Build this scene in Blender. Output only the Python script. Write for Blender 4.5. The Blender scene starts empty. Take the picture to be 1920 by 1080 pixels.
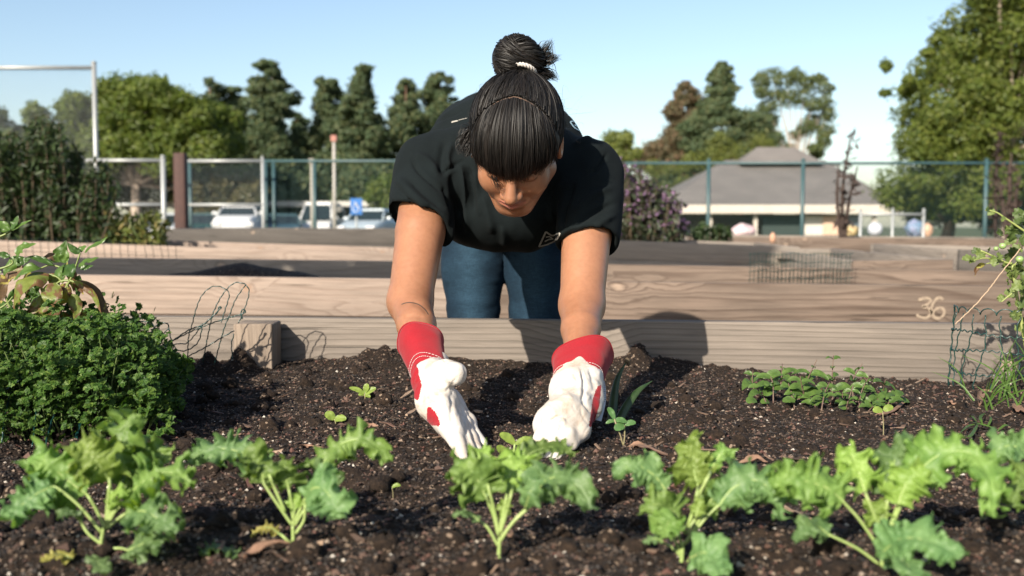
import bpy, bmesh, math, random
import numpy as np
from mathutils import Vector, Matrix
from mathutils.bvhtree import BVHTree

# ---------------------------------------------------------------- camera, sky, sun, exposure
sc = bpy.context.scene
FPX = 1867.0                      # focal length in pixels of a 1920 px wide picture (35 mm lens)
CAMZ = 0.80
PITCH = math.atan(115.0 / FPX)
cam_d = bpy.data.cameras.new("camera")
cam_d.lens = 35.0
cam_d.sensor_width = 36.0
cam_d.clip_start = 0.02
cam_d.clip_end = 3000
cam_d.dof.use_dof = True
cam_d.dof.focus_distance = 1.70
cam_d.dof.aperture_fstop = 4.6
cam = bpy.data.objects.new("camera", cam_d)
sc.collection.objects.link(cam)
cam.location = (0, 0, CAMZ)
cam.rotation_euler = (math.pi / 2 - PITCH, 0, 0)
sc.camera = cam

SUN_FROM = Vector((-0.0495, -0.089, 0.052)).normalized()    # direction towards the sun
SUN_ELEV = math.asin(SUN_FROM.z)
SUN_AZ = math.atan2(SUN_FROM.x, SUN_FROM.y)
world = bpy.data.worlds.new("World")
sc.world = world
world.use_nodes = True
wn = world.node_tree.nodes
wl = world.node_tree.links
wn.clear()
sky = wn.new("ShaderNodeTexSky")
sky.sky_type = 'NISHITA'
sky.sun_disc = False
sky.sun_elevation = SUN_ELEV
sky.sun_rotation = SUN_AZ % (2 * math.pi)
sky.air_density = 1.0
sky.dust_density = 1.1
sky.ozone_density = 1.0
bg = wn.new("ShaderNodeBackground")
bg.inputs['Strength'].default_value = 0.094
wo = wn.new("ShaderNodeOutputWorld")
wl.new(sky.outputs[0], bg.inputs[0])
wl.new(bg.outputs[0], wo.inputs[0])

sun_d = bpy.data.lights.new("sun", 'SUN')
sun_d.energy = 5.0
sun_d.angle = math.radians(0.5)
sun_d.color = (1.0, 0.90, 0.76)
sun = bpy.data.objects.new("sun", sun_d)
sc.collection.objects.link(sun)
sun.rotation_euler = SUN_FROM.to_track_quat('Z', 'Y').to_euler()

vs = sc.view_settings
vs.view_transform = 'Standard'
vs.look = 'None'
vs.exposure = 0.95
vs.gamma = 1.0
vs.use_curve_mapping = False
sc.cycles.use_denoising = True
sc.cycles.max_bounces = 6
sc.cycles.transparent_max_bounces = 8
sc.cycles.use_adaptive_sampling = True

ALB = 0.74
RNG = np.random.default_rng(7)
random.seed(7)
COL = sc.collection

# ---------------------------------------------------------------- helpers
def W(px, py, Y):
    """world point at distance Y (metres from the camera along +Y) seen at a pixel of the 1920x1080 photograph"""
    u = (px - 960.0) / FPX
    v = (540.0 - py) / FPX
    dy = math.cos(PITCH) + v * math.sin(PITCH)
    dz = -math.sin(PITCH) + v * math.cos(PITCH)
    t = Y / dy
    return Vector((u * t, Y, CAMZ + dz * t))

def WA(px, py, Y):
    return np.array(W(px, py, Y))

def proj(P):
    P = np.asarray(P, float)
    d = P - np.array([0, 0, CAMZ])
    f = d[..., 1] * math.cos(PITCH) - d[..., 2] * math.sin(PITCH)
    u = d[..., 1] * math.sin(PITCH) + d[..., 2] * math.cos(PITCH)
    return 960 + FPX * d[..., 0] / f, 540 - FPX * u / f

def mesh_np(name, V, Fc, smooth=True):
    """mesh from a vertex array and a face array (all faces with the same number of corners)"""
    V = np.ascontiguousarray(V, dtype=np.float32)
    Fc = np.ascontiguousarray(Fc, dtype=np.int32)
    me = bpy.data.meshes.new(name)
    n, k = Fc.shape
    me.vertices.add(len(V))
    me.vertices.foreach_set("co", V.ravel())
    me.loops.add(n * k)
    me.loops.foreach_set("vertex_index", Fc.ravel())
    me.polygons.add(n)
    me.polygons.foreach_set("loop_start", np.arange(0, n * k, k, dtype=np.int32))
    me.update(calc_edges=True)
    me.validate()
    me.polygons.foreach_set("use_smooth", np.full(len(me.polygons), smooth))
    return me

def link(name, me, mat=None, parent=None):
    o = bpy.data.objects.new(name, me)
    COL.objects.link(o)
    if mat is not None and me is not None and len(me.materials) == 0:
        for m in (mat if isinstance(mat, (list, tuple)) else [mat]):
            me.materials.append(m)
    if parent is not None:
        o.parent = parent
    return o

def tag(o, label=None, cat=None, group=None, kind=None):
    if label: o['label'] = label
    if cat: o['category'] = cat
    if group: o['group'] = group
    if kind: o['kind'] = kind
    return o

def empty(name, loc, label, cat, group=None):
    o = bpy.data.objects.new(name, None)
    COL.objects.link(o)
    o.location = loc
    return tag(o, label, cat, group)

def obj(name, V, Fc, mat, parent=None, smooth=True):
    """mesh object; the vertices are in world space and are shifted when the parent is an empty that stands elsewhere"""
    V = np.asarray(V, float)
    if parent is not None:
        off = np.array(world_loc(parent))
        V = V - off
    return link(name, mesh_np(name, V, Fc, smooth), mat, parent)

def world_loc(o):
    l = Vector(o.location)
    p = o.parent
    while p is not None:
        l = l + Vector(p.location)
        p = p.parent
    return l

class Mix:
    """collects pieces (arrays) that become one mesh"""
    def __init__(s):
        s.V = []; s.F = []; s.n = 0
    def add(s, V, Fc):
        V = np.asarray(V, float); Fc = np.asarray(Fc)
        s.V.append(V); s.F.append(Fc + s.n); s.n += len(V)
    def get(s):
        return np.concatenate(s.V), np.concatenate(s.F)
    def build(s, name, mat, parent=None, smooth=True):
        V, Fc = s.get()
        return obj(name, V, Fc, mat, parent, smooth)

def catmull(pts, n):
    pts = np.asarray(pts, float)
    if len(pts) == 2:
        t = np.linspace(0, 1, n)[:, None]
        return pts[0] * (1 - t) + pts[1] * t
    P = np.vstack([2 * pts[0] - pts[1], pts, 2 * pts[-1] - pts[-2]])
    m = len(pts) - 1
    out = []
    for u in np.linspace(0, m, n):
        i = min(int(u), m - 1)
        t = u - i
        p0, p1, p2, p3 = P[i], P[i + 1], P[i + 2], P[i + 3]
        out.append(0.5 * ((2 * p1) + (-p0 + p2) * t + (2 * p0 - 5 * p1 + 4 * p2 - p3) * t * t + (-p0 + 3 * p1 - 3 * p2 + p3) * t ** 3))
    return np.array(out)

def frames(C):
    T = np.gradient(C, axis=0)
    T /= np.linalg.norm(T, axis=1)[:, None] + 1e-12
    up = np.array([0.0, -0.3, 1.0]) if abs(T[0][2]) < 0.8 else np.array([1.0, -0.2, 0.0])
    A = []; B = []
    a = np.cross(T[0], up); a /= np.linalg.norm(a) + 1e-12
    for t in T:
        a = a - t * np.dot(a, t)
        a /= np.linalg.norm(a) + 1e-12
        A.append(a); B.append(np.cross(t, a))
    return T, np.array(A), np.array(B)

def tube(C, r, sides=6, caps=True):
    """quads round a polyline; r a number or one radius per point"""
    C = np.asarray(C, float)
    n = len(C)
    r = np.broadcast_to(np.asarray(r, float), (n,))
    T, A, B = frames(C)
    ang = np.linspace(0, 2 * np.pi, sides, endpoint=False)
    V = (C[:, None, :] + r[:, None, None] * (np.cos(ang)[None, :, None] * A[:, None, :] + np.sin(ang)[None, :, None] * B[:, None, :])).reshape(-1, 3)
    i = np.arange(n - 1)[:, None]; j = np.arange(sides)[None, :]
    a = i * sides + j; b = i * sides + (j + 1) % sides
    Fc = np.stack([a, b, b + sides, a + sides], -1).reshape(-1, 4)
    if caps:
        V = np.vstack([V, C[0], C[-1]])
        k = n * sides
        jj = np.arange(sides)
        f0 = np.stack([np.full(sides, k), (jj + 1) % sides, jj, jj], -1)
        f1 = np.stack([np.full(sides, k + 1), (n - 1) * sides + jj, (n - 1) * sides + (jj + 1) % sides, (n - 1) * sides + (jj + 1) % sides], -1)
        # degenerate quads are avoided: collapse through tiny offset vertices
        e0 = V[f0[:, 1]] * 0.5 + V[f0[:, 2]] * 0.5
        base = len(V)
        V = np.vstack([V, e0])
        f0 = np.stack([np.full(sides, k), (jj + 1) % sides, base + jj, jj], -1)
        e1 = V[f1[:, 1]] * 0.5 + V[f1[:, 2]] * 0.5
        base2 = len(V)
        V = np.vstack([V, e1])
        f1 = np.stack([np.full(sides, k + 1), (n - 1) * sides + jj, base2 + jj, (n - 1) * sides + (jj + 1) % sides], -1)
        Fc = np.vstack([Fc, f0, f1])
    return V, Fc

def box(cx, cy, cz, sx, sy, sz):
    x, y, z = sx / 2, sy / 2, sz / 2
    V = np.array([[-x, -y, -z], [x, -y, -z], [x, y, -z], [-x, y, -z], [-x, -y, z], [x, -y, z], [x, y, z], [-x, y, z]]) + np.array([cx, cy, cz])
    Fc = np.array([[0, 3, 2, 1], [4, 5, 6, 7], [0, 1, 5, 4], [1, 2, 6, 5], [2, 3, 7, 6], [3, 0, 4, 7]])
    return V, Fc

def bevel_box(sx, sy, sz, b=0.004, seg=2):
    bm = bmesh.new()
    bmesh.ops.create_cube(bm, size=1.0)
    for v in bm.verts:
        v.co = Vector((v.co.x * sx, v.co.y * sy, v.co.z * sz))
    bmesh.ops.bevel(bm, geom=list(bm.edges), offset=b, segments=seg, affect='EDGES', profile=0.5)
    me = bpy.data.meshes.new("box")
    bm.to_mesh(me); bm.free()
    me.polygons.foreach_set("use_smooth", [True] * len(me.polygons))
    return me

# lattice noise in numpy ------------------------------------------------
_PERM = RNG.random((64, 64, 64)).astype(np.float32)
def vnoise(P, s=1.0, off=0.0):
    P = np.asarray(P, float) * s + off
    if P.shape[-1] == 2:
        P = np.concatenate([P, np.zeros(P.shape[:-1] + (1,))], -1)
    i = np.floor(P).astype(int)
    f = P - i
    f = f * f * (3 - 2 * f)
    i %= 64
    j = (i + 1) % 64
    x0, y0, z0 = i[..., 0], i[..., 1], i[..., 2]
    x1, y1, z1 = j[..., 0], j[..., 1], j[..., 2]
    fx, fy, fz = f[..., 0], f[..., 1], f[..., 2]
    def L(a, b, t): return a + (b - a) * t
    return L(L(L(_PERM[x0, y0, z0], _PERM[x1, y0, z0], fx), L(_PERM[x0, y1, z0], _PERM[x1, y1, z0], fx), fy),
             L(L(_PERM[x0, y0, z1], _PERM[x1, y0, z1], fx), L(_PERM[x0, y1, z1], _PERM[x1, y1, z1], fx), fy), fz) * 2 - 1

def fbm(P, s=1.0, oct=4, off=0.0):
    v = 0; a = 1.0; t = 0
    for k in range(oct):
        v = v + a * vnoise(P, s, off + 13.7 * k); t += a
        a *= 0.5; s *= 2.03
    return v / t

# ---------------------------------------------------------------- materials
def new_mat(name):
    m = bpy.data.materials.new(name)
    m.use_nodes = True
    nt = m.node_tree
    b = nt.nodes['Principled BSDF']
    return m, nt, b

def setc(sock, c):
    sock.default_value = (c[0], c[1], c[2], 1)

def ramp(nt, stops, fac=None, interp='LINEAR'):
    r = nt.nodes.new("ShaderNodeValToRGB")
    cr = r.color_ramp
    cr.interpolation = interp
    while len(cr.elements) < len(stops): cr.elements.new(0.5)
    for e, (p, c) in zip(cr.elements, stops):
        e.position = p
        e.color = (c[0], c[1], c[2], 1) if not isinstance(c, (int, float)) else (c, c, c, 1)
    if fac is not None: nt.links.new(fac, r.inputs[0])
    return r

def noise_tex(nt, scale, detail=4, rough=0.55, vec=None, dist=0.0):
    n = nt.nodes.new("ShaderNodeTexNoise")
    n.inputs['Scale'].default_value = scale
    n.inputs['Detail'].default_value = detail
    n.inputs['Roughness'].default_value = rough
    n.inputs['Distortion'].default_value = dist
    if vec is not None: nt.links.new(vec, n.inputs['Vector'])
    return n

def coords(nt, kind='Object', scale=(1, 1, 1)):
    tc = nt.nodes.new("ShaderNodeTexCoord")
    mp = nt.nodes.new("ShaderNodeMapping")
    mp.inputs['Scale'].default_value = scale
    nt.links.new(tc.outputs[kind], mp.inputs['Vector'])
    return mp.outputs[0]

def bump(nt, b, h, strength=0.5, dist=0.01):
    bp = nt.nodes.new("ShaderNodeBump")
    bp.inputs['Strength'].default_value = strength
    bp.inputs['Distance'].default_value = dist
    nt.links.new(h, bp.inputs['Height'])
    nt.links.new(bp.outputs[0], b.inputs['Normal'])
    return bp

def mat_simple(name, c1, c2=None, rough=0.6, scale=20, spec=0.5, metal=0.0, bmp=0.0, bdist=0.003, kind='Object'):
    m, nt, b = new_mat(name)
    b.inputs['Roughness'].default_value = rough
    b.inputs['Metallic'].default_value = metal
    b.inputs['Specular IOR Level'].default_value = spec
    if c2 is None:
        setc(b.inputs['Base Color'], c1)
    else:
        v = coords(nt, kind)
        n = noise_tex(nt, scale, 5, 0.6, v)
        r = ramp(nt, [(0.3, c1), (0.7, c2)], n.outputs[0])
        nt.links.new(r.outputs[0], b.inputs['Base Color'])
        if bmp: bump(nt, b, n.outputs[0], bmp, bdist)
    return m

def mat_leaf(name, cols, trans=0.35, rough=0.5, tcol=None, nscale=0, spots=None, spec=0.4):
    """leaf: colour varies from leaf to leaf, part of the light goes through"""
    m, nt, b = new_mat(name)
    g = nt.nodes.new("ShaderNodeNewGeometry")
    k = len(cols)
    r = ramp(nt, [((i + 0.5) / k, c) for i, c in enumerate(cols)], g.outputs['Random Per Island'])
    col = r.outputs[0]
    if nscale:
        v = coords(nt)
        n = noise_tex(nt, nscale, 4, 0.6, v)
        mx = nt.nodes.new("ShaderNodeMix"); mx.data_type = 'RGBA'; mx.blend_type = 'MULTIPLY'
        mx.inputs[0].default_value = 0.8
        rr = ramp(nt, [(0.3, (0.6, 0.65, 0.6)), (0.7, (1.3, 1.25, 1.2))], n.outputs[0])
        nt.links.new(col, mx.inputs[6]); nt.links.new(rr.outputs[0], mx.inputs[7])
        col = mx.outputs[2]
        bump(nt, b, n.outputs[0], 0.5, 0.004)
    if spots:
        v = coords(nt)
        n2 = noise_tex(nt, spots[0], 3, 0.6, v, 0.6)
        f = ramp(nt, [(spots[1], 0.0), (spots[1] + 0.05, 1.0)], n2.outputs[0])
        mx = nt.nodes.new("ShaderNodeMix"); mx.data_type = 'RGBA'
        nt.links.new(f.outputs[0], mx.inputs[0]); nt.links.new(col, mx.inputs[6])
        setc(mx.inputs[7], spots[2])
        col = mx.outputs[2]
    nt.links.new(col, b.inputs['Base Color'])
    b.inputs['Roughness'].default_value = rough
    b.inputs['Specular IOR Level'].default_value = spec
    if trans > 0:
        t = nt.nodes.new("ShaderNodeBsdfTranslucent")
        mc = nt.nodes.new("ShaderNodeMix"); mc.data_type = 'RGBA'; mc.blend_type = 'MULTIPLY'
        mc.inputs[0].default_value = 1.0
        nt.links.new(col, mc.inputs[6])
        setc(mc.inputs[7], tcol or (1.25, 1.3, 0.5))
        nt.links.new(mc.outputs[2], t.inputs[0])
        ms = nt.nodes.new("ShaderNodeMixShader")
        ms.inputs[0].default_value = trans
        nt.links.new(b.outputs[0], ms.inputs[1]); nt.links.new(t.outputs[0], ms.inputs[2])
        nt.links.new(ms.outputs[0], nt.nodes['Material Output'].inputs[0])
    return m

def mat_wood(name, light, mid, dark, knot=(0.44, 0.33, 0.25), ring=26.0, knots=0.035, gray=0.4, seed=0.0, roughness=0.8, lowamp=5.5):
    """weathered softwood: grain runs along local X, rings bend round the knots"""
    m, nt, b = new_mat(name)
    N = nt.nodes; Lk = nt.links
    tc = N.new("ShaderNodeTexCoord")
    oi = N.new("ShaderNodeObjectInfo")
    # each plank reads another piece of the pattern
    sh = N.new("ShaderNodeVectorMath"); sh.operation = 'MULTIPLY_ADD'
    sh.inputs[1].default_value = (1, 1, 1)
    cmb = N.new("ShaderNodeCombineXYZ")
    mu = N.new("ShaderNodeMath"); mu.operation = 'MULTIPLY'; mu.inputs[1].default_value = 37.0
    Lk.new(oi.outputs['Random'], mu.inputs[0])
    for i in range(3): Lk.new(mu.outputs[0], cmb.inputs[i])
    Lk.new(tc.outputs['Object'], sh.inputs[0]); Lk.new(cmb.outputs[0], sh.inputs[2])
    P = sh.outputs[0]
    def mapping(v, scale, loc=(0, 0, 0)):
        q = N.new("ShaderNodeMapping")
        q.inputs['Scale'].default_value = scale; q.inputs['Location'].default_value = loc
        Lk.new(v, q.inputs['Vector']); return q.outputs[0]
    # knots
    vs_ = N.new('ShaderNodeSeparateXYZ'); Lk.new(mapping(P, (2.9, 0.6, 4.6), (seed, seed * 0.7, 0)), vs_.inputs[0])
    vc_ = N.new('ShaderNodeCombineXYZ'); Lk.new(vs_.outputs[0], vc_.inputs[0]); Lk.new(vs_.outputs[2], vc_.inputs[1])
    kd = noise_tex(nt, 1.0, 3, 0.6, mapping(P, (14, 14, 30)))
    ka = N.new('ShaderNodeVectorMath'); ka.operation = 'MULTIPLY_ADD'; ka.inputs[1].default_value = (0.16, 0.16, 0)
    Lk.new(kd.outputs['Color'], ka.inputs[0]); Lk.new(vc_.outputs[0], ka.inputs[2]); vk = ka.outputs[0]
    vo = N.new("ShaderNodeTexVoronoi"); vo.voronoi_dimensions = '2D'; vo.feature = 'F1'; vo.inputs['Scale'].default_value = 1.0
    vo.inputs['Randomness'].default_value = 1.0
    Lk.new(vk, vo.inputs['Vector'])
    kn = ramp(nt, [(0.0, 1.0), (0.17, 0.62), (0.42, 0.0)], vo.outputs['Distance'])
    core = ramp(nt, [(0.0, 0.75), (0.035, 0.65), (0.075, 0.0)], vo.outputs['Distance'])
    corerim = ramp(nt, [(0.065, 0.0), (0.085, 1.0), (0.11, 0.0)], vo.outputs['Distance'])
    sel = N.new("ShaderNodeSeparateColor"); Lk.new(vo.outputs['Color'], sel.inputs[0])
    gt = N.new("ShaderNodeMath"); gt.operation = 'GREATER_THAN'; gt.inputs[1].default_value = 1.0 - knots * 14
    Lk.new(sel.outputs[0], gt.inputs[0])
    def mul(a, c):
        q = N.new("ShaderNodeMath"); q.operation = 'MULTIPLY'
        Lk.new(a, q.inputs[0])
        if isinstance(c, (int, float)): q.inputs[1].default_value = c
        else: Lk.new(c, q.inputs[1])
        return q.outputs[0]
    def add(a, c):
        q = N.new("ShaderNodeMath"); q.operation = 'ADD'
        Lk.new(a, q.inputs[0])
        if isinstance(c, (int, float)): q.inputs[1].default_value = c
        else: Lk.new(c, q.inputs[1])
        return q.outputs[0]
    knm = mul(kn.outputs[0], gt.outputs[0])
    corem = mul(core.outputs[0], gt.outputs[0])
    rimm = mul(corerim.outputs[0], gt.outputs[0])
    # rings
    sep = N.new("ShaderNodeSeparateXYZ"); Lk.new(P, sep.inputs[0])
    low = noise_tex(nt, 1.0, 2, 0.5, mapping(P, (0.8, 1.5, 5.0)))
    z = add(add(mul(sep.outputs[2], ring), mul(low.outputs[0], lowamp)), mul(knm, 2.6))
    zn = noise_tex(nt, 1.0, 1, 0.5, mapping(P, (0.25, 0.25, 17.0)))
    z = add(z, mul(zn.outputs[0], 3.4))
    z = add(z, mul(sep.outputs[1], ring * 0.5))
    fr = N.new("ShaderNodeMath"); fr.operation = 'FRACT'; Lk.new(z, fr.inputs[0])
    lines = ramp(nt, [(0.0, 0.1), (0.55, 0.35), (0.86, 1.0), (0.97, 0.25), (1.0, 0.1)], fr.outputs[0])
    fib = noise_tex(nt, 1.0, 6, 0.7, mapping(P, (5.0, 60.0, 150.0)))
    blot = noise_tex(nt, 1.0, 4, 0.6, mapping(P, (1.6, 3.0, 9.0)))
    c1 = N.new("ShaderNodeMix"); c1.data_type = 'RGBA'
    br = ramp(nt, [(0.3, 0.0), (0.7, 1.0)], blot.outputs[0])
    Lk.new(br.outputs[0], c1.inputs[0]); setc(c1.inputs[6], mid); setc(c1.inputs[7], light)
    c2 = N.new("ShaderNodeMix"); c2.data_type = 'RGBA'
    Lk.new(mul(lines.outputs[0], gray), c2.inputs[0]); Lk.new(c1.outputs[2], c2.inputs[6]); setc(c2.inputs[7], dark)
    c3 = N.new("ShaderNodeMix"); c3.data_type = 'RGBA'; c3.blend_type = 'MULTIPLY'; c3.inputs[0].default_value = 0.75
    fr2 = ramp(nt, [(0.25, 0.55), (0.75, 1.3)], fib.outputs[0])
    Lk.new(c2.outputs[2], c3.inputs[6]); Lk.new(fr2.outputs[0], c3.inputs[7])
    c4 = N.new("ShaderNodeMix"); c4.data_type = 'RGBA'
    Lk.new(corem, c4.inputs[0]); Lk.new(c3.outputs[2], c4.inputs[6]); setc(c4.inputs[7], knot)
    c5 = N.new("ShaderNodeMix"); c5.data_type = 'RGBA'
    Lk.new(mul(rimm, 0.5), c5.inputs[0]); Lk.new(c4.outputs[2], c5.inputs[6]); setc(c5.inputs[7], dark)
    # small light pits and dark cracks
    cr = noise_tex(nt, 1.0, 3, 0.5, mapping(P, (2.5, 20, 70.0)))
    crr = ramp(nt, [(0.30, 1.0), (0.34, 0.0)], cr.outputs[0])
    c6 = N.new("ShaderNodeMix"); c6.data_type = 'RGBA'
    Lk.new(mul(crr.outputs[0], 0.55), c6.inputs[0]); Lk.new(c5.outputs[2], c6.inputs[6]); setc(c6.inputs[7], [q * 0.35 for q in dark])
    Lk.new(c6.outputs[2], b.inputs['Base Color'])
    b.inputs['Roughness'].default_value = roughness
    b.inputs['Specular IOR Level'].default_value = 0.25
    h = add(mul(lines.outputs[0], -0.6), mul(fib.outputs[0], 0.9))
    h = add(h, mul(crr.outputs[0], -0.9))
    bump(nt, b, h, 0.5, 0.0022)
    return m

M = {}
M['wood_near'] = mat_wood('weathered_near_plank', (0.30, 0.255, 0.215), (0.215, 0.185, 0.16), (0.08, 0.068, 0.058), gray=0.45, ring=66, knots=0.04, lowamp=3.2)
M['wood_pink'] = mat_wood('fresh_pink_plank', (0.47, 0.37, 0.305), (0.36, 0.29, 0.24), (0.19, 0.13, 0.10), gray=0.5, ring=30, knots=0.022, knot=(0.36, 0.22, 0.14))
M['wood_brown'] = mat_wood('weathered_brown_plank', (0.285, 0.215, 0.17), (0.165, 0.13, 0.105), (0.075, 0.048, 0.035), gray=0.68, ring=26, knots=0.042)
M['wood_gray'] = mat_wood('weathered_gray_plank', (0.36, 0.31, 0.265), (0.28, 0.245, 0.21), (0.14, 0.12, 0.10), gray=0.4, ring=30, knots=0.02)
M['wood_shaded'] = mat_wood('shaded_weathered_plank', (0.15, 0.135, 0.12), (0.105, 0.095, 0.087), (0.05, 0.042, 0.036), gray=0.4, ring=30, knots=0.02)  # weathered plank, the shade over some rear beds put into its colour
M['post'] = mat_wood('weathered_post', (0.34, 0.27, 0.21), (0.27, 0.215, 0.17), (0.13, 0.10, 0.08), gray=0.45, ring=45, knots=0.02)

def mat_soil():
    m, nt, b = new_mat('dark_planting_soil')
    v = coords(nt)
    n1 = noise_tex(nt, 9, 6, 0.7, v)
    n2 = noise_tex(nt, 160, 5, 0.7, v)
    vo = nt.nodes.new("ShaderNodeTexVoronoi"); vo.inputs['Scale'].default_value = 260
    nt.links.new(v, vo.inputs['Vector'])
    r = ramp(nt, [(0.30, (0.008, 0.005, 0.004)), (0.5, (0.026, 0.016, 0.010)), (0.68, (0.060, 0.038, 0.024)), (0.85, (0.11, 0.07, 0.045))], n2.outputs[0])
    mx = nt.nodes.new("ShaderNodeMix"); mx.data_type = 'RGBA'; mx.blend_type = 'MULTIPLY'; mx.inputs[0].default_value = 0.7
    r1 = ramp(nt, [(0.3, (0.6, 0.6, 0.62)), (0.7, (1.25, 1.2, 1.15))], n1.outputs[0])
    nt.links.new(r.outputs[0], mx.inputs[6]); nt.links.new(r1.outputs[0], mx.inputs[7])
    sp = ramp(nt, [(0.955, 0.0), (0.965, 1.0)], None)
    sc_ = nt.nodes.new("ShaderNodeSeparateColor"); nt.links.new(vo.outputs['Color'], sc_.inputs[0])
    nt.links.new(sc_.outputs[0], sp.inputs[0])
    m2 = nt.nodes.new("ShaderNodeMix"); m2.data_type = 'RGBA'
    nt.links.new(sp.outputs[0], m2.inputs[0]); nt.links.new(mx.outputs[2], m2.inputs[6]); setc(m2.inputs[7], (0.30, 0.22, 0.16))
    nt.links.new(m2.outputs[2], b.inputs['Base Color'])
    b.inputs['Roughness'].default_value = 0.9
    b.inputs['Specular IOR Level'].default_value = 0.3
    bump(nt, b, n2.outputs[0], 1.0, 0.006)
    return m
M['soil'] = mat_soil()

def mat_crumb():
    m, nt, b = new_mat('soil_crumb')
    g = nt.nodes.new("ShaderNodeNewGeometry")
    r = ramp(nt, [(0.0, (0.006, 0.004, 0.003)), (0.42, (0.020, 0.0125, 0.008)), (0.66, (0.042, 0.026, 0.017)), (0.83, (0.088, 0.057, 0.038)),
                  (0.90, (0.12, 0.05, 0.036)), (0.945, (0.17, 0.115, 0.08)), (0.982, (0.30, 0.22, 0.16)), (0.997, (0.60, 0.55, 0.48))], g.outputs['Random Per Island'])
    nt.links.new(r.outputs[0], b.inputs['Base Color'])
    b.inputs['Roughness'].default_value = 0.7
    return m
M['crumb'] = mat_crumb()
M['chip'] = mat_leaf('wood_chip', [(0.13, 0.08, 0.055), (0.20, 0.13, 0.09), (0.08, 0.05, 0.035), (0.28, 0.19, 0.13), (0.12, 0.06, 0.045)], trans=0.0, rough=0.75)
M['dry_leaf'] = mat_leaf('dry_leaf', [(0.38, 0.23, 0.16), (0.33, 0.19, 0.13), (0.42, 0.28, 0.2)], trans=0.15, rough=0.65, tcol=(1, .8, .6), nscale=60)
# ---------------------------------------------------------------- ground
def sheet(name, x0, x1, y0, y1, z, mat, nx=2, ny=2, fn=None):
    xs = np.linspace(x0, x1, nx); ys = np.linspace(y0, y1, ny)
    X, Y = np.meshgrid(xs, ys, indexing='ij')
    Z = np.full_like(X, z) if fn is None else fn(X, Y)
    V = np.stack([X, Y, Z], -1).reshape(-1, 3)
    i = np.arange(nx - 1)[:, None]; j = np.arange(ny - 1)[None, :]
    a = i * ny + j
    Fc = np.stack([a, a + ny, a + ny + 1, a + 1], -1).reshape(-1, 4)
    o = link(name, mesh_np(name, V, Fc), mat)
    o['kind'] = 'structure'
    return o

M['dirt'] = mat_simple('path_dirt', (0.09, 0.065, 0.045), (0.17, 0.125, 0.09), 0.9, 6, bmp=0.6, bdist=0.02)
M['asphalt'] = mat_simple('asphalt', (0.045, 0.045, 0.047), (0.065, 0.064, 0.062), 0.85, 3)
M['lawn'] = mat_simple('lawn_green', (0.045, 0.075, 0.02), (0.09, 0.11, 0.035), 0.9, 2)
sheet('ground', -900, 900, -60, 1500, -0.01, M['lawn'])
sheet('garden_path', -16, 16, -3, 24, -0.004, M['dirt'], 60, 60, lambda X, Y: -0.004 + 0.004 * vnoise(np.stack([X, Y], -1), 1.5))
sheet('parking_lot', -40, 8, 36, 72, -0.004, M['asphalt'])

# ---------------------------------------------------------------- raised beds of timber planks
def plank(P0, P1, h, t, mat, parent, away=1, name='plank'):
    """board with its top front edge running from P0 to P1; t goes away from the camera"""
    P0 = Vector(P0); P1 = Vector(P1)
    L = (P1 - P0).length
    me = bevel_box(L, t, h, 0.0035)
    ex = (P1 - P0).normalized()
    ey = Vector((-ex.y, ex.x, 0)).normalized()
    ez = ex.cross(ey)
    R = Matrix((ex, ey, ez)).transposed()
    c = (P0 + P1) / 2 + ey * (t / 2) * away - ez * (h / 2)
    o = link(name, me, mat, parent)
    off = world_loc(parent)
    o.location = c - off
    o.rotation_euler = R.to_euler()
    return o

def post(c, w, ztop, mat, parent, zbot=0.0):
    me = bevel_box(ztop - zbot, w, w, 0.004)     # long axis = local X so the grain runs upwards
    o = link('corner_post', me, mat, parent)
    o.location = Vector((c[0], c[1], (ztop + zbot) / 2)) - world_loc(parent)
    o.rotation_euler = (0, -math.pi / 2, 0)
    return o

def raised_bed(name, FL, FR, BL, BR, label, mats, h=0.142, t=0.038, soil_z=None, group='raised planting beds of timber planks', rows=4, posts=True, ends=True):
    """FL, FR, BL, BR: top outer corners front-left ... back-right"""
    FL, FR, BL, BR = map(Vector, (FL, FR, BL, BR))
    e = empty(name, ((FL + BR) / 2)[:2] + (0,) if False else Vector((((FL + BR) / 2).x, ((FL + BR) / 2).y, 0)), label, 'planter', group)
    for k in range(rows):
        dz = Vector((0, 0, -k * (h + 0.003)))
        hh = h
        if (FL + dz).z - hh < 0.0:
            hh = max(0.03, (FL + dz).z)
        plank(FL + dz, FR + dz, hh, t, mats[0], e)
        plank(BL + dz, BR + dz, hh, t, mats[1], e, away=-1)
        if ends:
            s = Vector((0.002, 0, 0))
            plank(FL + dz + Vector((t * 1.0, t + 0.002, 0)), BL + dz + Vector((t * 1.0, -t - 0.002, 0)), hh, t, mats[2], e, away=1)
            plank(FR + dz + Vector((-0.0, t + 0.002, 0)), BR + dz + Vector((-0.0, -t - 0.002, 0)), hh, t, mats[2], e, away=1)
    return e

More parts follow.
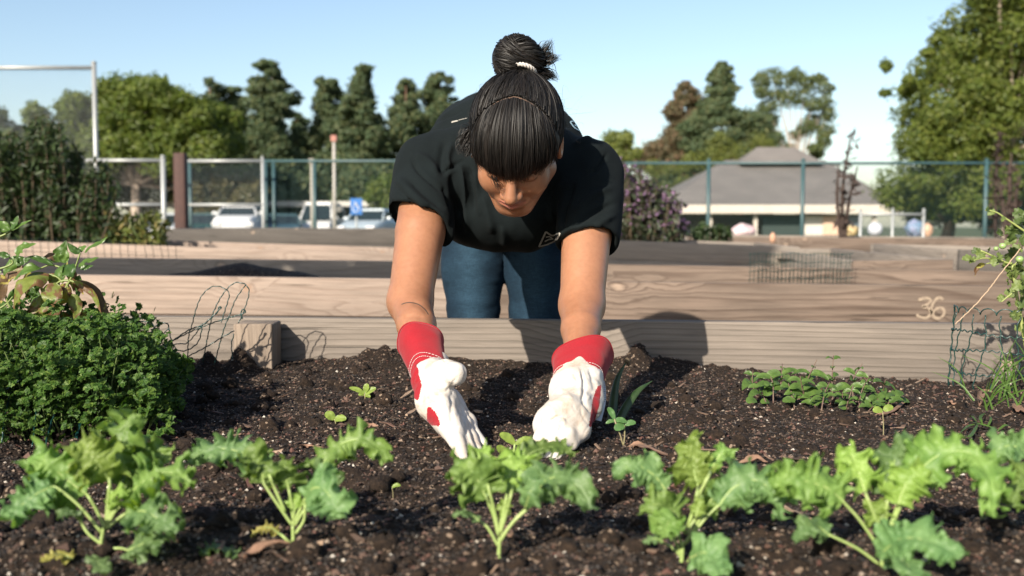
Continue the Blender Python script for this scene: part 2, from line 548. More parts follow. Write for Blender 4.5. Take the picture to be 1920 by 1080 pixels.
# near bed (the one being planted)
bed1 = empty('raised_bed', (0, 1.5, 0), 'nearest raised timber bed of dark soil that the woman leans over', 'planter', 'raised planting beds of timber planks')
nbL = W(-420, 588, 2.36); nbR = W(2500, 613, 2.24)
for k in range(4):
    dz = Vector((0, 0, -k * 0.145)); dz0 = 0.142
    zb = (nbL + dz).z
    plank(nbL + dz, nbR + dz, dz0 if zb > 0.15 else max(0.04, zb - 0.003), 0.038, M['wood_near'], bed1)
    plank(Vector((nbL.x, 0.55, nbL.z)) + dz, Vector((nbR.x, 0.55, nbR.z)) + dz, dz0 if zb > 0.15 else max(0.04, zb - 0.003), 0.038, M['wood_near'], bed1, away=-1)
    plank(Vector((nbL.x + 0.040, 0.553, nbL.z)) + dz, nbL + dz + Vector((0.040, -0.003, 0)), dz0 if zb > 0.15 else max(0.04, zb - 0.003), 0.038, M['wood_near'], bed1)
    plank(Vector((nbR.x - 0.002, 0.553, nbR.z)) + dz, nbR + dz + Vector((-0.002, -0.003, 0)), dz0 if zb > 0.15 else max(0.04, zb - 0.003), 0.038, M['wood_near'], bed1)
# the 4x4 post inside the bed at the left
pT = W(477, 606, 2.235)
post((pT.x, 2.262, 0), 0.0875, pT.z, M['post'], bed1, 0.1)

def soil_h(x, y):
    x = np.asarray(x, float); y = np.asarray(y, float)
    P = np.stack([x, y], -1)
    base = 0.474
    back = np.clip((y - 1.95) / 0.33, 0, 1) ** 1.5
    prof = np.interp(x, [-1.2, -0.72, -0.62, -0.55, -0.40, -0.33, -0.22, -0.10, 0.05, 0.22, 0.29, 0.36, 0.5, 0.7, 0.9, 1.1, 1.5],
                        [0.02, 0.012, 0.004, 0.008, 0.02, 0.040, 0.030, 0.014, 0.008, 0.016, 0.030, 0.018, 0.004, -0.014, -0.030, -0.036, -0.03])
    h = base + prof * back
    h = h + 0.012 * np.exp(-((y - 0.98) / 0.07) ** 2) - 0.014 * np.exp(-((y - 1.19) / 0.09) ** 2)
    h = h + 0.010 * fbm(P, 6, 3) + 0.015 * fbm(P, 19, 3, 5.1) * (0.6 + 0.4 * vnoise(P, 3)) + 0.0062 * fbm(P, 75, 2, 3.3)
    # clods by the left stake and behind the aloe
    for cx, cy, r, a in [(-0.665, 2.16, 0.035, 0.045), (-0.60, 2.20, 0.03, 0.05), (0.285, 2.24, 0.03, 0.03), (-0.30, 2.23, 0.05, 0.02), (-0.75, 2.1, 0.06, 0.03)]:
        d2 = ((x - cx) ** 2 + (y - cy) ** 2) / (r * r)
        h = h + a * np.exp(-d2 * 1.1) * (1 + 0.35 * vnoise(P, 60))
    return h

sx0, sx1 = -1.95, 1.95
n_x, n_y = 720, 360
so = sheet('bed_soil', sx0, sx1, 0.552, 2.232, 0, M['soil'], n_x, n_y, lambda X, Y: soil_h(X, Y))
# keep inside the planks: the sheet stops at the board fronts
me = so.data
co = np.empty(len(me.vertices) * 3, np.float32); me.vertices.foreach_get('co', co); co = co.reshape(-1, 3)
bx = (co[:, 0] - nbL.x) / (nbR.x - nbL.x)
yb = nbL.y + (nbR.y - nbL.y) * bx
co[:, 1] = 0.552 + (co[:, 1] - 0.552) / (2.232 - 0.552) * (yb + 0.01 - 0.552)
co[:, 2] = soil_h(co[:, 0], co[:, 1])
me.vertices.foreach_set('co', co.ravel()); me.update()

# crumbs, grit and perlite lying on the soil
_oct = np.array([[1, 0, 0], [-1, 0, 0], [0, 1, 0], [0, -1, 0], [0, 0, 1], [0, 0, -1]], float)
_of = np.array([[0, 2, 4], [2, 1, 4], [1, 3, 4], [3, 0, 4], [2, 0, 5], [1, 2, 5], [3, 1, 5], [0, 3, 5]])
def crumbs(name, n, rmin, rmax, mat, y0=0.80, y1=2.30, power=2.2, squash=(1, 1, 0.7), lift=0.3, parent=None, stretch=1.0):
    Y = RNG.uniform(y0, y1, n)
    X = RNG.uniform(-1, 1, n) * (Y * 0.56 + 0.05)
    bx = (X - nbL.x) / (nbR.x - nbL.x)
    Y = np.minimum(Y, nbL.y + (nbR.y - nbL.y) * bx - 0.004)
    R = rmin + (rmax - rmin) * RNG.random(n) ** power
    V = _oct[None] * RNG.uniform(0.55, 1.25, (n, 6, 1)) + RNG.normal(0, 0.15, (n, 6, 3))
    V = V * np.array(squash) * R[:, None, None]
    V[..., 0] *= stretch
    a = RNG.uniform(0, 2 * np.pi, n); ca, sa = np.cos(a)[:, None], np.sin(a)[:, None]
    x = V[..., 0] * ca - V[..., 1] * sa; y = V[..., 0] * sa + V[..., 1] * ca
    V = np.stack([x + X[:, None], y + Y[:, None], V[..., 2] + (soil_h(X, Y) + R * lift)[:, None]], -1).reshape(-1, 3)
    Fc = (_of[None] + 6 * np.arange(n)[:, None, None]).reshape(-1, 3)
    o = link(name, mesh_np(name, V, Fc, False), mat)
    return o
tag(crumbs('soil_crumbs', 135000, 0.0008, 0.0040, M['crumb']), 'loose crumbs, grit and white perlite lying over the dark soil', 'soil', kind='stuff')
tag(crumbs('gravel', 850, 0.004, 0.008, mat_leaf('reddish_stone', [(0.07, 0.04, 0.03), (0.13, 0.06, 0.045), (0.16, 0.10, 0.075), (0.05, 0.032, 0.025)], 0, 0.8), power=3, y0=.7), 'reddish and tan small stones strewn over the soil', 'gravel', kind='stuff')

# lumps of damp soil
def clods(n):
    mx = Mix()
    u = np.linspace(0, 2 * np.pi, 10, endpoint=False); v = np.linspace(0.15, np.pi - 0.15, 6)
    U, Vv = np.meshgrid(u, v, indexing='ij')
    d = np.stack([np.cos(U) * np.sin(Vv), np.sin(U) * np.sin(Vv), np.cos(Vv)], -1).reshape(-1, 3)
    i = np.arange(10)[:, None]; j = np.arange(5)[None]; a = i * 6 + j; b_ = ((i + 1) % 10) * 6 + j
    Fc = np.stack([a, a + 1, b_ + 1, b_], -1).reshape(-1, 4)
    for k in range(n):
        y = RNG.uniform(0.86, 2.25); x = RNG.uniform(-1, 1) * y * 0.55
        r = 0.004 + 0.013 * RNG.random() ** 2.5
        if y > 1.3 and 1.3 < y < 1.65 and abs(x) < 0.16: r = min(r, 0.006)
        P = d * (1 + 0.45 * vnoise(d, 1.7, k * 3.1) + 0.2 * vnoise(d, 4.5, k * 1.7))[:, None] * r * np.array([1, 1, 0.75])
        mx.add(P + [x, y, float(soil_h(x, y)) + r * 0.15], Fc)
    return mx
tag(clods(800).build('soil_clods', M['soil'], None, True), 'small lumps of damp dark soil lying over the bed', 'soil', kind='stuff')

# shredded wood chips lying flat
def chips(n):
    mx = Mix()
    Y = RNG.uniform(0.88, 2.2, n); X = RNG.uniform(-1, 1, n) * (Y * 0.55)
    for x, y in zip(X, Y):
        L = RNG.uniform(0.006, 0.024); w = L * RNG.uniform(0.1, 0.28); a = RNG.uniform(0, 6.28); th = w * 0.3
        V, Fc = box(0, 0, 0, L, w, th)
        V[:, 0] += RNG.normal(0, L * 0.08, 8); V[:, 1] += RNG.normal(0, w * 0.2, 8)
        tilt = RNG.normal(0, 0.25)
        V[:, 2] += V[:, 0] * tilt
        c, s = math.cos(a), math.sin(a)
        V = np.stack([V[:, 0] * c - V[:, 1] * s + x, V[:, 0] * s + V[:, 1] * c + y, V[:, 2] + float(soil_h(x, y)) + 0.004], -1)
        mx.add(V, Fc)
    return mx
tag(chips(420).build('mulch_chips', M['chip'], None, False), 'small shredded bark and wood chips scattered over the soil', 'mulch', kind='stuff')

# second bed, the one painted 36
m36 = empty('raised_bed', (0, 4.3, 0), 'raised timber bed painted with the number 36, behind the woman', 'planter', 'raised planting beds of timber planks')
D2 = 3.70
pts = [W(-500, 507, D2), W(905, 525, D2), W(2450, 544, D2)]
for k in range(4):
    dz = Vector((0, 0, -k * 0.147)); hh = 0.143 if pts[0].z + dz.z > 0.16 else max(0.04, pts[0].z + dz.z - 0.01)
    plank(pts[0] + dz, pts[1] + dz - Vector((0.002, 0, 0)), hh, 0.04, M['wood_pink'], m36)
    plank(pts[1] + dz + Vector((0.002, 0, 0)), pts[2] + dz, hh, 0.04, M['wood_brown'], m36)
b0, b1, b2 = W(-500, 476, 4.98), W(940, 492, 4.98), W(2400, 518, 4.98)
for k in range(4):
    dz = Vector((0, 0, -k * 0.147)); hh = 0.143 if b0.z + dz.z > 0.16 else max(0.04, b0.z + dz.z - 0.01)
    plank(b0 + dz, b1 + dz - Vector((0.002, 0, 0)), hh, 0.04, M['wood_gray'], m36)
    plank(b1 + dz + Vector((0.002, 0, 0)), b2 + dz, hh, 0.04, M['wood_brown'], m36)
    plank(pts[0] + dz + Vector((0.04, 0.045, 0)), b0 + dz + Vector((0.04, -0.045, 0)), hh, 0.04, M['wood_gray'], m36)
    plank(pts[2] + dz + Vector((0, 0.045, 0)), b2 + dz + Vector((0, -0.045, 0)), hh, 0.04, M['wood_gray'], m36)

def soil2(X, Y):
    P = np.stack([X, Y], -1)
    return 0.50 + 0.03 * fbm(P, 3, 4) + 0.005 * fbm(P, 30, 3) + 0.115 * np.exp(-((X + 1.25) / 0.42) ** 2 - ((Y - 4.62) / 0.3) ** 2) + 0.06 * np.exp(-((X + 2.2) / 0.3) ** 2 - ((Y - 4.6) / 0.3) ** 2)
sheet('bed_soil', -3.4, 3.9, 3.735, 4.95, 0, M['soil'], 260, 60, soil2)

# the number 36 brushed on the board in pale paint
def ribbon(px_pts, width, Yoff, n=40):
    C = catmull([list(p) for p in px_pts], n)
    T = np.gradient(C, axis=0); T /= np.linalg.norm(T, axis=1)[:, None]
    Nn = np.stack([-T[:, 1], T[:, 0]], -1)
    wv = width * (0.5 + 0.06 * np.sin(np.linspace(0, 19, n)))[:, None]
    return C + Nn * wv, C - Nn * wv
paint = mat_simple('pale_paint', (0.42, 0.33, 0.24), (0.26, 0.20, 0.15), 0.8, 90)
mx = Mix()
for stroke in ([(1722, 562), (1738, 559), (1745, 564), (1738, 571), (1730, 575), (1741, 578), (1745, 588), (1736, 596), (1722, 593), (1719, 589)],
               [(1769, 562), (1760, 558), (1751, 566), (1746, 580), (1750, 593), (1760, 597), (1769, 590), (1769, 581), (1761, 577), (1753, 581), (1749, 586)]):
    A, Bq = ribbon(stroke, 5.2, 0)
    n = len(A)
    V = []
    for p in list(A) + list(Bq):
        q = W(p[0], p[1], D2); V.append((q.x, q.y - 0.0015, q.z))
    V += [(a, b - 0.0012, c) for a, b, c in V]
    i = np.arange(n - 1)
    Fc = np.vstack([np.stack([i, i + 1, i + 1 + n, i + n], -1), np.stack([i + 2 * n, i + 3 * n, i + 3 * n + 1, i + 2 * n + 1], -1),
                    np.stack([i, i + 2 * n, i + 2 * n + 1, i + 1], -1), np.stack([i + n, i + n + 1, i + 3 * n + 1, i + 3 * n], -1)])
    mx.add(V, Fc)
mx.build('painted_number', paint, m36, False)

# further beds
def simple_bed(x0, x1, y0, y1, zL, zR, label, mf, mb, soil_top, skew=0.0):
    e = raised_bed('raised_bed', (x0, y0, zL), (x1, y0, zR), (x0 + skew, y1, zL + 0.01), (x1 + skew, y1, zR + 0.01), label, (mf, mb, M['wood_gray']))
    def fn(X, Y): return soil_top + 0.02 * fbm(np.stack([X, Y], -1), 3, 4)
    sheet('bed_soil', min(x0, x0 + skew) + 0.06, x1 - 0.03, y0 + 0.042, y1 - 0.042, 0, M['soil'], 60, 16, fn)
    return e
def xz(px, py, Y):
    q = W(px, py, Y); return q.x, q.z
a = xz(-250, 443, 6.9); b = xz(800, 477, 6.9)
simple_bed(a[0], b[0], 6.9, 8.1, a[1], b[1], 'sunlit timber bed behind bed 36, half hidden by the woman and the leafy bush', M['wood_pink'], M['wood_pink'], 0.58)
a = xz(300, 429, 9.6); b = xz(860, 431, 9.6)
simple_bed(a[0], b[0], 9.6, 10.9, a[1] + 0.0, b[1], 'far timber bed in front of the parked cars, ending behind the woman', M['wood_shaded'], M['wood_shaded'], 0.68)
a = xz(1115, 449, 7.4); b = xz(1500, 463, 7.4)
simple_bed(a[0], b[0], 7.4, 8.7, a[1], b[1], 'grey timber bed below the purple flowering bush', M['wood_gray'], M['wood_gray'], 0.6)
a = xz(1600, 489, 5.55); b = xz(1788, 487, 5.55)
simple_bed(a[0], b[0], 5.55, 8.0, a[1], b[1], 'narrow timber bed with a knotty end board, right of the wire netting', M['wood_brown'], M['wood_gray'], 0.56, skew=0.12)
a = xz(1800, 468, 6.4); b = xz(2250, 478, 6.4)
simple_bed(a[0], b[0], 6.4, 8.0, a[1], b[1], 'shaded grey timber bed behind the tomato plant', M['wood_shaded'], M['wood_gray'], 0.6)
a = xz(1290, 443, 10.4); b = xz(1950, 449, 10.4)
simple_bed(a[0], b[0], 10.4, 11.6, a[1], b[1], 'long far timber bed in front of the grey roofed house', M['wood_brown'], M['wood_gray'], 0.66)

# ---------------------------------------------------------------- chain link fences
M['galv'] = mat_simple('galvanised_steel', (0.36, 0.38, 0.38), (0.46, 0.48, 0.48), 0.45, 4, metal=0.3)
M['green_steel'] = mat_simple('green_coated_steel', (0.035, 0.085, 0.095), (0.05, 0.11, 0.12), 0.45, 4)
M['link_wire'] = mat_simple('coated_fence_wire', (0.05, 0.10, 0.10), None, 0.5)
M['link_galv'] = mat_simple('galvanised_fence_wire', (0.34, 0.37, 0.38), None, 0.45, metal=0.3)

def chainlink(P0, P1, z0, z1, pitch=0.072, r=0.0022):
    """diamond netting between two posts (in the vertical plane through P0 and P1)"""
    P0 = Vector(P0); P1 = Vector(P1)
    L = (P1 - P0).length; ex = (P1 - P0) / L; H = z1 - z0
    segs = []
    k = -H
    while k < L:
        for s in (1, -1):
            a0 = k if s > 0 else k + H
            # from bottom (x=a0, z0) to top (x=a0+s*H, z1)
            xa, za, xb, zb = a0, z0, a0 + s * H, z1
            def clip(xa, za, xb, zb):
                if max(xa, xb) <= 0 or min(xa, xb) >= L: return None
                dx = xb - xa; dz_ = zb - za
                t0, t1 = 0.0, 1.0
                for lim, sgn in ((0.0, 1), (L, -1)):
                    f0 = (xa - lim) * sgn; f1 = (xb - lim) * sgn
                    if f0 < 0 and f1 < 0: return None
                    if f0 < 0: t0 = max(t0, f0 / (f0 - f1))
                    elif f1 < 0: t1 = min(t1, f0 / (f0 - f1))
                if t1 <= t0: return None
                return xa + dx * t0, za + dz_ * t0, xa + dx * t1, za + dz_ * t1
            c = clip(xa, za, xb, zb)
            if c: segs.append(c)
        k += pitch
    S = np.array(segs)
    A = np.array(P0)[None] * [1, 1, 0] + S[:, 0:1] * np.array(ex) + np.stack([0 * S[:, 1], 0 * S[:, 1], S[:, 1]], -1)
    B = np.array(P0)[None] * [1, 1, 0] + S[:, 2:3] * np.array(ex) + np.stack([0 * S[:, 3], 0 * S[:, 3], S[:, 3]], -1)
    nrm = np.array(ex.cross(Vector((0, 0, 1))))
    d = B - A; d /= np.linalg.norm(d, axis=1)[:, None]
    s1 = np.cross(d, nrm)
    V = []
    for th in (0, 2.094, 4.189):
        V.append(A + r * (math.cos(th) * s1 + math.sin(th) * nrm)); V.append(B + r * (math.cos(th) * s1 + math.sin(th) * nrm))
    V = np.stack(V, 1).reshape(-1, 3)
    n = len(S); i = np.arange(n)[:, None] * 6
    Fc = np.concatenate([i + np.array([[0, 1, 3, 2]]), i + np.array([[2, 3, 5, 4]]), i + np.array([[4, 5, 1, 0]])])
    return V, Fc

def fence(label, xs_posts, D, ztop, rails, post_r, rail_r, mat, wmat, zx=None, pr=None, top_posts=None, pitch=0.072, wire_r=0.0022, group='chain link fence runs'):
    x0, x1 = min(xs_posts), max(xs_posts)
    e = empty('chain_link_fence', ((x0 + x1) / 2, D, 0), label, 'fence', group)
    for i, x in enumerate(xs_posts):
        zt = (top_posts[i] if top_posts else ztop + 0.05)
        V, Fc = tube([(x, D, 0), (x, D, zt)], post_r, 10)
        obj('post', V, Fc, mat, e)
        cV, cF = tube([(x, D, zt), (x, D, zt + post_r * 0.8)], [post_r * 1.25, post_r * 0.5], 10)
        obj('post_cap', cV, cF, mat, e)
    for z in rails:
        V, Fc = tube([(x0, D - post_r * 0.2, z), (x1, D - post_r * 0.2, z)], rail_r, 8)
        obj('rail', V, Fc, mat, e)
    V, Fc = chainlink((x0, D + 0.04, 0), (x1, D + 0.04, 0), 0.05, ztop, pitch, wire_r)
    o = obj('wire_netting', V, Fc, wmat, e, False)
    o['kind'] = 'stuff'
    return e
DF = 15.0
fx = lambda px: (px - 960) / FPX * DF
zf = lambda py, D=DF: W(960, py, D).z
# right run, green
e = fence('green chain link fence run before the grey roofed house, right of the woman', [fx(1145), fx(1327), fx(1503), fx(1845), fx(2180)], DF, zf(306), [zf(306)], 0.030, 0.021, M['green_steel'], M['link_wire'])
# middle run
e = fence('blue green chain link fence run in front of the pines, left of the woman', [fx(345), fx(490), fx(505), fx(583), fx(1130)], DF + 0.35, zf(302, DF + .35), [zf(302, DF + .35)], 0.028, 0.021, M['green_steel'], M['link_wire'], top_posts=[zf(302)] * 5)
# gate left, silver
e = fence('silver pipe gate panel beside the rusty brown post', [fx(172), fx(320)], DF - 0.25, zf(301, DF - .25), [zf(301, DF - .25), zf(384, DF - .25)], 0.038, 0.027, M['galv'], M['link_galv'], wire_r=0.0010)
e = fence('silver pipe fence panel right of the rusty brown post with a low middle rail', [fx(350), fx(498)], DF - 0.1, zf(302, DF - .1), [zf(302, DF - .1), zf(384, DF - .1)], 0.026, 0.025, M['galv'], M['link_galv'], wire_r=0.0010)
# tall backstop at far left
e = fence('tall silver backstop fence at the upper left corner', [fx(-150), fx(154)], DF + 0.6, zf(127, DF + .6), [zf(127, DF + .6)], 0.038, 0.032, M['galv'], M['link_galv'], top_posts=[zf(118, DF + .6)] * 2, pitch=0.06, wire_r=0.0019)
# low gate before the house
D = 13.0
e = fence('low pale wire gate left of the big tree, below the house eaves', [(1612 - 960) / FPX * D, (1672 - 960) / FPX * D, (1730 - 960) / FPX * D], D, zf(400, D), [zf(402, D)], 0.02, 0.018, M['galv'], M['link_galv'], wire_r=0.0016)
# rusty brown post
q = W(338, 287, 12.5)
me = bevel_box(0.14, 0.14, q.z, 0.01)
bp = link('wooden_post', me, mat_simple('rust_brown_paint', (0.045, 0.018, 0.014), (0.075, 0.03, 0.022), 0.75, 14, bmp=0.3, bdist=0.01))
bp.location = (q.x, 12.5, q.z / 2)
tag(bp, 'dark rusty brown square post standing beside the silver gate', 'post')

# thin poles in the parking lot
def pole(px, py, D, r, label, mat, lamp=None):
    q = W(px, py, D)
    V, Fc = tube([(q.x, D, 0), (q.x, D, q.z)], [r * 1.2, r * 0.8], 10)
    e = empty('lamp_post', (q.x, D, 0), label, 'pole')
    obj('pole', V, Fc, mat, e)
    V, Fc = tube([(q.x, D, 0), (q.x, D, 0.5)], [r * 2.4, r * 2.2], 12)
    obj('base', V, Fc, M['concrete'], e)
    V, Fc = box(q.x, D, q.z + r, r * 3, r * 3, r * 3.2)
    obj('cap', V, Fc, lamp or mat, e, False)
M['concrete'] = mat_simple('pale_concrete', (0.38, 0.35, 0.31), (0.48, 0.45, 0.40), 0.85, 3)
pole(626, 263, 30, 0.055, 'taller pale pole with a reddish top rising before the pines', mat_simple('pale_pole_paint', (0.42, 0.40, 0.36), (0.50, 0.47, 0.43), 0.6, 8), mat_simple('faded_red_cap', (0.40, 0.17, 0.13), None, 0.6))
pole(584, 305, 33, 0.05, 'shorter pale pole standing before the pines', M['concrete'])
pole(668, 384, 30, 0.03, 'short pole carrying the small blue parking sign', M['galv'])
q = W(668, 387, 29.9)
sg = empty('parking_sign', (q.x, 29.9, q.z), 'small blue square parking sign with a white wheelchair symbol', 'sign')
V, Fc = box(q.x, 29.9, q.z, 0.34, 0.02, 0.48)
obj('panel', V, Fc, mat_simple('sign_blue', (0.02, 0.17, 0.55), None, 0.4), sg, False)
mx = Mix()
for a_, b_ in (((0.0, 0.14), (0.0, 0.02)), ((0.0, 0.02), (0.08, 0.02)), ((0.08, 0.02), (0.12, -0.12)), ((0.0, 0.08), (0.07, 0.07))):
    mx.add(*tube([(q.x + a_[0] - .03, 29.88, q.z + a_[1]), (q.x + b_[0] - .03, 29.88, q.z + b_[1])], 0.015, 6))
t_ = np.linspace(0.6, 5.2, 14)
mx.add(*tube(np.stack([q.x - .02 + 0.09 * np.sin(-t_), np.full(14, 29.88), q.z - 0.07 + 0.09 * np.cos(t_)], -1), 0.013, 6))
mx.build('symbol', mat_simple('sign_white', (0.8, 0.8, 0.8), None, 0.5), sg)

# ---------------------------------------------------------------- house with grey hip roof
DH = 66.0
hx0, _ = xz(1238, 385, DH); hx1, _ = xz(1690, 385, DH)
ze = W(960, 384, DH).z
zr = W(960, 276, DH).z
rx0 = W(1395, 276, DH + 8).x; rx1 = W(1520, 276, DH + 8).x
house = empty('house', ((hx0 + hx1) / 2, DH + 8, 0), 'low house with a grey shingled hip roof and pale fascia behind the fence', 'house')
roofm, nt, b = new_mat('grey_shingle_roof')
v = coords(nt)
n1 = noise_tex(nt, 30, 4, .6, v); n0 = noise_tex(nt, 0.5, 3, .6, v)
wv = nt.nodes.new("ShaderNodeTexWave"); wv.wave_type = 'BANDS'; wv.bands_direction = 'Z'; wv.inputs['Scale'].default_value = 1.6; wv.inputs['Distortion'].default_value = 0.6
nt.links.new(v, wv.inputs['Vector'])
r = ramp(nt, [(0.3, (0.19, 0.175, 0.165)), (0.7, (0.25, 0.23, 0.215))], n0.outputs[0])
mxn = nt.nodes.new("ShaderNodeMix"); mxn.data_type = 'RGBA'; mxn.blend_type = 'MULTIPLY'; mxn.inputs[0].default_value = 0.3
nt.links.new(r.outputs[0], mxn.inputs[6]); nt.links.new(wv.outputs['Color'], mxn.inputs[7])
nt.links.new(mxn.outputs[2], b.inputs['Base Color']); b.inputs['Roughness'].default_value = 0.85
ov = 0.0
yF, yB = DH, DH + 17
zrr = W(960, 300, DH + 8.5).z
V = np.array([(hx0, yF, ze), (hx1, yF, ze), (hx1, yB, ze), (hx0, yB, ze), (rx0 - 1.2, DH + 8.5, zrr), (rx1 + 1.2, DH + 8.5, zrr)])
Fc = np.array([[0, 1, 5, 4], [2, 3, 4, 5], [1, 2, 5, 5], [3, 0, 4, 4], [3, 2, 1, 0]])
me = bpy.data.meshes.new('roof')
off = np.array(house.location)
me.from_pydata([tuple(p - off) for p in V], [], [(0, 1, 5, 4), (2, 3, 4, 5), (1, 2, 5), (3, 0, 4), (3, 2, 1, 0)])
rf = link('roof', me, roofm, house)
# monitor roof on the ridge
V2, F2 = [], []
c0 = (rx0 + rx1) / 2
mV = [(rx0 - 0.6, DH + 6.5, zrr - 0.35), (rx1 + 0.6, DH + 6.5, zrr - 0.35), (rx1 + 0.6, DH + 10.5, zrr - 0.35), (rx0 - 0.6, DH + 10.5, zrr - 0.35), (rx0 + 1.1, DH + 8.5, zrr + 0.95), (rx1 - 1.1, DH + 8.5, zrr + 0.95)]
me = bpy.data.meshes.new('ridge_roof')
me.from_pydata([tuple(np.array(p) - off) for p in mV], [], [(0, 1, 5, 4), (2, 3, 4, 5), (1, 2, 5), (3, 0, 4), (3, 2, 1, 0)])
link('ridge_roof', me, roofm, house)
for k in range(0, 46):   # standing rows of shingles that show as faint courses
    pass
M['fascia'] = mat_simple('cream_fascia', (0.62, 0.56, 0.48), (0.70, 0.64, 0.56), 0.7, 2)
V, Fc = box((hx0 + hx1) / 2, yF + 0.02, ze - 0.28, hx1 - hx0 - 0.05, 0.16, 0.56); obj('fascia', V, Fc, M['fascia'], house, False)
V, Fc = box((hx0 + hx1) / 2, yF + 4.5, ze - 0.65, hx1 - hx0 - 0.4, 8.0, 0.1); obj('soffit', V, Fc, mat_simple('soffit_brown', (0.15, 0.11, 0.08), None, 0.8), house, False)
wallm = mat_simple('stucco_wall', (0.13, 0.11, 0.085), (0.17, 0.14, 0.11), 0.9, 2)
V, Fc = box((hx0 + hx1) / 2, yF + 5.0, (ze - 0.7) / 2, hx1 - hx0 - 3.0, 0.3, ze - 0.7); obj('wall', V, Fc, wallm, house, False)
def hbox(nm, pxa, pxb, pya, pyb, D, mat, th=0.15):
    A = W(pxa, pya, D); Bp = W(pxb, pyb, D)
    V, Fc = box((A.x + Bp.x) / 2, D + th / 2, (A.z + Bp.z) / 2, abs(Bp.x - A.x), th, abs(A.z - Bp.z))
    return obj(nm, V, Fc, mat, house, False)
hbox('wall_panel', 1510, 1545, 399, 441, DH + 1.2, mat_simple('white_panel', (0.72, 0.68, 0.62), None, 0.7))
hbox('door', 1545, 1582, 401, 441, DH + 1.0, mat_simple('peach_door', (0.75, 0.52, 0.38), None, 0.7))
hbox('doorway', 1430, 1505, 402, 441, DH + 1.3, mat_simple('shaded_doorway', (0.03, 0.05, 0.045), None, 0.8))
hbox('window', 1585, 1612, 405, 435, DH + 1.1, mat_simple('window_pane', (0.12, 0.16, 0.2), None, 0.15))
for px in (1332, 1417, 1640):
    hbox('column', px - 3, px + 3, 398, 442, DH + 0.6, M['fascia'], 0.25)

# playthings and bundles near the house
def blob_thing(name, px, py, D, rx, rz, cols, label, cat, rough=0.6, lumps=0.18):
    q = W(px, py, D)
    n_u, n_v = 28, 16
    u = np.linspace(0, 2 * np.pi, n_u, endpoint=False); v = np.linspace(0.02, np.pi - 0.02, n_v)
    U, Vv = np.meshgrid(u, v, indexing='ij')
    d = np.stack([np.cos(U) * np.sin(Vv), np.sin(U) * np.sin(Vv), np.cos(Vv)], -1)
    rr = 1 + lumps * vnoise(d, 2.2, px * 0.1)
    P = d * rr[..., None] * np.array([rx, rx, rz]) + np.array([q.x, D, q.z])
    i = np.arange(n_u)[:, None]; j = np.arange(n_v - 1)[None, :]
    a = i * n_v + j; b_ = ((i + 1) % n_u) * n_v + j
    Fc = np.stack([a, a + 1, b_ + 1, b_], -1).reshape(-1, 4)
    o = obj(name, P.reshape(-1, 3), Fc, mat_simple(name + '_cloth', cols[0], cols[1], rough, 7), None)
    return tag(o, label, cat)
blob_thing('laundry_sack', 1393, 434, 24, 0.30, 0.19, ((0.74, 0.70, 0.68), (0.70, 0.40, 0.46)), 'white sack with pink patches slumped below the house fascia', 'sack')
blob_thing('paper_ball', 1641, 430, 24, 0.17, 0.17, ((0.75, 0.78, 0.85), (0.62, 0.66, 0.74)), 'round white ball lying left of the blue bundle', 'ball', lumps=0.03)
blob_thing('cloth_bundle', 1716, 430, 22, 0.21, 0.2, ((0.10, 0.30, 0.42), (0.34, 0.32, 0.50)), 'blue and lilac cloth bundle under the big tree', 'bundle', lumps=0.3)
blob_thing('terracotta_pot', 1738, 432, 21, 0.12, 0.15, ((0.70, 0.48, 0.34), (0.60, 0.34, 0.22)), 'peach coloured pot right of the blue bundle', 'pot', lumps=0.06)
blob_thing('straw_tuft', 1597, 434, 23, 0.16, 0.13, ((0.62, 0.48, 0.26), (0.40, 0.30, 0.12)), 'pale straw heap at the foot of the dark dead stalk', 'straw', lumps=0.3)
blob_thing('clay_pot', 1449, 446, 9.9, 0.030, 0.055, ((0.60, 0.36, 0.24), (0.50, 0.28, 0.18)), 'small orange clay pot standing on the long far bed', 'pot', lumps=0.05)

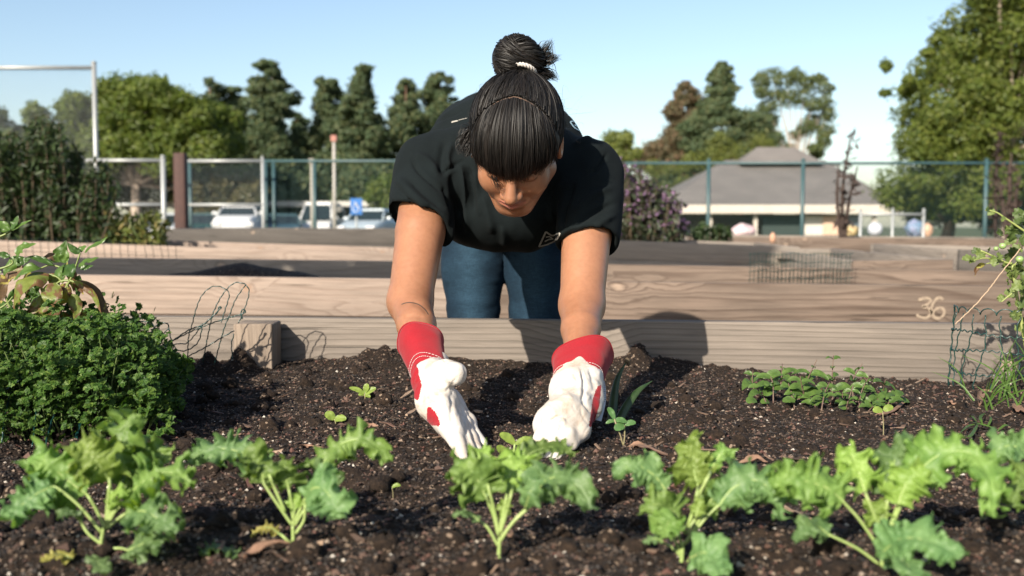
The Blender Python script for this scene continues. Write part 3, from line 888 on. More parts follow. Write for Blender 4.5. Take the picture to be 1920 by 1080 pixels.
# ---------------------------------------------------------------- cars
M['glass_dark'] = mat_simple('tinted_glass', (0.02, 0.03, 0.035), None, 0.08)
M['rubber'] = mat_simple('tyre_rubber', (0.02, 0.02, 0.02), None, 0.8)
M['chrome'] = mat_simple('chrome', (0.7, 0.7, 0.7), None, 0.15, metal=1.0)
M['lamp_glass'] = mat_simple('lamp_glass', (0.75, 0.76, 0.78), None, 0.1)
M['tail_red'] = mat_simple('tail_lamp_red', (0.45, 0.02, 0.02), None, 0.2)
def car(px, D, color, label, cat='car', front=True, h=1.6, w=1.85, L=4.5, yaw=0.0, group='cars parked beyond the fence', van=False, belt=0.72):
    x = (px - 960) / FPX * D
    e = empty('parked_car', (x, D, 0), label, cat, group)
    e.rotation_euler = (0, 0, yaw + (0 if front else math.pi))
    paint = mat_simple('car_paint', color, None, 0.25, spec=0.6)
    def part(name, V, Fc, mat, smooth=False, par=None, sub=0):
        me = mesh_np(name, V, Fc, smooth)
        o = link(name, me, mat, par or e)
        if sub:
            md = o.modifiers.new('bevel', 'BEVEL'); md.width = sub; md.segments = 3
        return o
    hb = h * (belt if not van else 0.62)
    # lower body: lofted cross sections along the length (front at -y)
    ys = np.array([-L / 2, -L / 2 + 0.25, -L / 2 + 1.0, -L / 2 + 1.5, L / 2 - 0.9, L / 2 - 0.2, L / 2])
    tops = np.array([0.62 + (belt - .72) * 2, 0.74 + (belt - .72) * 1.5, 0.88, 0.94, 0.96, 0.92, 0.72]) * hb / 0.96
    hw = np.array([0.80, 0.94, 1.0, 1.0, 1.0, 0.97, 0.86]) * w / 2
    V = []
    for y, t, a in zip(ys, tops, hw):
        V += [(-a * .94, y, 0.26), (-a, y, 0.50), (-a * .98, y, t * .86), (-a * .88, y, t), (a * .88, y, t), (a * .98, y, t * .86), (a, y, 0.50), (a * .94, y, 0.26)]
    V = np.array(V); n = len(ys)
    Fq = []
    for i in range(n - 1):
        for j in range(8):
            Fq.append([i * 8 + j, i * 8 + (j + 1) % 8, (i + 1) * 8 + (j + 1) % 8, (i + 1) * 8 + j])
    for b0_, rev in ((0, 1), ((n - 1) * 8, 0)):
        for q4 in ([0, 1, 6, 7], [1, 2, 5, 6], [2, 3, 4, 5]):
            Fq.append([b0_ + k for k in (q4 if not rev else q4[::-1])])
    part('body', V, np.array(Fq), paint, True, sub=0.05)
    # cabin with glass, roof on top
    y0, y1 = (-L / 2 + 1.15, L / 2 - 0.25) if not van else (-L / 2 + 0.7, L / 2 - 0.1)
    cab = []
    for z, a, s in ((hb * 0.93, 0.90, 0.0), (h * 0.93, 0.74, 1.0)):
        cab += [(-w / 2 * a, y0 + 0.62 * s, z), (w / 2 * a, y0 + 0.62 * s, z), (w / 2 * a, y1 - 0.35 * s, z), (-w / 2 * a, y1 - 0.35 * s, z)]
    Fb = np.array([[0, 1, 5, 4], [1, 2, 6, 5], [2, 3, 7, 6], [3, 0, 4, 7], [4, 5, 6, 7]])
    part('window', np.array(cab), Fb, M['glass_dark'])
    rt = np.array(cab[4:8]); 
    V = np.vstack([rt * [1.03, 1.0, 1] + [0, 0, -0.03], rt * [0.92, 0.97, 1] + [0, 0, h * 0.065]])
    part('roof', V, np.vstack([Fb, [[3, 2, 1, 0]]]), paint, sub=0.03)
    for sx in (-1, 1):
        for (i0, i1) in ((0, 4), (3, 7)):
            A = np.array(cab[i0]) * [sx if True else 1, 1, 1]; B_ = np.array(cab[i1]) * [sx, 1, 1]
            A[0] = sx * abs(A[0]); B_[0] = sx * abs(B_[0])
            V, Fc = tube([A, B_], 0.045, 6)
            part('pillar', V, Fc, paint, True)
        for y in (-L / 2 + 0.85, L / 2 - 0.85):
            t_ = np.linspace(0, 2 * np.pi, 18)
            V, Fc = tube([(sx * (w / 2 - 0.20), y, 0.33), (sx * (w / 2 - 0.01), y, 0.33)], 0.33, 18)
            wh = part('wheel', V, Fc, M['rubber'], True)
            V, Fc = tube([(sx * (w / 2 - 0.02), y, 0.33), (sx * (w / 2 + 0.005), y, 0.33)], 0.2, 14)
            part('rim', V, Fc, M['chrome'], True, wh)
        V, Fc = box(sx * w * 0.36, -L / 2 + 0.03, 0.62 * hb / 0.96, 0.38, 0.16, 0.17)
        part('headlight', V, Fc, M['lamp_glass'] if True else None, sub=0.03)
        V, Fc = box(sx * w * 0.40, L / 2 - 0.03, 0.78 * hb / 0.96, 0.22, 0.14, 0.28)
        part('tail_light', V, Fc, M['tail_red'], sub=0.03)
        V, Fc = box(sx * (w / 2 + 0.06), y0 + 0.35, hb * 1.0, 0.2, 0.12, 0.14)
        part('mirror', V, Fc, paint, sub=0.03)
    V, Fc = box(0, -L / 2 + 0.0, 0.52, w * 0.5, 0.1, 0.2); part('grille', V, Fc, M['rubber'], sub=0.02)
    V, Fc = box(0, -L / 2 - 0.03, 0.34, w * 0.9, 0.16, 0.16); part('bumper', V, Fc, paint, sub=0.03)
    V, Fc = box(0, L / 2 + 0.02, 0.36, w * 0.9, 0.14, 0.18); part('bumper', V, Fc, paint, sub=0.03)
    V, Fc = box(0, -L / 2 - 0.12, 0.40, 0.36, 0.02, 0.14); part('number_plate', V, Fc, M['lamp_glass'])
    return e
car(452, 44, (0.74, 0.76, 0.78), 'white hatchback facing the fence beside the dark teal car', yaw=0.12, h=1.76, belt=0.79)
car(384, 45, (0.02, 0.07, 0.08), 'dark teal car left of the white hatchback', h=1.42, yaw=0.1)
car(325, 47, (0.30, 0.34, 0.38), 'grey blue car leftmost in the row, behind the rusty brown post', h=1.45)
car(530, 46, (0.04, 0.09, 0.11), 'dark low car between the white hatchback and the white van', h=1.4, yaw=0.2)
car(606, 50, (0.80, 0.81, 0.80), 'white van facing the fence under the tall pale pole', cat='van', front=True, h=2.0, w=1.7, L=4.9, van=True)
car(700, 44, (0.42, 0.50, 0.56), 'silver blue car beside the blue parking sign', h=1.6, yaw=-0.2)
# long pale carport roof behind the cars
e = empty('carport', (-16, 58, 0), 'long low pale carport roof behind the parked cars', 'shelter')
A = W(245, 379, 58); Bp = W(740, 388, 58)
V, Fc = box((A.x + Bp.x) / 2, 58, A.z - 0.15, Bp.x - A.x, 5, 0.28); obj('roof', V, Fc, mat_simple('carport_sheet', (0.55, 0.54, 0.5), None, 0.5), e, False)
for k in range(7):
    x = A.x + (Bp.x - A.x) * (k + 0.3) / 6.8
    V, Fc = tube([(x, 58, 0), (x, 58, A.z - 0.29)], 0.07, 8); obj('post', V, Fc, M['galv'], e)
# boundary wall that closes the lot
A = W(150, 420, 74); Bp = W(900, 420, 74)
V, Fc = box((A.x + Bp.x) / 2, 76, 0.9, Bp.x - A.x, 0.2, 1.8)
tag(obj('boundary_wall', V, Fc, mat_simple('wall_grey', (0.2, 0.2, 0.17), (0.28, 0.27, 0.24), 0.9, 1), None, False), 'plain grey boundary wall at the back of the parking lot', 'wall', kind='structure')
# ---------------------------------------------------------------- trees and shrubs
def leaf_quads(C, Nrm, size, aspect=1.6, jitter=0.6, fold=0.0):
    """one quad (two triangles' worth) per point; C centres, Nrm preferred normals"""
    n = len(C)
    N = Nrm + RNG.normal(0, jitter, (n, 3))
    N /= np.linalg.norm(N, axis=1)[:, None] + 1e-9
    A = np.cross(N, RNG.normal(0, 1, (n, 3))); A /= np.linalg.norm(A, axis=1)[:, None] + 1e-9
    B = np.cross(N, A)
    s = np.asarray(size) * RNG.uniform(0.6, 1.35, n)
    s = s[:, None]
    V = np.stack([C - A * s * aspect * 0.5, C - B * s * 0.32 - A * s * 0.08 + N * s * 0.10, C + A * s * aspect * 0.5 - N * s * 0.08, C + B * s * 0.32 - A * s * 0.08 + N * s * 0.10], 1).reshape(-1, 3)
    Fc = (np.arange(n)[:, None] * 4 + np.arange(4)[None]).astype(int)
    return V, Fc

def clump_points(cent, rad, n):
    """points in the outer shell of ellipsoid clumps"""
    d = RNG.normal(0, 1, (n, 3)); d /= np.linalg.norm(d, axis=1)[:, None]
    r = RNG.uniform(0.45, 1.05, n) ** 0.7 + np.abs(RNG.normal(0, 0.22, n))
    r = r * (1 + 0.40 * vnoise(d, 2.1, float(np.sum(cent)) * 7.3))
    rad = np.asarray(rad) * RNG.uniform(0.75, 1.3, 3)
    return cent + d * r[:, None] * rad, d

M['ficus'] = mat_leaf('ficus_leaf', [(0.10, 0.155, 0.022), (0.15, 0.20, 0.03), (0.075, 0.12, 0.02), (0.19, 0.23, 0.045)], 0.35, 0.5)
M['pine'] = mat_leaf('pine_needles', [(0.075, 0.12, 0.055), (0.10, 0.145, 0.06), (0.055, 0.10, 0.05), (0.15, 0.165, 0.065)], 0.2, 0.6)
M['pine_brown'] = mat_leaf('dry_conifer', [(0.10, 0.10, 0.05), (0.16, 0.12, 0.06), (0.08, 0.09, 0.045), (0.20, 0.12, 0.07)], 0.15, 0.6)
M['euc'] = mat_leaf('eucalyptus_leaf', [(0.11, 0.15, 0.05), (0.08, 0.12, 0.04), (0.15, 0.17, 0.06)], 0.25, 0.5)
M['big'] = mat_leaf('big_tree_leaf', [(0.16, 0.21, 0.035), (0.12, 0.17, 0.03), (0.22, 0.25, 0.05), (0.09, 0.14, 0.03)], 0.4, 0.5)
M['yellow_tree'] = mat_leaf('yellow_green_leaf', [(0.22, 0.25, 0.05), (0.17, 0.20, 0.05), (0.12, 0.16, 0.04)], 0.3, 0.5)
M['bark'] = mat_simple('grey_brown_bark', (0.15, 0.11, 0.08), (0.28, 0.22, 0.17), 0.9, 5, bmp=0.6, bdist=0.03)
M['bark_pale'] = mat_simple('pale_bark', (0.38, 0.30, 0.24), (0.52, 0.43, 0.35), 0.85, 3)
M['bark_red'] = mat_simple('reddish_bark', (0.16, 0.09, 0.06), (0.24, 0.14, 0.10), 0.9, 4)

def tree(name, D, base_px, clumps, mat, bark, label, leaf=0.25, per=130, trunk_r=0.25, flat=0.8, depth=1.0, group=None, branch_to=0.6, kind_trunk=None, jit=0.7, cat='tree'):
    """clumps: list of (px, py, r_px); trunk runs from the ground at base_px up to the crown"""
    bx = (base_px - 960) / FPX * D
    e = empty(name, (bx, D, 0), label, cat, group)
    mx = Mix(); K = D / FPX
    C = []
    for (px, py, rp) in clumps:
        dd = RNG.uniform(-depth, depth)
        q = WA(px, py, D); q[1] += dd
        C.append((q, rp * K))
    for q, r in C:
        n = int(per * 2.6 * (0.5 + (r / 0.8)))
        P, d = clump_points(q, np.array([r, r, r * flat]), n)
        mx.add(*leaf_quads(P, d * 1.0, leaf * 0.6, jitter=jit))
    o = mx.build('crown', mat, e, False)
    # trunk and limbs
    tz = max(c[0][2] for c in C)
    cx = np.mean([c[0][0] for c in C])
    fork = np.array([bx * 0.6 + cx * 0.4, D, tz * 0.38])
    if kind_trunk == 'conifer':
        top = np.array([C[0][0][0], C[0][0][1], tz * 0.97])
        pts = [(bx, D, -0.1), ((bx + top[0]) / 2, D, tz * 0.5), tuple(top)]
        V, Fc = tube(catmull(pts, 12), np.linspace(trunk_r, 0.03, 12), 8)
        obj('trunk', V, Fc, bark, e)
    else:
        V, Fc = tube(catmull([(bx, D, -0.1), tuple((np.array([bx, D, 0]) + fork) / 2 + [0.1, 0, 0]), tuple(fork)], 8), np.linspace(trunk_r, trunk_r * 0.7, 8), 10)
        obj('trunk', V, Fc, bark, e)
    lm = Mix()
    order = sorted(range(len(C)), key=lambda i: -C[i][1])
    for i in order[:max(6, int(len(C) * branch_to))]:
        q, r = C[i]
        if kind_trunk == 'conifer':
            s = np.array([bx + (top[0] - bx) * min(1, q[2] / tz), D, max(0.5, q[2] - abs(q[0] - bx) * 0.2)])
            rr = 0.05
        else:
            s = fork; rr = trunk_r * 0.42
        mid = (s + q) / 2 + RNG.normal(0, 0.25, 3) * min(1, r)
        lm.add(*tube(catmull([s, mid, q], 8), np.linspace(rr, rr * 0.25, 8), 6, False))
    if lm.n: lm.build('branches', bark, e)
    return e

def dome(px, py, rx, ry, n, r0, r1, hollow=0.55):
    out = []
    while len(out) < n:
        a = RNG.uniform(0, 2 * np.pi); t = RNG.uniform(hollow, 1.0)
        x, y = math.cos(a) * t, math.sin(a) * t
        if RNG.random() < 0.28: x, y = RNG.uniform(-.6, .6), RNG.uniform(-.6, .6)
        out.append((px + x * rx, py + y * ry, RNG.uniform(r0, r1)))
    return out

# big round broadleaf, left
cl = []
for k in range(120):
    a = RNG.uniform(math.pi * 1.0, math.pi * 2.0); t = RNG.uniform(0.15, 1.0) ** 0.6
    cl.append((258 + math.cos(a) * t * 165, 300 + math.sin(a) * t * 138, RNG.uniform(16, 30)))
cl += [(k, 290 + RNG.uniform(-30, 45), RNG.uniform(18, 30)) for k in np.linspace(95, 425, 44)] + [(k, 230 + RNG.uniform(-40, 40), RNG.uniform(18, 28)) for k in np.linspace(340, 425, 14)]
cl += [(70, 250, 22), (60, 235, 18), (48, 290, 30), (90, 220, 22), (100, 190, 20), (40, 340, 30)]
tree('broadleaf_tree', 52, 250, cl, M['ficus'], M['bark_pale'], 'wide round broadleaf tree with pale limbs behind the silver gate', leaf=0.33, per=150, trunk_r=0.3, depth=2.2, branch_to=0.35)
# blue green tree peeping at far left
tree('broadleaf_tree', 55, -20, dome(0, 270, 46, 60, 24, 12, 22), M['pine'], M['bark'], 'bluish tree at the left edge seen through the backstop netting', leaf=0.3, per=120, depth=1.5)
# olive shrubbery under the fence rail, behind the cars
cl = [(x, 375 + RNG.uniform(-28, 30), RNG.uniform(16, 26)) for x in np.linspace(370, 480, 16)] + [(420, 345, 20), (440, 330, 18)]
tree('broadleaf_tree', 52, 420, cl, mat_leaf('olive_brown_leaf', [(0.12, 0.11, 0.04), (0.17, 0.14, 0.06), (0.09, 0.10, 0.035)], 0.2), M['bark'], 'olive brown bushy tree behind the white hatchback', leaf=0.28, per=140)

def conifer(name, D, px, top, bot, halfw, mat, label, n=70, skew=0.0, lean=0.0, gap=0.25, seed=0, group='pines beyond the parking lot', leaf=0.3, tip=0.12, bark=None):
    rng = np.random.default_rng(seed); n = int(n * 1.75)
    cl = [(px + lean, top + 9, 8)]
    H = bot - top
    for k in range(n):
        t = ((k + 0.5) / n) ** 0.85
        w = halfw * 1.25 * (tip + (1 - tip) * min(1, t * 1.25)) * (0.62 + 0.38 * math.sin(t * 15 + seed * 1.7)) 
        side = rng.uniform(-1, 1)
        side = math.copysign(abs(side) ** 0.7, side)
        r = (8 + 12 * min(1, t * 1.6)) * rng.uniform(0.6, 1.35)
        if rng.random() < gap * 0.4 and t > 0.15: side = math.copysign(1.2, side)
        cl.append((px + lean * (1 - t) + side * w * (1 + skew * np.sign(side)), top + 10 + t * H, r))
    return tree(name, D, px, cl, mat, bark or M['bark_red'], label, leaf=leaf, per=95, trunk_r=0.22, flat=0.62, depth=1.6, group=group, kind_trunk='conifer', branch_to=0.5, jit=0.8)
P_ = 'pine_tree'
conifer(P_, 66, 404, 150, 400, 34, M['pine'], 'small dark pine top just right of the round broadleaf tree', n=40, seed=1)
conifer(P_, 68, 446, 160, 400, 48, M['pine'], 'pointed pine directly left of the tallest clumpy pine', n=60, seed=2)
conifer(P_, 64, 508, 108, 410, 62, M['pine'], 'clumpy pine with a rounded top above the double fence post', n=95, seed=3, lean=-4, skew=-0.1, tip=0.3)
conifer(P_, 67, 612, 143, 410, 66, M['pine'], 'open pine behind the shorter pale pole', n=80, seed=4, lean=6, gap=0.5)
conifer(P_, 65, 672, 114, 410, 62, M['pine'], 'tall pointed pine behind the pale pole with the reddish top', n=110, seed=5, lean=6)
conifer(P_, 70, 560, 210, 410, 45, M['pine'], 'low pine filling the gap between two taller pines', n=50, seed=6)
conifer(P_, 66, 762, 145, 400, 64, M['pine'], 'slim pine nearest the sleeve of the woman, left side', n=75, seed=7, gap=0.5)
conifer(P_, 67, 826, 136, 400, 80, M['pine'], 'tufted pine partly hidden behind the shoulder of the woman', n=90, seed=8, tip=0.22)
tree('broadleaf_tree', 50, 730, [(x, 370 + RNG.uniform(-22, 34), RNG.uniform(12, 20)) for x in np.linspace(700, 775, 14)], M['ficus'], M['bark'], 'low green tree beside the blue parking sign', leaf=0.26, per=120)
tree('broadleaf_tree', 60, 560, [(x, 385 + RNG.uniform(-16, 30), RNG.uniform(12, 22)) for x in np.linspace(480, 690, 34)], M['pine'], M['bark'], 'dark low thicket tree behind the white van', leaf=0.26, per=120)
for k_, (xa, xb, D_, lab) in enumerate([(150, 345, 56, 'dark leafy tree mass low behind the silver gate'), (350, 500, 60, 'dark leafy tree mass low behind the silver panel and white hatchback'), (560, 735, 57, 'dark leafy tree mass low behind the two pale poles')]):
    tree('broadleaf_tree', D_, (xa + xb) / 2, [(x, 345 + RNG.uniform(-34, 38), RNG.uniform(14, 24)) for x in np.linspace(xa, xb, 30)], [M['pine'], mat_leaf('dark_foliage', [(0.04, 0.07, 0.025), (0.06, 0.10, 0.035)], 0.2), M['pine']][k_], M['bark'], lab, leaf=0.3, per=90, trunk_r=0.15, branch_to=0.2)
# right of the woman
tree('broadleaf_tree', 45, 1160, dome(1160, 285, 34, 30, 20, 9, 15, 0.2) + [(1150, 262, 12), (1172, 262, 12), (1190, 290, 10)], M['yellow_tree'], M['bark'], 'small yellow green tree rising above the purple bush', leaf=0.22, per=120)
conifer('conifer_tree', 92, 1272, 152, 400, 74, M['pine_brown'], 'brownish sparse conifer left of the taller green one', leaf=0.38, n=90, seed=11, group=None, gap=0.3, lean=14)
conifer('conifer_tree', 90, 1352, 116, 400, 102, M['pine'], 'broad green conifer with a thin spire above the grey roof', leaf=0.38, n=140, seed=12, group=None, tip=0.06)
tree('broadleaf_tree', 88, 1400, [(x, 290 + RNG.uniform(-26, 30), RNG.uniform(12, 20)) for x in np.linspace(1330, 1450, 20)] + [(x, 330 + RNG.uniform(-30, 30), 16) for x in np.linspace(1225, 1340, 14)], M['yellow_tree'], M['bark_red'], 'yellowish leafy tree filling the foot of the broad conifer', leaf=0.27, per=120, depth=1.0)
cl = [(1430, 150, 16), (1450, 142, 15), (1475, 150, 18), (1495, 140, 16), (1510, 155, 17), (1540, 145, 13), (1548, 165, 14), (1424, 175, 12), (1440, 200, 15), (1432, 215, 13), (1450, 225, 14),
      (1460, 175, 15), (1480, 185, 15), (1505, 180, 16), (1520, 200, 15), (1545, 195, 13), (1550, 215, 13), (1530, 225, 16), (1510, 240, 14), (1545, 245, 14), (1540, 265, 14), (1525, 280, 12), (1500, 250, 12), (1440, 250, 17), (1425, 262, 18), (1460, 262, 12), (1480, 280, 10), (1535, 290, 10)]
tree('eucalyptus_tree', 94, 1495, cl, M['euc'], M['bark_pale'], 'airy eucalyptus with pale limbs rising behind the house ridge', leaf=0.36, per=110, trunk_r=0.2, depth=1.0, branch_to=0.8)
# big tree, right
cl = []
rng = np.random.default_rng(21)
def edgeL(y): return float(np.interp(y, [-40, 20, 60, 110, 140, 200, 260, 300, 340, 400], [1800, 1790, 1765, 1755, 1745, 1700, 1690, 1678, 1675, 1700]))
for k in range(300):
    y = rng.uniform(-60, 390)
    x0 = edgeL(y) + 14
    x = x0 + rng.uniform(0, 1) ** 0.9 * (2050 - x0)
    cl.append((x, y, rng.uniform(19, 34)))
cl += [(1698, 108, 11), (1707, 112, 9), (1668, 165, 10), (1680, 178, 12), (1690, 172, 9), (1665, 172, 8)]
tree('broadleaf_tree', 27, 1880, cl, M['big'], M['bark_pale'], 'big bright green tree with pale limbs filling the right upper corner', leaf=0.15, per=170, trunk_r=0.22, depth=1.6, branch_to=0.12)
# dark evergreen mass under it
tree('broadleaf_tree', 34, 1760, [(x, 350 + rng.uniform(-30, 62), rng.uniform(16, 26)) for x in np.linspace(1690, 1940, 40)], mat_leaf('dark_evergreen', [(0.03, 0.055, 0.025), (0.05, 0.08, 0.03)], 0.15), M['bark'], 'dark evergreen thicket at the foot of the big right tree', leaf=0.2, per=150)
# pale limb crossing right below the big tree's crown
# ---- shrubs in the beds
def upright_shrub(name, stems, mat, stem_mat, label, leaf=0.03, n_per=60, D=5.6, lean=0.12, spread=0.06, cat='shrub', flowers=None, ybase=None):
    """stems: list of (base px, top px, top py, depth offset)"""
    e = empty(name, (W(stems[0][0], 400, D).x, D, 0), label, cat)
    mx = Mix(); sm = Mix(); fm = Mix()
    for (bp, tp, ty, dd) in stems:
        A = WA(bp, 480 if ybase is None else ybase, D + dd); B = WA(tp, ty, D + dd)
        A[2] = min(A[2], 0.6)
        mid = (A + B) / 2 + RNG.normal(0, 0.03, 3)
        C = catmull([A, mid, B], 14)
        sm.add(*tube(C, np.linspace(0.007, 0.002, 14), 5))
        L = np.linalg.norm(B - A)
        n = max(8, int(n_per * L))
        t = RNG.uniform(0.12, 1.0, n)
        P = np.stack([np.interp(t, np.linspace(0, 1, 14), C[:, k]) for k in range(3)], -1)
        off = RNG.normal(0, 1, (n, 3)); off /= np.linalg.norm(off, axis=1)[:, None]
        sp = spread * (1.25 - t)[:, None]
        P = P + off * sp * RNG.uniform(0.3, 1.5, (n, 1))
        mx.add(*leaf_quads(P, off + np.array([0, 0, 0.5]), leaf, aspect=1.9, jitter=0.5))
        if flowers:
            m_ = RNG.random(n) < flowers[1]
            m_ &= t > 0.45
            if m_.sum(): fm.add(*leaf_quads(P[m_] + off[m_] * 0.015, off[m_], flowers[2], aspect=1.1, jitter=0.6))
    o = mx.build('foliage', mat, e, False); 
    sm.build('stems', stem_mat, e)
    if fm.n: fm.build('flowers', flowers[0], e, False)
    return e
M['stem_green'] = mat_simple('green_stem', (0.10, 0.16, 0.04), (0.15, 0.2, 0.06), 0.5, 20)
M['stem_brown'] = mat_simple('brown_stem', (0.08, 0.06, 0.035), (0.13, 0.09, 0.05), 0.8, 20)
M['bushdark'] = mat_leaf('dark_herb_leaf', [(0.03, 0.055, 0.018), (0.045, 0.08, 0.022), (0.06, 0.10, 0.03), (0.025, 0.045, 0.018)], 0.25)
st = []
for k in range(150):
    x = RNG.uniform(-60, 205)
    top = float(np.interp(x, [-60, 0, 40, 70, 100, 130, 180, 230, 300], [225, 240, 255, 205, 225, 262, 300, 345, 400])) + abs(RNG.normal(0, 38))
    st.append((x * 0.8 + 30 + RNG.normal(0, 10), x + RNG.normal(0, 8), top, RNG.uniform(-0.35, 0.35)))
upright_shrub('herb_bush', st, M['bushdark'], M['stem_brown'], 'tall dark leafy bush of upright stems at the left behind the beds', leaf=0.034, n_per=105, D=7.4, spread=0.085)
st = [(RNG.uniform(170, 300), 0, 0, 0) for k in range(46)]
st = [(b, b + RNG.normal(0, 22), 395 + abs(RNG.normal(0, 22)), RNG.uniform(-0.2, 0.2)) for b, *_ in st]
upright_shrub('weedy_shrub', st, mat_leaf('yellow_weed_leaf', [(0.12, 0.16, 0.03), (0.20, 0.21, 0.05), (0.08, 0.12, 0.03), (0.25, 0.2, 0.06)], 0.3), M['stem_green'], 'yellow green weedy plants right of the tall dark bush', leaf=0.035, n_per=140, D=7.3, spread=0.07)
st = []
for k in range(130):
    x = RNG.uniform(1105, 1290)
    top = float(np.interp(x, [1100, 1140, 1180, 1210, 1240, 1270, 1300], [300, 298, 305, 320, 348, 372, 405])) + abs(RNG.normal(0, 30))
    st.append((x * 0.75 + 300, x + RNG.normal(0, 8), top, RNG.uniform(-0.35, 0.35)))
upright_shrub('flowering_bush', st, mat_leaf('sage_leaf', [(0.045, 0.07, 0.03), (0.07, 0.09, 0.045), (0.09, 0.08, 0.06)], 0.2), M['stem_brown'], 'purple flowering bush right behind the sleeve of the woman', leaf=0.034, n_per=90, D=8.0, spread=0.09,
              flowers=(mat_leaf('purple_petal', [(0.16, 0.09, 0.18), (0.24, 0.14, 0.26), (0.11, 0.06, 0.12), (0.38, 0.22, 0.38)], 0.2, tcol=(1, .8, 1.1)), 0.55, 0.034))
st = [(x, x + RNG.normal(0, 6), 428 + RNG.normal(0, 4), RNG.uniform(-.2, .2)) for x in np.linspace(1300, 1370, 22)]
upright_shrub('low_shrub', st, M['bushdark'], M['stem_brown'], 'low dark green shrub at the right foot of the purple bush', leaf=0.04, n_per=160, D=9.0, spread=0.06)
# dead dark stalks
def stalks(base_px, tips, D, label, r=0.03, name='dead_stalk'):
    e = empty(name, (W(base_px, 440, D).x, D, 0), label, 'plant')
    dm = mat_simple('dead_dark_stalk', (0.035, 0.022, 0.018), (0.07, 0.045, 0.035), 0.9, 12)
    for (mx_, my, tx, ty) in tips:
        A = WA(base_px, 470, D); A[2] = 0.4
        C = catmull([A, WA(mx_, my, D), WA(tx, ty, D)], 16)
        rr = np.linspace(r, 0.008, 16) * (1 + 0.25 * vnoise(C, 6))
        V, Fc = tube(C, rr, 7)
        obj('stalk', V, Fc, dm, e)
    t = RNG.uniform(0, 1, 90); k = RNG.integers(0, len(tips), 90)
    P = np.array([WA(base_px, 440, D) * (1 - a) + WA(tips[i][2], tips[i][3], D) * a for a, i in zip(t, k)])
    P += RNG.normal(0, 0.04, P.shape)
    V, Fc = leaf_quads(P, np.tile([0, 0, -1.0], (90, 1)), 0.06, 2.2, 0.5)
    obj('dry_leaves', V, Fc, dm, e, False)
stalks(1582, [(1580, 360, 1596, 248), (1570, 380, 1573, 308), (1590, 390, 1608, 312)], 11.0, 'dark dead stalk rising in front of the house, right of the white panel', 0.032)
stalks(1895, [(1893, 340, 1897, 288), (1905, 370, 1912, 330), (1880, 380, 1872, 335)], 11.0, 'dark dead stalk beside the right fence post', 0.03)
stalks(1866, [(1868, 330, 1874, 248)], 12.0, 'thin dark upright stick in front of the big right tree', 0.02)

# unseen tree added left of the frame, crown shaped to shade the middle beds
e = empty('broadleaf_tree', (-4.4, 1.5, 0), 'unseen tree added left of the garden beds to shade the middle ones', 'tree')
mx = Mix()
shade = [(-2.2 - 0.16 * k + 0.1 * math.sin(k * 2), 1.5 + 0.25 * math.sin(k * 1.7), 2.62 + 0.10 * math.sin(k * 2.3), 0.30) for k in range(17)]
shade += [(-3.4 - 0.2 * k, 1.4, 3.0 + 0.1 * math.sin(k), 0.3) for k in range(8)]
shade += [(-2.75 + 0.30 * k, 1.5, 4.05 + 0.06 * math.sin(k * 2), 0.15) for k in range(5)]
lm = Mix()
for x, y, z, r_ in shade:
    P, d = clump_points(np.array([x, y, z]), np.array([r_, r_, r_ * 0.8]), 110)
    mx.add(*leaf_quads(P, d, 0.12, jitter=0.6))
    s_ = np.array([-4.3, 1.5, 2.0])
    lm.add(*tube(catmull([s_, (s_ + [x, y, z]) / 2 + [0, 0, 0.2], [x, y, z]], 8), np.linspace(0.035, 0.008, 8), 5, False))
mx.build('crown', M['big'], e, False); lm.build('branches', M['bark'], e)
V, Fc = tube(catmull([(-4.4, 1.5, -0.05), (-4.5, 1.5, 1.0), (-4.3, 1.5, 2.05)], 10), np.linspace(0.10, 0.07, 10), 9)
obj('trunk', V, Fc, M['bark'], e)
# ---------------------------------------------------------------- distance-field bodies and their surface
def smin(a, b, k):
    h = np.clip(0.5 + 0.5 * (b - a) / k, 0, 1)
    return b + (a - b) * h - k * h * (1 - h)
def smax(a, b, k): return -smin(-a, -b, k)
def ell(P, c, r):
    q = (P - np.asarray(c)) / np.asarray(r)
    k0 = np.linalg.norm(q, axis=1)
    k1 = np.linalg.norm(q / np.asarray(r), axis=1) + 1e-9
    return k0 * (k0 - 1.0) / k1
def cap(P, a, b, ra, rb, s=None):
    """tapered capsule; s squashes space (sx, sy, sz) before measuring"""
    a = np.asarray(a, float); b = np.asarray(b, float)
    if s is not None:
        s = np.asarray(s); P = P / s; a = a / s; b = b / s
    ab = b - a
    t = np.clip(((P - a) @ ab) / (ab @ ab), 0, 1)
    d = np.linalg.norm(P - a - t[:, None] * ab, axis=1) - (ra + (rb - ra) * t)
    return d * (min(s) if s is not None else 1.0)
def chain(P, pts, rs, k=0.01, s=None):
    d = None
    for i in range(len(pts) - 1):
        c = cap(P, pts[i], pts[i + 1], rs[i], rs[i + 1], s)
        d = c if d is None else smin(d, c, k)
    return d

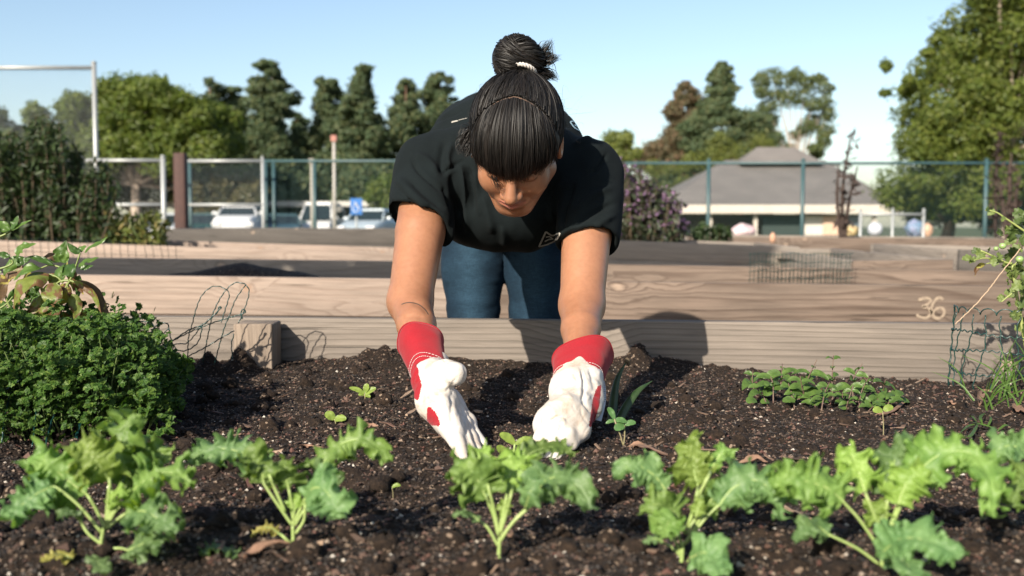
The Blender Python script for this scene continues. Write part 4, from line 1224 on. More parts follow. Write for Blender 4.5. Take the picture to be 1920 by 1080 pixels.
def surface(f, lo, hi, h, block=6):
    """surface nets of f=0; f takes (N,3)"""
    lo = np.asarray(lo, float); hi = np.asarray(hi, float)
    nb = np.ceil((hi - lo) / (h * block)).astype(int)
    n = nb * block
    ax = [lo[i] + h * block * (np.arange(nb[i]) + 0.5) for i in range(3)]
    G = np.stack(np.meshgrid(*ax, indexing='ij'), -1).reshape(-1, 3)
    c = f(G).reshape(nb)
    act = np.abs(c) < h * block * 0.866 * 1.6 + 0.004
    big = np.where(c < 0, -1.0, 1.0)
    V = np.repeat(np.repeat(np.repeat(big, block, 0), block, 1), block, 2).astype(np.float32)
    idx = np.argwhere(act)
    o = np.stack(np.meshgrid(*[np.arange(block)] * 3, indexing='ij'), -1).reshape(-1, 3)
    I = (idx[:, None, :] * block + o[None]).reshape(-1, 3)
    val = np.empty(len(I), np.float32)
    for s in range(0, len(I), 400000):
        val[s:s + 400000] = f(lo + h * I[s:s + 400000])
    V[I[:, 0], I[:, 1], I[:, 2]] = val
    S = V < 0
    cnt = np.zeros((n[0] - 1, n[1] - 1, n[2] - 1), np.int8)
    for dx in (0, 1):
        for dy in (0, 1):
            for dz in (0, 1):
                cnt += S[dx:n[0] - 1 + dx, dy:n[1] - 1 + dy, dz:n[2] - 1 + dz]
    A = np.argwhere((cnt > 0) & (cnt < 8))
    vid = np.full(cnt.shape, -1, np.int64); vid[A[:, 0], A[:, 1], A[:, 2]] = np.arange(len(A))
    acc = np.zeros((len(A), 3)); m = np.zeros(len(A))
    cor = [(dx, dy, dz) for dx in (0, 1) for dy in (0, 1) for dz in (0, 1)]
    vals = {q: V[A[:, 0] + q[0], A[:, 1] + q[1], A[:, 2] + q[2]] for q in cor}
    for q in cor:
        for k in range(3):
            if q[k] == 1: continue
            r = list(q); r[k] = 1; r = tuple(r)
            a, b = vals[q], vals[r]
            x = (a < 0) != (b < 0)
            t = np.where(x, a / (a - b + 1e-20), 0)
            p = np.array(q, float)[None] + t[:, None] * np.eye(3)[k][None]
            acc += p * x[:, None]; m += x
    P = lo + h * (A + acc / m[:, None])
    Fs = []
    for k in range(3):
        sl0 = [slice(1, n[i] - 1) for i in range(3)]; sl1 = list(sl0)
        sl0[k] = slice(0, n[k] - 1); sl1[k] = slice(1, n[k])
        a = S[tuple(sl0)]; b = S[tuple(sl1)]
        E = np.argwhere(a != b)
        flip = a[E[:, 0], E[:, 1], E[:, 2]]
        base = E.copy()
        for i in range(3):
            if i != k: base[:, i] += 1
        u, v = [(1, 2), (2, 0), (0, 1)][k]
        def cell(du, dv):
            c_ = base.copy(); c_[:, u] -= du; c_[:, v] -= dv
            return vid[c_[:, 0], c_[:, 1], c_[:, 2]]
        q = np.stack([cell(1, 1), cell(0, 1), cell(0, 0), cell(1, 0)], -1)
        q[~flip] = q[~flip][:, ::-1]
        q = q[(q >= 0).all(1)]
        Fs.append(q)
    return P, np.concatenate(Fs)

def vnormals(V, Fc):
    a = V[Fc[:, 2]] - V[Fc[:, 0]]; b = V[Fc[:, 3]] - V[Fc[:, 1]]
    fn = np.cross(a, b)
    N = np.zeros_like(V)
    for k in range(4): np.add.at(N, Fc[:, k], fn)
    return N / (np.linalg.norm(N, axis=1)[:, None] + 1e-12)

def smooth_mesh(V, Fc, it=2, lam=0.5):
    n = len(V)
    for _ in range(it):
        S = np.zeros_like(V); c = np.zeros(n)
        for k in range(4):
            a = Fc[:, k]; b = Fc[:, (k + 1) % 4]
            np.add.at(S, a, V[b]); np.add.at(c, a, 1)
            np.add.at(S, b, V[a]); np.add.at(c, b, 1)
        V = V + lam * (S / c[:, None] - V)
    return V

def facing(V, N):
    d = V - np.array([0, 0, CAMZ]); d /= np.linalg.norm(d, axis=1)[:, None]
    return -(d * N).sum(1)

def stroke(V, N, pts, wpx, depth, taper=True):
    """a fold or groove pressed into (depth < 0) or raised from the visible side of a surface"""
    px, py = proj(V)
    C = catmull(pts, 40)
    front = np.clip(facing(V, N) * 3, 0, 1)
    best = np.full(len(V), 1e9); tt = np.zeros(len(V))
    for i, c in enumerate(C):
        d = np.hypot(px - c[0], py - c[1])
        m = d < best
        best[m] = d[m]; tt[m] = i / 39.0
    g = np.exp(-(best / wpx) ** 2)
    if taper: g = g * np.clip(np.sin(np.pi * np.clip(tt, 0.02, 0.98)) * 1.6, 0, 1)
    return V + N * (depth * g * front)[:, None]

# ---------------------------------------------------------------- the woman
person = empty('person', (0.0, 2.5, 0.0), 'woman in black t-shirt and red and white work gloves bending over the bed', 'person')
# head frame
HC = WA(968, 272, 1.72)
def R3(ax, a):
    return np.array(Matrix.Rotation(a, 3, ax))
HR = R3('Y', math.radians(-1.5)) @ R3('X', math.radians(47)) @ R3('Z', math.radians(-7))
HS = 0.94
def toW(p): return (np.asarray(p) * HS) @ HR.T + HC
def toL(P): return ((P - HC) @ HR) / HS

def head_sdf(P):
    p = toL(P)
    q = p.copy(); q[:, 0] = np.abs(q[:, 0])
    d = ell(p, (0, 0.014, 0.030), (0.076, 0.094, 0.083))
    d = smin(d, ell(p, (0, -0.030, -0.030), (0.060, 0.056, 0.078)), 0.03)
    d = smin(d, cap(q, (0.0, -0.062, -0.094), (0.012, -0.060, -0.094), 0.021, 0.019), 0.026)   # chin
    d = smin(d, cap(q, (0.012, -0.055, -0.088), (0.052, 0.002, -0.055), 0.018, 0.022), 0.022)     # jaw
    d = smin(d, ell(q, (0.036, -0.058, -0.028), (0.026, 0.024, 0.028)), 0.022)                      # cheek
    d = smin(d, cap(q, (0.0, -0.082, 0.016), (0.038, -0.070, 0.018), 0.010, 0.009), 0.014)         # brow
    d = smax(d, -ell(q, (0.031, -0.094, 0.000), (0.018, 0.014, 0.011)), 0.012)                        # eye hollow
    d = smin(d, ell(q, (0.030, -0.073, 0.000), (0.0145, 0.0135, 0.0125)), 0.003)                    # lidded eye
    d = smin(d, cap(p, (0, -0.080, 0.006), (0, -0.107, -0.031), 0.0075, 0.0115), 0.009)            # nose
    d = smin(d, ell(q, (0.0125, -0.096, -0.034), (0.0085, 0.011, 0.008)), 0.006)
    d = smax(d, -ell(q, (0.0075, -0.100, -0.0425), (0.0036, 0.006, 0.004)), 0.003)
    d = smin(d, ell(p, (0, -0.075, -0.062), (0.028, 0.018, 0.017)), 0.012)                            # mouth mound
    up = smin(cap(q, (0.006, -0.0925, -0.0555), (0.022, -0.084, -0.060), 0.0052, 0.003), cap(p, (-0.002, -0.0925, -0.0555), (0.002, -0.0925, -0.0555), 0.0045, 0.0045), 0.004)
    lo = cap(q, (0.0, -0.0905, -0.0675), (0.019, -0.083, -0.063), 0.0062, 0.003)
    d = smin(d, up, 0.004); d = smin(d, lo, 0.004)
    groove = cap(q, (0.0, -0.0985, -0.0608), (0.025, -0.0865, -0.0618), 0.0026, 0.002)
    d = smax(d, -groove, 0.0025)
    d = smax(d, -cap(p, (0, -0.099, -0.045), (0, -0.098, -0.052), 0.0022, 0.003), 0.004)
    # ears
    e = ell(q, (0.079, 0.012, -0.006), (0.008, 0.018, 0.030))
    e = smax(e, -ell(q, (0.087, 0.008, -0.004), (0.006, 0.011, 0.020)), 0.004)
    d = smin(d, e, 0.006)
    return d

SHL, SHR = WA(805, 318, 1.95), WA(1107, 325, 1.93)
ELL, ELR = WA(769, 565, 1.76), WA(1091, 572, 1.75)
WRL, WRR = WA(803, 692, 1.565), WA(1085, 700, 1.57)
PEL = np.array([-0.025, 2.50, 0.985])
CHE = np.array([-0.012, 2.04, 0.905])
def arm(P, s, e, w, g=0.0):
    mid = s * 0.5 + e * 0.5
    fm = e * 0.62 + w * 0.38
    d = chain(P, [s, mid, e], [0.050 + g, 0.0455 + g, 0.0385 + g], 0.006)
    d = smin(d, chain(P, [e, fm, w], [0.0380 + g, 0.0330 + g, 0.0160 + g], 0.006), 0.016)
    return d
def body_sdf(P):
    d = head_sdf(P)
    nk = toW((0, 0.035, -0.055))
    d = smin(d, cap(P, nk, np.array([-0.008, 1.93, 0.955]), 0.052, 0.060), 0.03)
    t = cap(P, CHE, PEL - [0, 0.04, 0.02], 0.108, 0.105, (1.35, 1.0, 0.92))
    d2 = smin(t, arm(P, SHL, ELL, WRL), 0.03)
    d2 = smin(d2, arm(P, SHR, ELR, WRR), 0.03)
    d = smin(d, d2, 0.035)
    for s, c in ((-1, -0.098), (1, 0.060)):
        leg = chain(P, [(c * 0.8, 2.50, 0.93), (c, 2.485, 0.50), (c - 0.002, 2.60, 0.10)], [0.075, 0.050, 0.036], 0.03)
        foot = cap(P, (c, 2.60, 0.055), (c - 0.01, 2.43, 0.035), 0.034, 0.026)
        d = smin(d, smin(leg, foot, 0.02), 0.03)
    # hands inside the gloves
    d = smin(d, cap(P, WRL, WA(830, 780, 1.475), 0.016, 0.010), 0.008)
    d = smin(d, cap(P, WRR, WA(1066, 780, 1.48), 0.016, 0.012), 0.008)
    return d

def mat_skin():
    m, nt, b = new_mat('tanned_skin')
    v = coords(nt, 'Object')
    n = noise_tex(nt, 7, 4, 0.6, v); n2 = noise_tex(nt, 130, 3, 0.6, v); n3 = noise_tex(nt, 700, 2, .5, v)
    r = ramp(nt, [(0.35, (0.335, 0.155, 0.085)), (0.65, (0.43, 0.21, 0.12))], n.outputs[0])
    mx = nt.nodes.new("ShaderNodeMix"); mx.data_type = 'RGBA'; mx.blend_type = 'MULTIPLY'; mx.inputs[0].default_value = 0.5
    rr = ramp(nt, [(0.3, (0.86, 0.8, 0.78)), (0.6, (1.06, 1.06, 1.06))], n2.outputs[0])
    nt.links.new(r.outputs[0], mx.inputs[6]); nt.links.new(rr.outputs[0], mx.inputs[7])
    at = nt.nodes.new("ShaderNodeAttribute"); at.attribute_name = 'lip'
    m2 = nt.nodes.new("ShaderNodeMix"); m2.data_type = 'RGBA'
    nt.links.new(at.outputs['Fac'], m2.inputs[0]); nt.links.new(mx.outputs[2], m2.inputs[6]); setc(m2.inputs[7], (0.46, 0.17, 0.13))
    at2 = nt.nodes.new("ShaderNodeAttribute"); at2.attribute_name = 'dark'
    m3 = nt.nodes.new("ShaderNodeMix"); m3.data_type = 'RGBA'
    nt.links.new(at2.outputs['Fac'], m3.inputs[0]); nt.links.new(m2.outputs[2], m3.inputs[6]); setc(m3.inputs[7], (0.02, 0.014, 0.01))
    nt.links.new(m3.outputs[2], b.inputs['Base Color'])
    b.inputs['Roughness'].default_value = 0.42
    b.inputs['Specular IOR Level'].default_value = 0.45
    b.inputs['Subsurface Weight'].default_value = 0.22
    b.inputs['Subsurface Radius'].default_value = (1.0, 0.35, 0.2)
    b.inputs['Subsurface Scale'].default_value = 0.012
    bump(nt, b, n3.outputs[0], 0.25, 0.0006)
    return m
M['skin'] = mat_skin()

V, Fc = surface(body_sdf, (-0.33, 1.40, -0.01), (0.30, 2.80, 1.16), 0.0042)
# fine head: rebuilt at a smaller step and joined as one skin through a shared field is too dense, so the whole head block is refined
def refine_region():
    pass
V = smooth_mesh(V, Fc, 1, 0.4)
def split_fine(f, lo, hi, h):
    return surface(f, lo, hi, h)
# one continuous body: remesh the upper part finely and drop the coarse copy
hl = HC - 0.17; hh_ = HC + 0.17
fineV, fineF = surface(lambda P: body_sdf(P), (-0.27, 1.40, 0.46), (0.25, 1.93, 1.17), 0.0023)
# stitch: keep coarse faces whose centre lies outside the fine box, fine faces stay; the seam lies hidden inside the shirt
def in_box(C): return (C[:, 1] < 1.915) & (C[:, 2] > 0.47) & (C[:, 0] > -0.265) & (C[:, 0] < 0.245)
cen = V[Fc].mean(1)
Fk = Fc[~in_box(cen)]
V = np.vstack([V, fineV]); Fc = np.vstack([Fk, fineF + (len(V) - len(fineV))])
used = np.unique(Fc); remap = np.full(len(V), -1); remap[used] = np.arange(len(used)); V = V[used]; Fc = remap[Fc]
lip = np.zeros(len(V)); dark = np.zeros(len(V))
p = toL(V); q = p.copy(); q[:, 0] = np.abs(q[:, 0])
up = cap(q, (0.003, -0.0925, -0.0560), (0.021, -0.084, -0.060), 0.0058, 0.0035)
lo_ = cap(q, (0.0, -0.0905, -0.0670), (0.018, -0.083, -0.063), 0.0066, 0.0035)
lip = np.clip(1 - np.minimum(up, lo_) / 0.0025, 0, 1) * (p[:, 1] < -0.07)
for s in (-1, 1):   # lashes / closed lid line and brows
    xs = np.linspace(0.017, 0.044, 12)
    for x in xs:
        c = np.array([s * x, -0.0855 + 0.10 * (x - 0.03) ** 2 * 30 + abs(x - 0.03) * 0.25, -0.0075 + (abs(x - 0.03) / 0.014) ** 2 * 0.003])
        dark = np.maximum(dark, np.clip(1.3 - np.linalg.norm((p - c) / np.array([1.2, 4, 0.8]), axis=1) / 0.0021, 0, 1) * 0.9)
    for x in np.linspace(0.012, 0.046, 14):
        c = np.array([s * x, -0.085, 0.0205 + 0.004 * math.sin((x - 0.012) / 0.034 * 2.6)])
        dark = np.maximum(dark, np.clip(1.3 - np.linalg.norm((p - c) / np.array([1, 5, 0.9]), axis=1) / 0.0030, 0, 1) * 0.8)
N = vnormals(V, Fc)
V = stroke(V, N, [(752, 598), (775, 592), (800, 600)], 5, -0.0012)
V = stroke(V, N, [(770, 566), (790, 574), (806, 590)], 6, -0.0020)
body = obj('body', V, Fc, M['skin'], person)
for nm, arr in (('lip', lip), ('dark', dark)):
    a = body.data.attributes.new(nm, 'FLOAT', 'POINT')
    if len(body.data.vertices) == len(arr): a.data.foreach_set('value', arr.astype(np.float32))
bodyV, bodyF = V, Fc
def bvh_of(V, Fc): return BVHTree.FromPolygons([tuple(p) for p in V], [tuple(int(i) for i in f) for f in Fc])
def cast(bvh, px, py, lift=0.0008):
    o = Vector((0, 0, CAMZ)); d = (W(px, py, 3.0) - o).normalized()
    h, n, i, dist = bvh.ray_cast(o, d)
    if h is None: return None
    return np.array(h) + np.array(n if n.dot(d) < 0 else -n) * lift

# ---------------------------------------------------------------- black t-shirt
def shirt_sdf(P):
    d = cap(P, CHE + [0.004, 0.02, -0.004], PEL + [0.005, 0.03, 0.018], 0.122, 0.148, (1.25, 1.0, 0.95))
    d = smin(d, ell(P, WA(952, 402, 2.02), (0.145, 0.13, 0.078)), 0.05)                     # chest hanging forward
    d = smin(d, ell(P, WA(955, 300, 1.98), (0.15, 0.09, 0.085)), 0.05)
    d = smin(d, cap(P, np.array([-0.014, 2.14, 0.955]), np.array([-0.020, 2.48, 0.99]), 0.132, 0.138, (1.30, 1.0, 0.97)), 0.03)
    # yoke over the shoulders
    d = smin(d, cap(P, SHL + [0.035, 0.03, -0.004], SHR + [-0.035, 0.03, -0.004], 0.071, 0.071, (1, 1, 1)), 0.04)
    for s, e, tcut, r0, r1, back in ((SHL, ELL, 0.43, 0.0665, 0.0645, np.array([-0.012, 0, 0.0])), (SHR, ELR, 0.56, 0.063, 0.0585, np.array([0.008, 0, 0]))):
        end = s + (e - s) * (tcut + 0.16)
        sl = cap(P, s + back * 0.4, end + back * 0.3, r0, r1)
        ax = (e - s) / np.linalg.norm(e - s)
        tilt = np.array([-0.30 if back[0] < 0 else 0.10, 0.0, 0.0])
        nrm = ax + tilt * 1.0; nrm /= np.linalg.norm(nrm)
        plane = (P - (s + (e - s) * tcut)) @ nrm
        sl = smax(sl, plane, 0.005)
        hollow = smax(cap(P, s + back * 0.4, end + back * 0.3, r0 - 0.0105, r1 - 0.0105), -(plane + 0.015), 0.004)
        d = smin(d, sl, 0.030)
        d = np.where((plane > -0.05) & (plane < 0.03) & (np.linalg.norm(P - (s + (e - s) * tcut), axis=1) < 0.11), smax(d, -hollow, 0.002), d)
    # neck opening
    d = smax(d, -cap(P, toW((0, 0.03, -0.05)), np.array([-0.006, 1.925, 0.975]), 0.066, 0.070), 0.008)
    d = smax(d, -cap(P, toW((0, -0.02, -0.10)), np.array([-0.006, 1.89, 0.925]), 0.045, 0.055), 0.012)
    # broad soft folds
    f = vnoise(P * np.array([26, 9, 13]), 1.0, 2.0) * 0.0050 + vnoise(P * np.array([55, 20, 30]), 1.0, 9.0) * 0.0017
    return d + f * 0.9
V, Fc = surface(shirt_sdf, (-0.32, 1.78, 0.66), (0.29, 2.70, 1.2), 0.0034)
V = smooth_mesh(V, Fc, 1, 0.4)
N = vnormals(V, Fc)
folds = [
    ([(862, 300), (868, 345), (874, 400), (878, 440)], 6, 0.006), ([(888, 320), (895, 360), (903, 410)], 6, 0.006), ([(876, 310), (884, 350), (890, 400)], 5, -0.006),
    ([(905, 360), (915, 400), (925, 440)], 7, 0.005), ([(846, 320), (855, 370), (868, 410)], 6, -0.005),
    ([(872, 300), (845, 315), (828, 330)], 3.5, -0.0035), ([(828, 330), (800, 300), (775, 290)], 7, 0.004), ([(830, 345), (850, 400), (846, 430)], 4, -0.006),
    ([(768, 290), (782, 318), (812, 345), (835, 362)], 3, -0.004), ([(740, 330), (770, 360), (820, 410)], 8, 0.004), ([(745, 352), (780, 392), (828, 425)], 5, -0.004),
    ([(760, 330), (800, 365), (838, 395)], 6, -0.0045), ([(836, 260), (828, 300), (832, 330)], 7, -0.006), ([(800, 235), (830, 220), (865, 208)], 4, -0.004),
    ([(820, 215), (845, 200), (875, 190)], 4, 0.004), ([(850, 265), (838, 295), (843, 322)], 6, 0.005),
    ([(940, 420), (945, 445), (945, 462)], 6, 0.004), ([(1060, 330), (1040, 380), (1035, 420)], 7, 0.005), ([(1078, 340), (1058, 390), (1055, 430)], 5, -0.005),
    ([(1140, 285), (1125, 310), (1105, 328)], 3, -0.004), ([(1150, 350), (1110, 370), (1075, 405)], 6, 0.005), ([(1155, 380), (1110, 400), (1070, 430)], 5, -0.005),
    ([(1155, 400), (1115, 425), (1075, 445)], 6, 0.004), ([(1120, 240), (1100, 260), (1070, 275)], 6, 0.004), ([(1090, 205), (1110, 225), (1128, 255)], 5, -0.004),
    ([(735, 402), (780, 432), (830, 446)], 2.5, -0.002), ([(1058, 458), (1100, 466), (1150, 462)], 2.5, -0.002),
]
for pts_, w_, dp in folds: V = stroke(V, N, pts_, w_, dp * 1.6)
def mat_cloth(name, c1, c2, weave=900, rough=0.95, sheen=0.3, bmp=0.35):
    m, nt, b = new_mat(name)
    v = coords(nt)
    n = noise_tex(nt, 14, 4, 0.6, v)
    w1 = noise_tex(nt, weave, 2, 0.5, v)
    r = ramp(nt, [(0.3, c1), (0.7, c2)], n.outputs[0])
    mx = nt.nodes.new("ShaderNodeMix"); mx.data_type = 'RGBA'; mx.blend_type = 'MULTIPLY'; mx.inputs[0].default_value = 0.4
    rr = ramp(nt, [(0.3, (0.7, 0.7, 0.7)), (0.7, (1.3, 1.3, 1.3))], w1.outputs[0])
    nt.links.new(r.outputs[0], mx.inputs[6]); nt.links.new(rr.outputs[0], mx.inputs[7])
    nt.links.new(mx.outputs[2], b.inputs['Base Color'])
    b.inputs['Roughness'].default_value = rough
    b.inputs['Specular IOR Level'].default_value = 0.2
    b.inputs['Sheen Weight'].default_value = sheen
    b.inputs['Sheen Roughness'].default_value = 0.5
    bump(nt, b, w1.outputs[0], bmp, 0.0008)
    return m
M['black_cloth'] = mat_cloth('black_jersey', (0.0035, 0.0068, 0.0078), (0.0055, 0.010, 0.0115), sheen=0.0)
shirt = obj('t_shirt', V, Fc, M['black_cloth'], person)
sb = bvh_of(V, Fc)

def decal(strokes, wpx, bvh, name, mat, parent, lift=0.0012, closed=False):
    mx = Mix()
    for s in strokes:
        s, w = (s[0], s[1]) if isinstance(s, tuple) and isinstance(s[1], (int, float)) else (s, wpx)
        C = catmull(s, max(6, int(sum(math.dist(s[i], s[i + 1]) for i in range(len(s) - 1)) / 2)))
        T = np.gradient(C, axis=0); T /= np.linalg.norm(T, axis=1)[:, None] + 1e-9
        Nn = np.stack([-T[:, 1], T[:, 0]], -1) * w / 2
        A = [cast(bvh, *(c + n_), lift) for c, n_ in zip(C, Nn)]; Bq = [cast(bvh, *(c - n_), lift) for c, n_ in zip(C, Nn)]
        ok = [i for i in range(len(C)) if A[i] is not None and Bq[i] is not None]
        if len(ok) < 2: continue
        Vv = []
        for i in ok: Vv += [A[i], Bq[i]]
        k = len(ok)
        Fq = np.array([[2 * i, 2 * i + 2, 2 * i + 3, 2 * i + 1] for i in range(k - 1)])
        mx.add(Vv, Fq)
    if mx.n:
        return mx.build(name, mat, parent, False)
printw = mat_simple('white_print', (0.55, 0.52, 0.46), (0.42, 0.40, 0.36), 0.8, 200)
printb = mat_simple('pale_blue_print', (0.42, 0.62, 0.72), None, 0.8)
decal([([(1010, 462), (1016, 449), (1023, 434)], 3.2), ([(1023, 434), (1032, 440), (1036, 441)], 3.0), ([(1036, 441), (1044, 439), (1051, 437)], 2.6), ([(1051, 437), (1045, 447), (1036, 453)], 2.4),
       ([(1012, 461), (1024, 458), (1036, 453)], 2.4), ([(1021, 452), (1029, 448), (1037, 447)], 2.2), ([(1023, 444), (1030, 443), (1036, 447)], 2.0)], 3, sb, 'chest_logo', printw, shirt)
decal([([(1071, 233), (1069, 229), (1075, 228), (1086, 233), (1097, 240)], 2.0), ([(1071, 233), (1077, 240), (1088, 246), (1096, 249)], 2.0), ([(1077, 234), (1083, 238), (1090, 241)], 3.0), ([(1096, 240), (1099, 243), (1096, 249)], 2.5), ([(1085, 236), (1090, 244)], 1.5)], 2, sb, 'sleeve_badge', printb, shirt)
decal([([(847, 230), (853, 228), (859, 227)], 2.0), ([(860, 226), (868, 224), (876, 222)], 0.7)], 2, sb, 'shoulder_print', printw, shirt)
seamm = mat_cloth('black_seam', (0.004, 0.007, 0.008), (0.006, 0.009, 0.010))
bb = bvh_of(bodyV, bodyF)
decal([([(753, 571), (762, 568), (774, 568), (786, 572), (797, 581), (803, 590)], 1.6)], 2, bb, 'tattoo', mat_simple('tattoo_ink', (0.06, 0.045, 0.04), None, 0.6), body, lift=0.0004)

# ---------------------------------------------------------------- jeans
def jeans_sdf(P):
    d = None
    for c, w in ((-0.0975, 0.0), (0.0595, 0.0)):
        leg = chain(P, [(c * 0.85 - 0.004, 2.51, 0.93), (c, 2.495, 0.70), (c, 2.485, 0.50), (c - 0.002, 2.60, 0.13)], [0.092, 0.0745, 0.0615, 0.052], 0.03)
        d = leg if d is None else np.minimum(d, leg)
    d = smin(d, cap(P, np.array([-0.09, 2.50, 0.965]), np.array([0.05, 2.50, 0.965]), 0.10, 0.10), 0.03)
    d = d + vnoise(P * np.array([20, 20, 34]), 1.0, 4.0) * 0.003 + vnoise(P * np.array([40, 40, 90]), 1.0, 1.0) * 0.0012
    return smax(d, 0.075 - P[:, 2], 0.004)
V, Fc = surface(jeans_sdf, (-0.28, 2.32, 0.06), (0.24, 2.74, 1.14), 0.0048)
m, nt, b = new_mat('indigo_denim')
v = coords(nt); vz = coords(nt, 'Object', (900, 900, 60)); vz2 = coords(nt, 'Object', (60, 60, 700))
n1 = noise_tex(nt, 9, 4, 0.6, v); n2 = noise_tex(nt, 1, 3, 0.6, vz); n3 = noise_tex(nt, 1, 3, 0.6, vz2)
r = ramp(nt, [(0.3, (0.003, 0.011, 0.022)), (0.55, (0.007, 0.023, 0.043)), (0.8, (0.015, 0.042, 0.070))], n1.outputs[0])
at = nt.nodes.new("ShaderNodeAttribute"); at.attribute_name = 'fade'
mf = nt.nodes.new("ShaderNodeMix"); mf.data_type = 'RGBA'
nt.links.new(at.outputs['Fac'], mf.inputs[0]); nt.links.new(r.outputs[0], mf.inputs[6]); setc(mf.inputs[7], (0.035, 0.085, 0.135))
mx_ = nt.nodes.new("ShaderNodeMix"); mx_.data_type = 'RGBA'; mx_.blend_type = 'MULTIPLY'; mx_.inputs[0].default_value = 0.8
ma = nt.nodes.new("ShaderNodeMath"); ma.operation = 'MULTIPLY'
nt.links.new(n2.outputs[0], ma.inputs[0]); nt.links.new(n3.outputs[0], ma.inputs[1])
rr = ramp(nt, [(0.12, (0.5, 0.55, 0.6)), (0.4, (1.6, 1.5, 1.45))], ma.outputs[0])
nt.links.new(mf.outputs[2], mx_.inputs[6]); nt.links.new(rr.outputs[0], mx_.inputs[7]); nt.links.new(mx_.outputs[2], b.inputs['Base Color'])
b.inputs['Roughness'].default_value = 0.9; b.inputs['Specular IOR Level'].default_value = 0.2
bump(nt, b, ma.outputs[0], 0.4, 0.001)
je = obj('jeans', V, Fc, m, person)
fade = np.zeros(len(V))
for c in (-0.10, 0.055):
    fade = np.maximum(fade, np.exp(-((V[:, 0] - c) / 0.035) ** 2) * np.clip((2.47 - V[:, 1]) / 0.05, 0, 1) * 0.5)
a = je.data.attributes.new('fade', 'FLOAT', 'POINT')
if len(je.data.vertices) == len(fade): a.data.foreach_set('value', fade.astype(np.float32))
M['sneaker'] = mat_simple('dark_sneaker_cloth', (0.03, 0.03, 0.035), (0.05, 0.05, 0.055), 0.8, 30)
M['sole'] = mat_simple('rubber_sole', (0.5, 0.5, 0.48), None, 0.7)
for c in (-0.098, 0.060):
    def shoe(P):
        d = smin(cap(P, (c, 2.615, 0.062), (c - 0.008, 2.42, 0.042), 0.042, 0.036, (1, 1, 1)), cap(P, (c, 2.61, 0.06), (c, 2.615, 0.115), 0.042, 0.042), 0.02)
        return smax(d, 0.018 - P[:, 2], 0.004)
    V, Fc = surface(shoe, (c - 0.06, 2.36, 0.0), (c + 0.06, 2.68, 0.18), 0.005)
    s = obj('sneaker', V, Fc, M['sneaker'], person)
    def sole(P):
        d = cap(P * [1, 1, 0], (c, 2.615, 0), (c - 0.008, 2.42, 0), 0.046, 0.041)
        return smax(d, np.abs(P[:, 2] - 0.012) - 0.011, 0.004)
    V, Fc = surface(sole, (c - 0.06, 2.36, -0.006), (c + 0.06, 2.68, 0.04), 0.004)
    obj('sole', V, Fc, M['sole'], s)

# ---------------------------------------------------------------- hair
def mat_hair():
    m, nt, b = new_mat('black_brown_hair')
    g = nt.nodes.new("ShaderNodeNewGeometry")
    r = ramp(nt, [(0.0, (0.0050, 0.0042, 0.0036)), (0.6, (0.008, 0.0065, 0.0058)), (1.0, (0.016, 0.0115, 0.009))], g.outputs['Random Per Island'])
    nt.links.new(r.outputs[0], b.inputs['Base Color'])
    b.inputs['Roughness'].default_value = 0.55
    b.inputs['Specular IOR Level'].default_value = 0.34
    return m
M['hair'] = mat_hair()
M['scalp'] = mat_simple('scalp_hair', (0.008, 0.006, 0.005), (0.013, 0.010, 0.008), 0.6, 300)

SK_C = np.array([0, 0.014, 0.030]); SK_R = np.array([0.0752, 0.0955, 0.0845])
def onskull(d, lift=0.004):
    """point on the hair shell in direction d from the skull centre (head frame)"""
    d = np.asarray(d, float); d = d / np.linalg.norm(d, axis=-1, keepdims=True)
    t = 1.0 / np.sqrt(((d / (SK_R + lift)) ** 2).sum(-1, keepdims=True))
    return SK_C + d * t
def hair_shell(P):
    p = toL(P)
    q = p.copy(); q[:, 0] = np.abs(q[:, 0])
    d = ell(p, SK_C, SK_R + 0.0035)
    fr = ell(p, (0, -0.044, 0.036), (0.063, 0.041, 0.058))        # volume of the fringe
    d = smin(d, fr, 0.015)
    side = cap(q, (0.063, -0.010, 0.03), (0.0645, -0.004, -0.010), 0.015, 0.010)
    d = smin(d, side, 0.014)
    # hairline: cut away the face and the nape
    face = ell(p, (0, -0.100, -0.052), (0.082, 0.075, 0.072))
    d = smax(d, -face, 0.004)
    d = smax(d, -(p[:, 2] + 0.045 - 0.0 * p[:, 1]), 0.006)
    nk = ell(p, toL(np.array([[-0.006, 1.90, 0.94]]))[0], (0.055, 0.07, 0.06))
    # parting: a shallow furrow across the crown
    part = np.abs((p[:, 1] + 0.0065) + 0.22 * np.abs(p[:, 0])) - 0.0016
    furrow = np.maximum(part, np.abs(p[:, 0]) - 0.058)
    d = d + 0.0042 * np.exp(-(np.maximum(furrow, 0) / 0.003) ** 2) * (p[:, 2] > 0.05)
    return d
V, Fc = surface(hair_shell, HC - 0.15, HC + 0.16, 0.0026)
hair = obj('hair', V, Fc, M['scalp'], person)
hb_ = bvh_of(V, Fc)
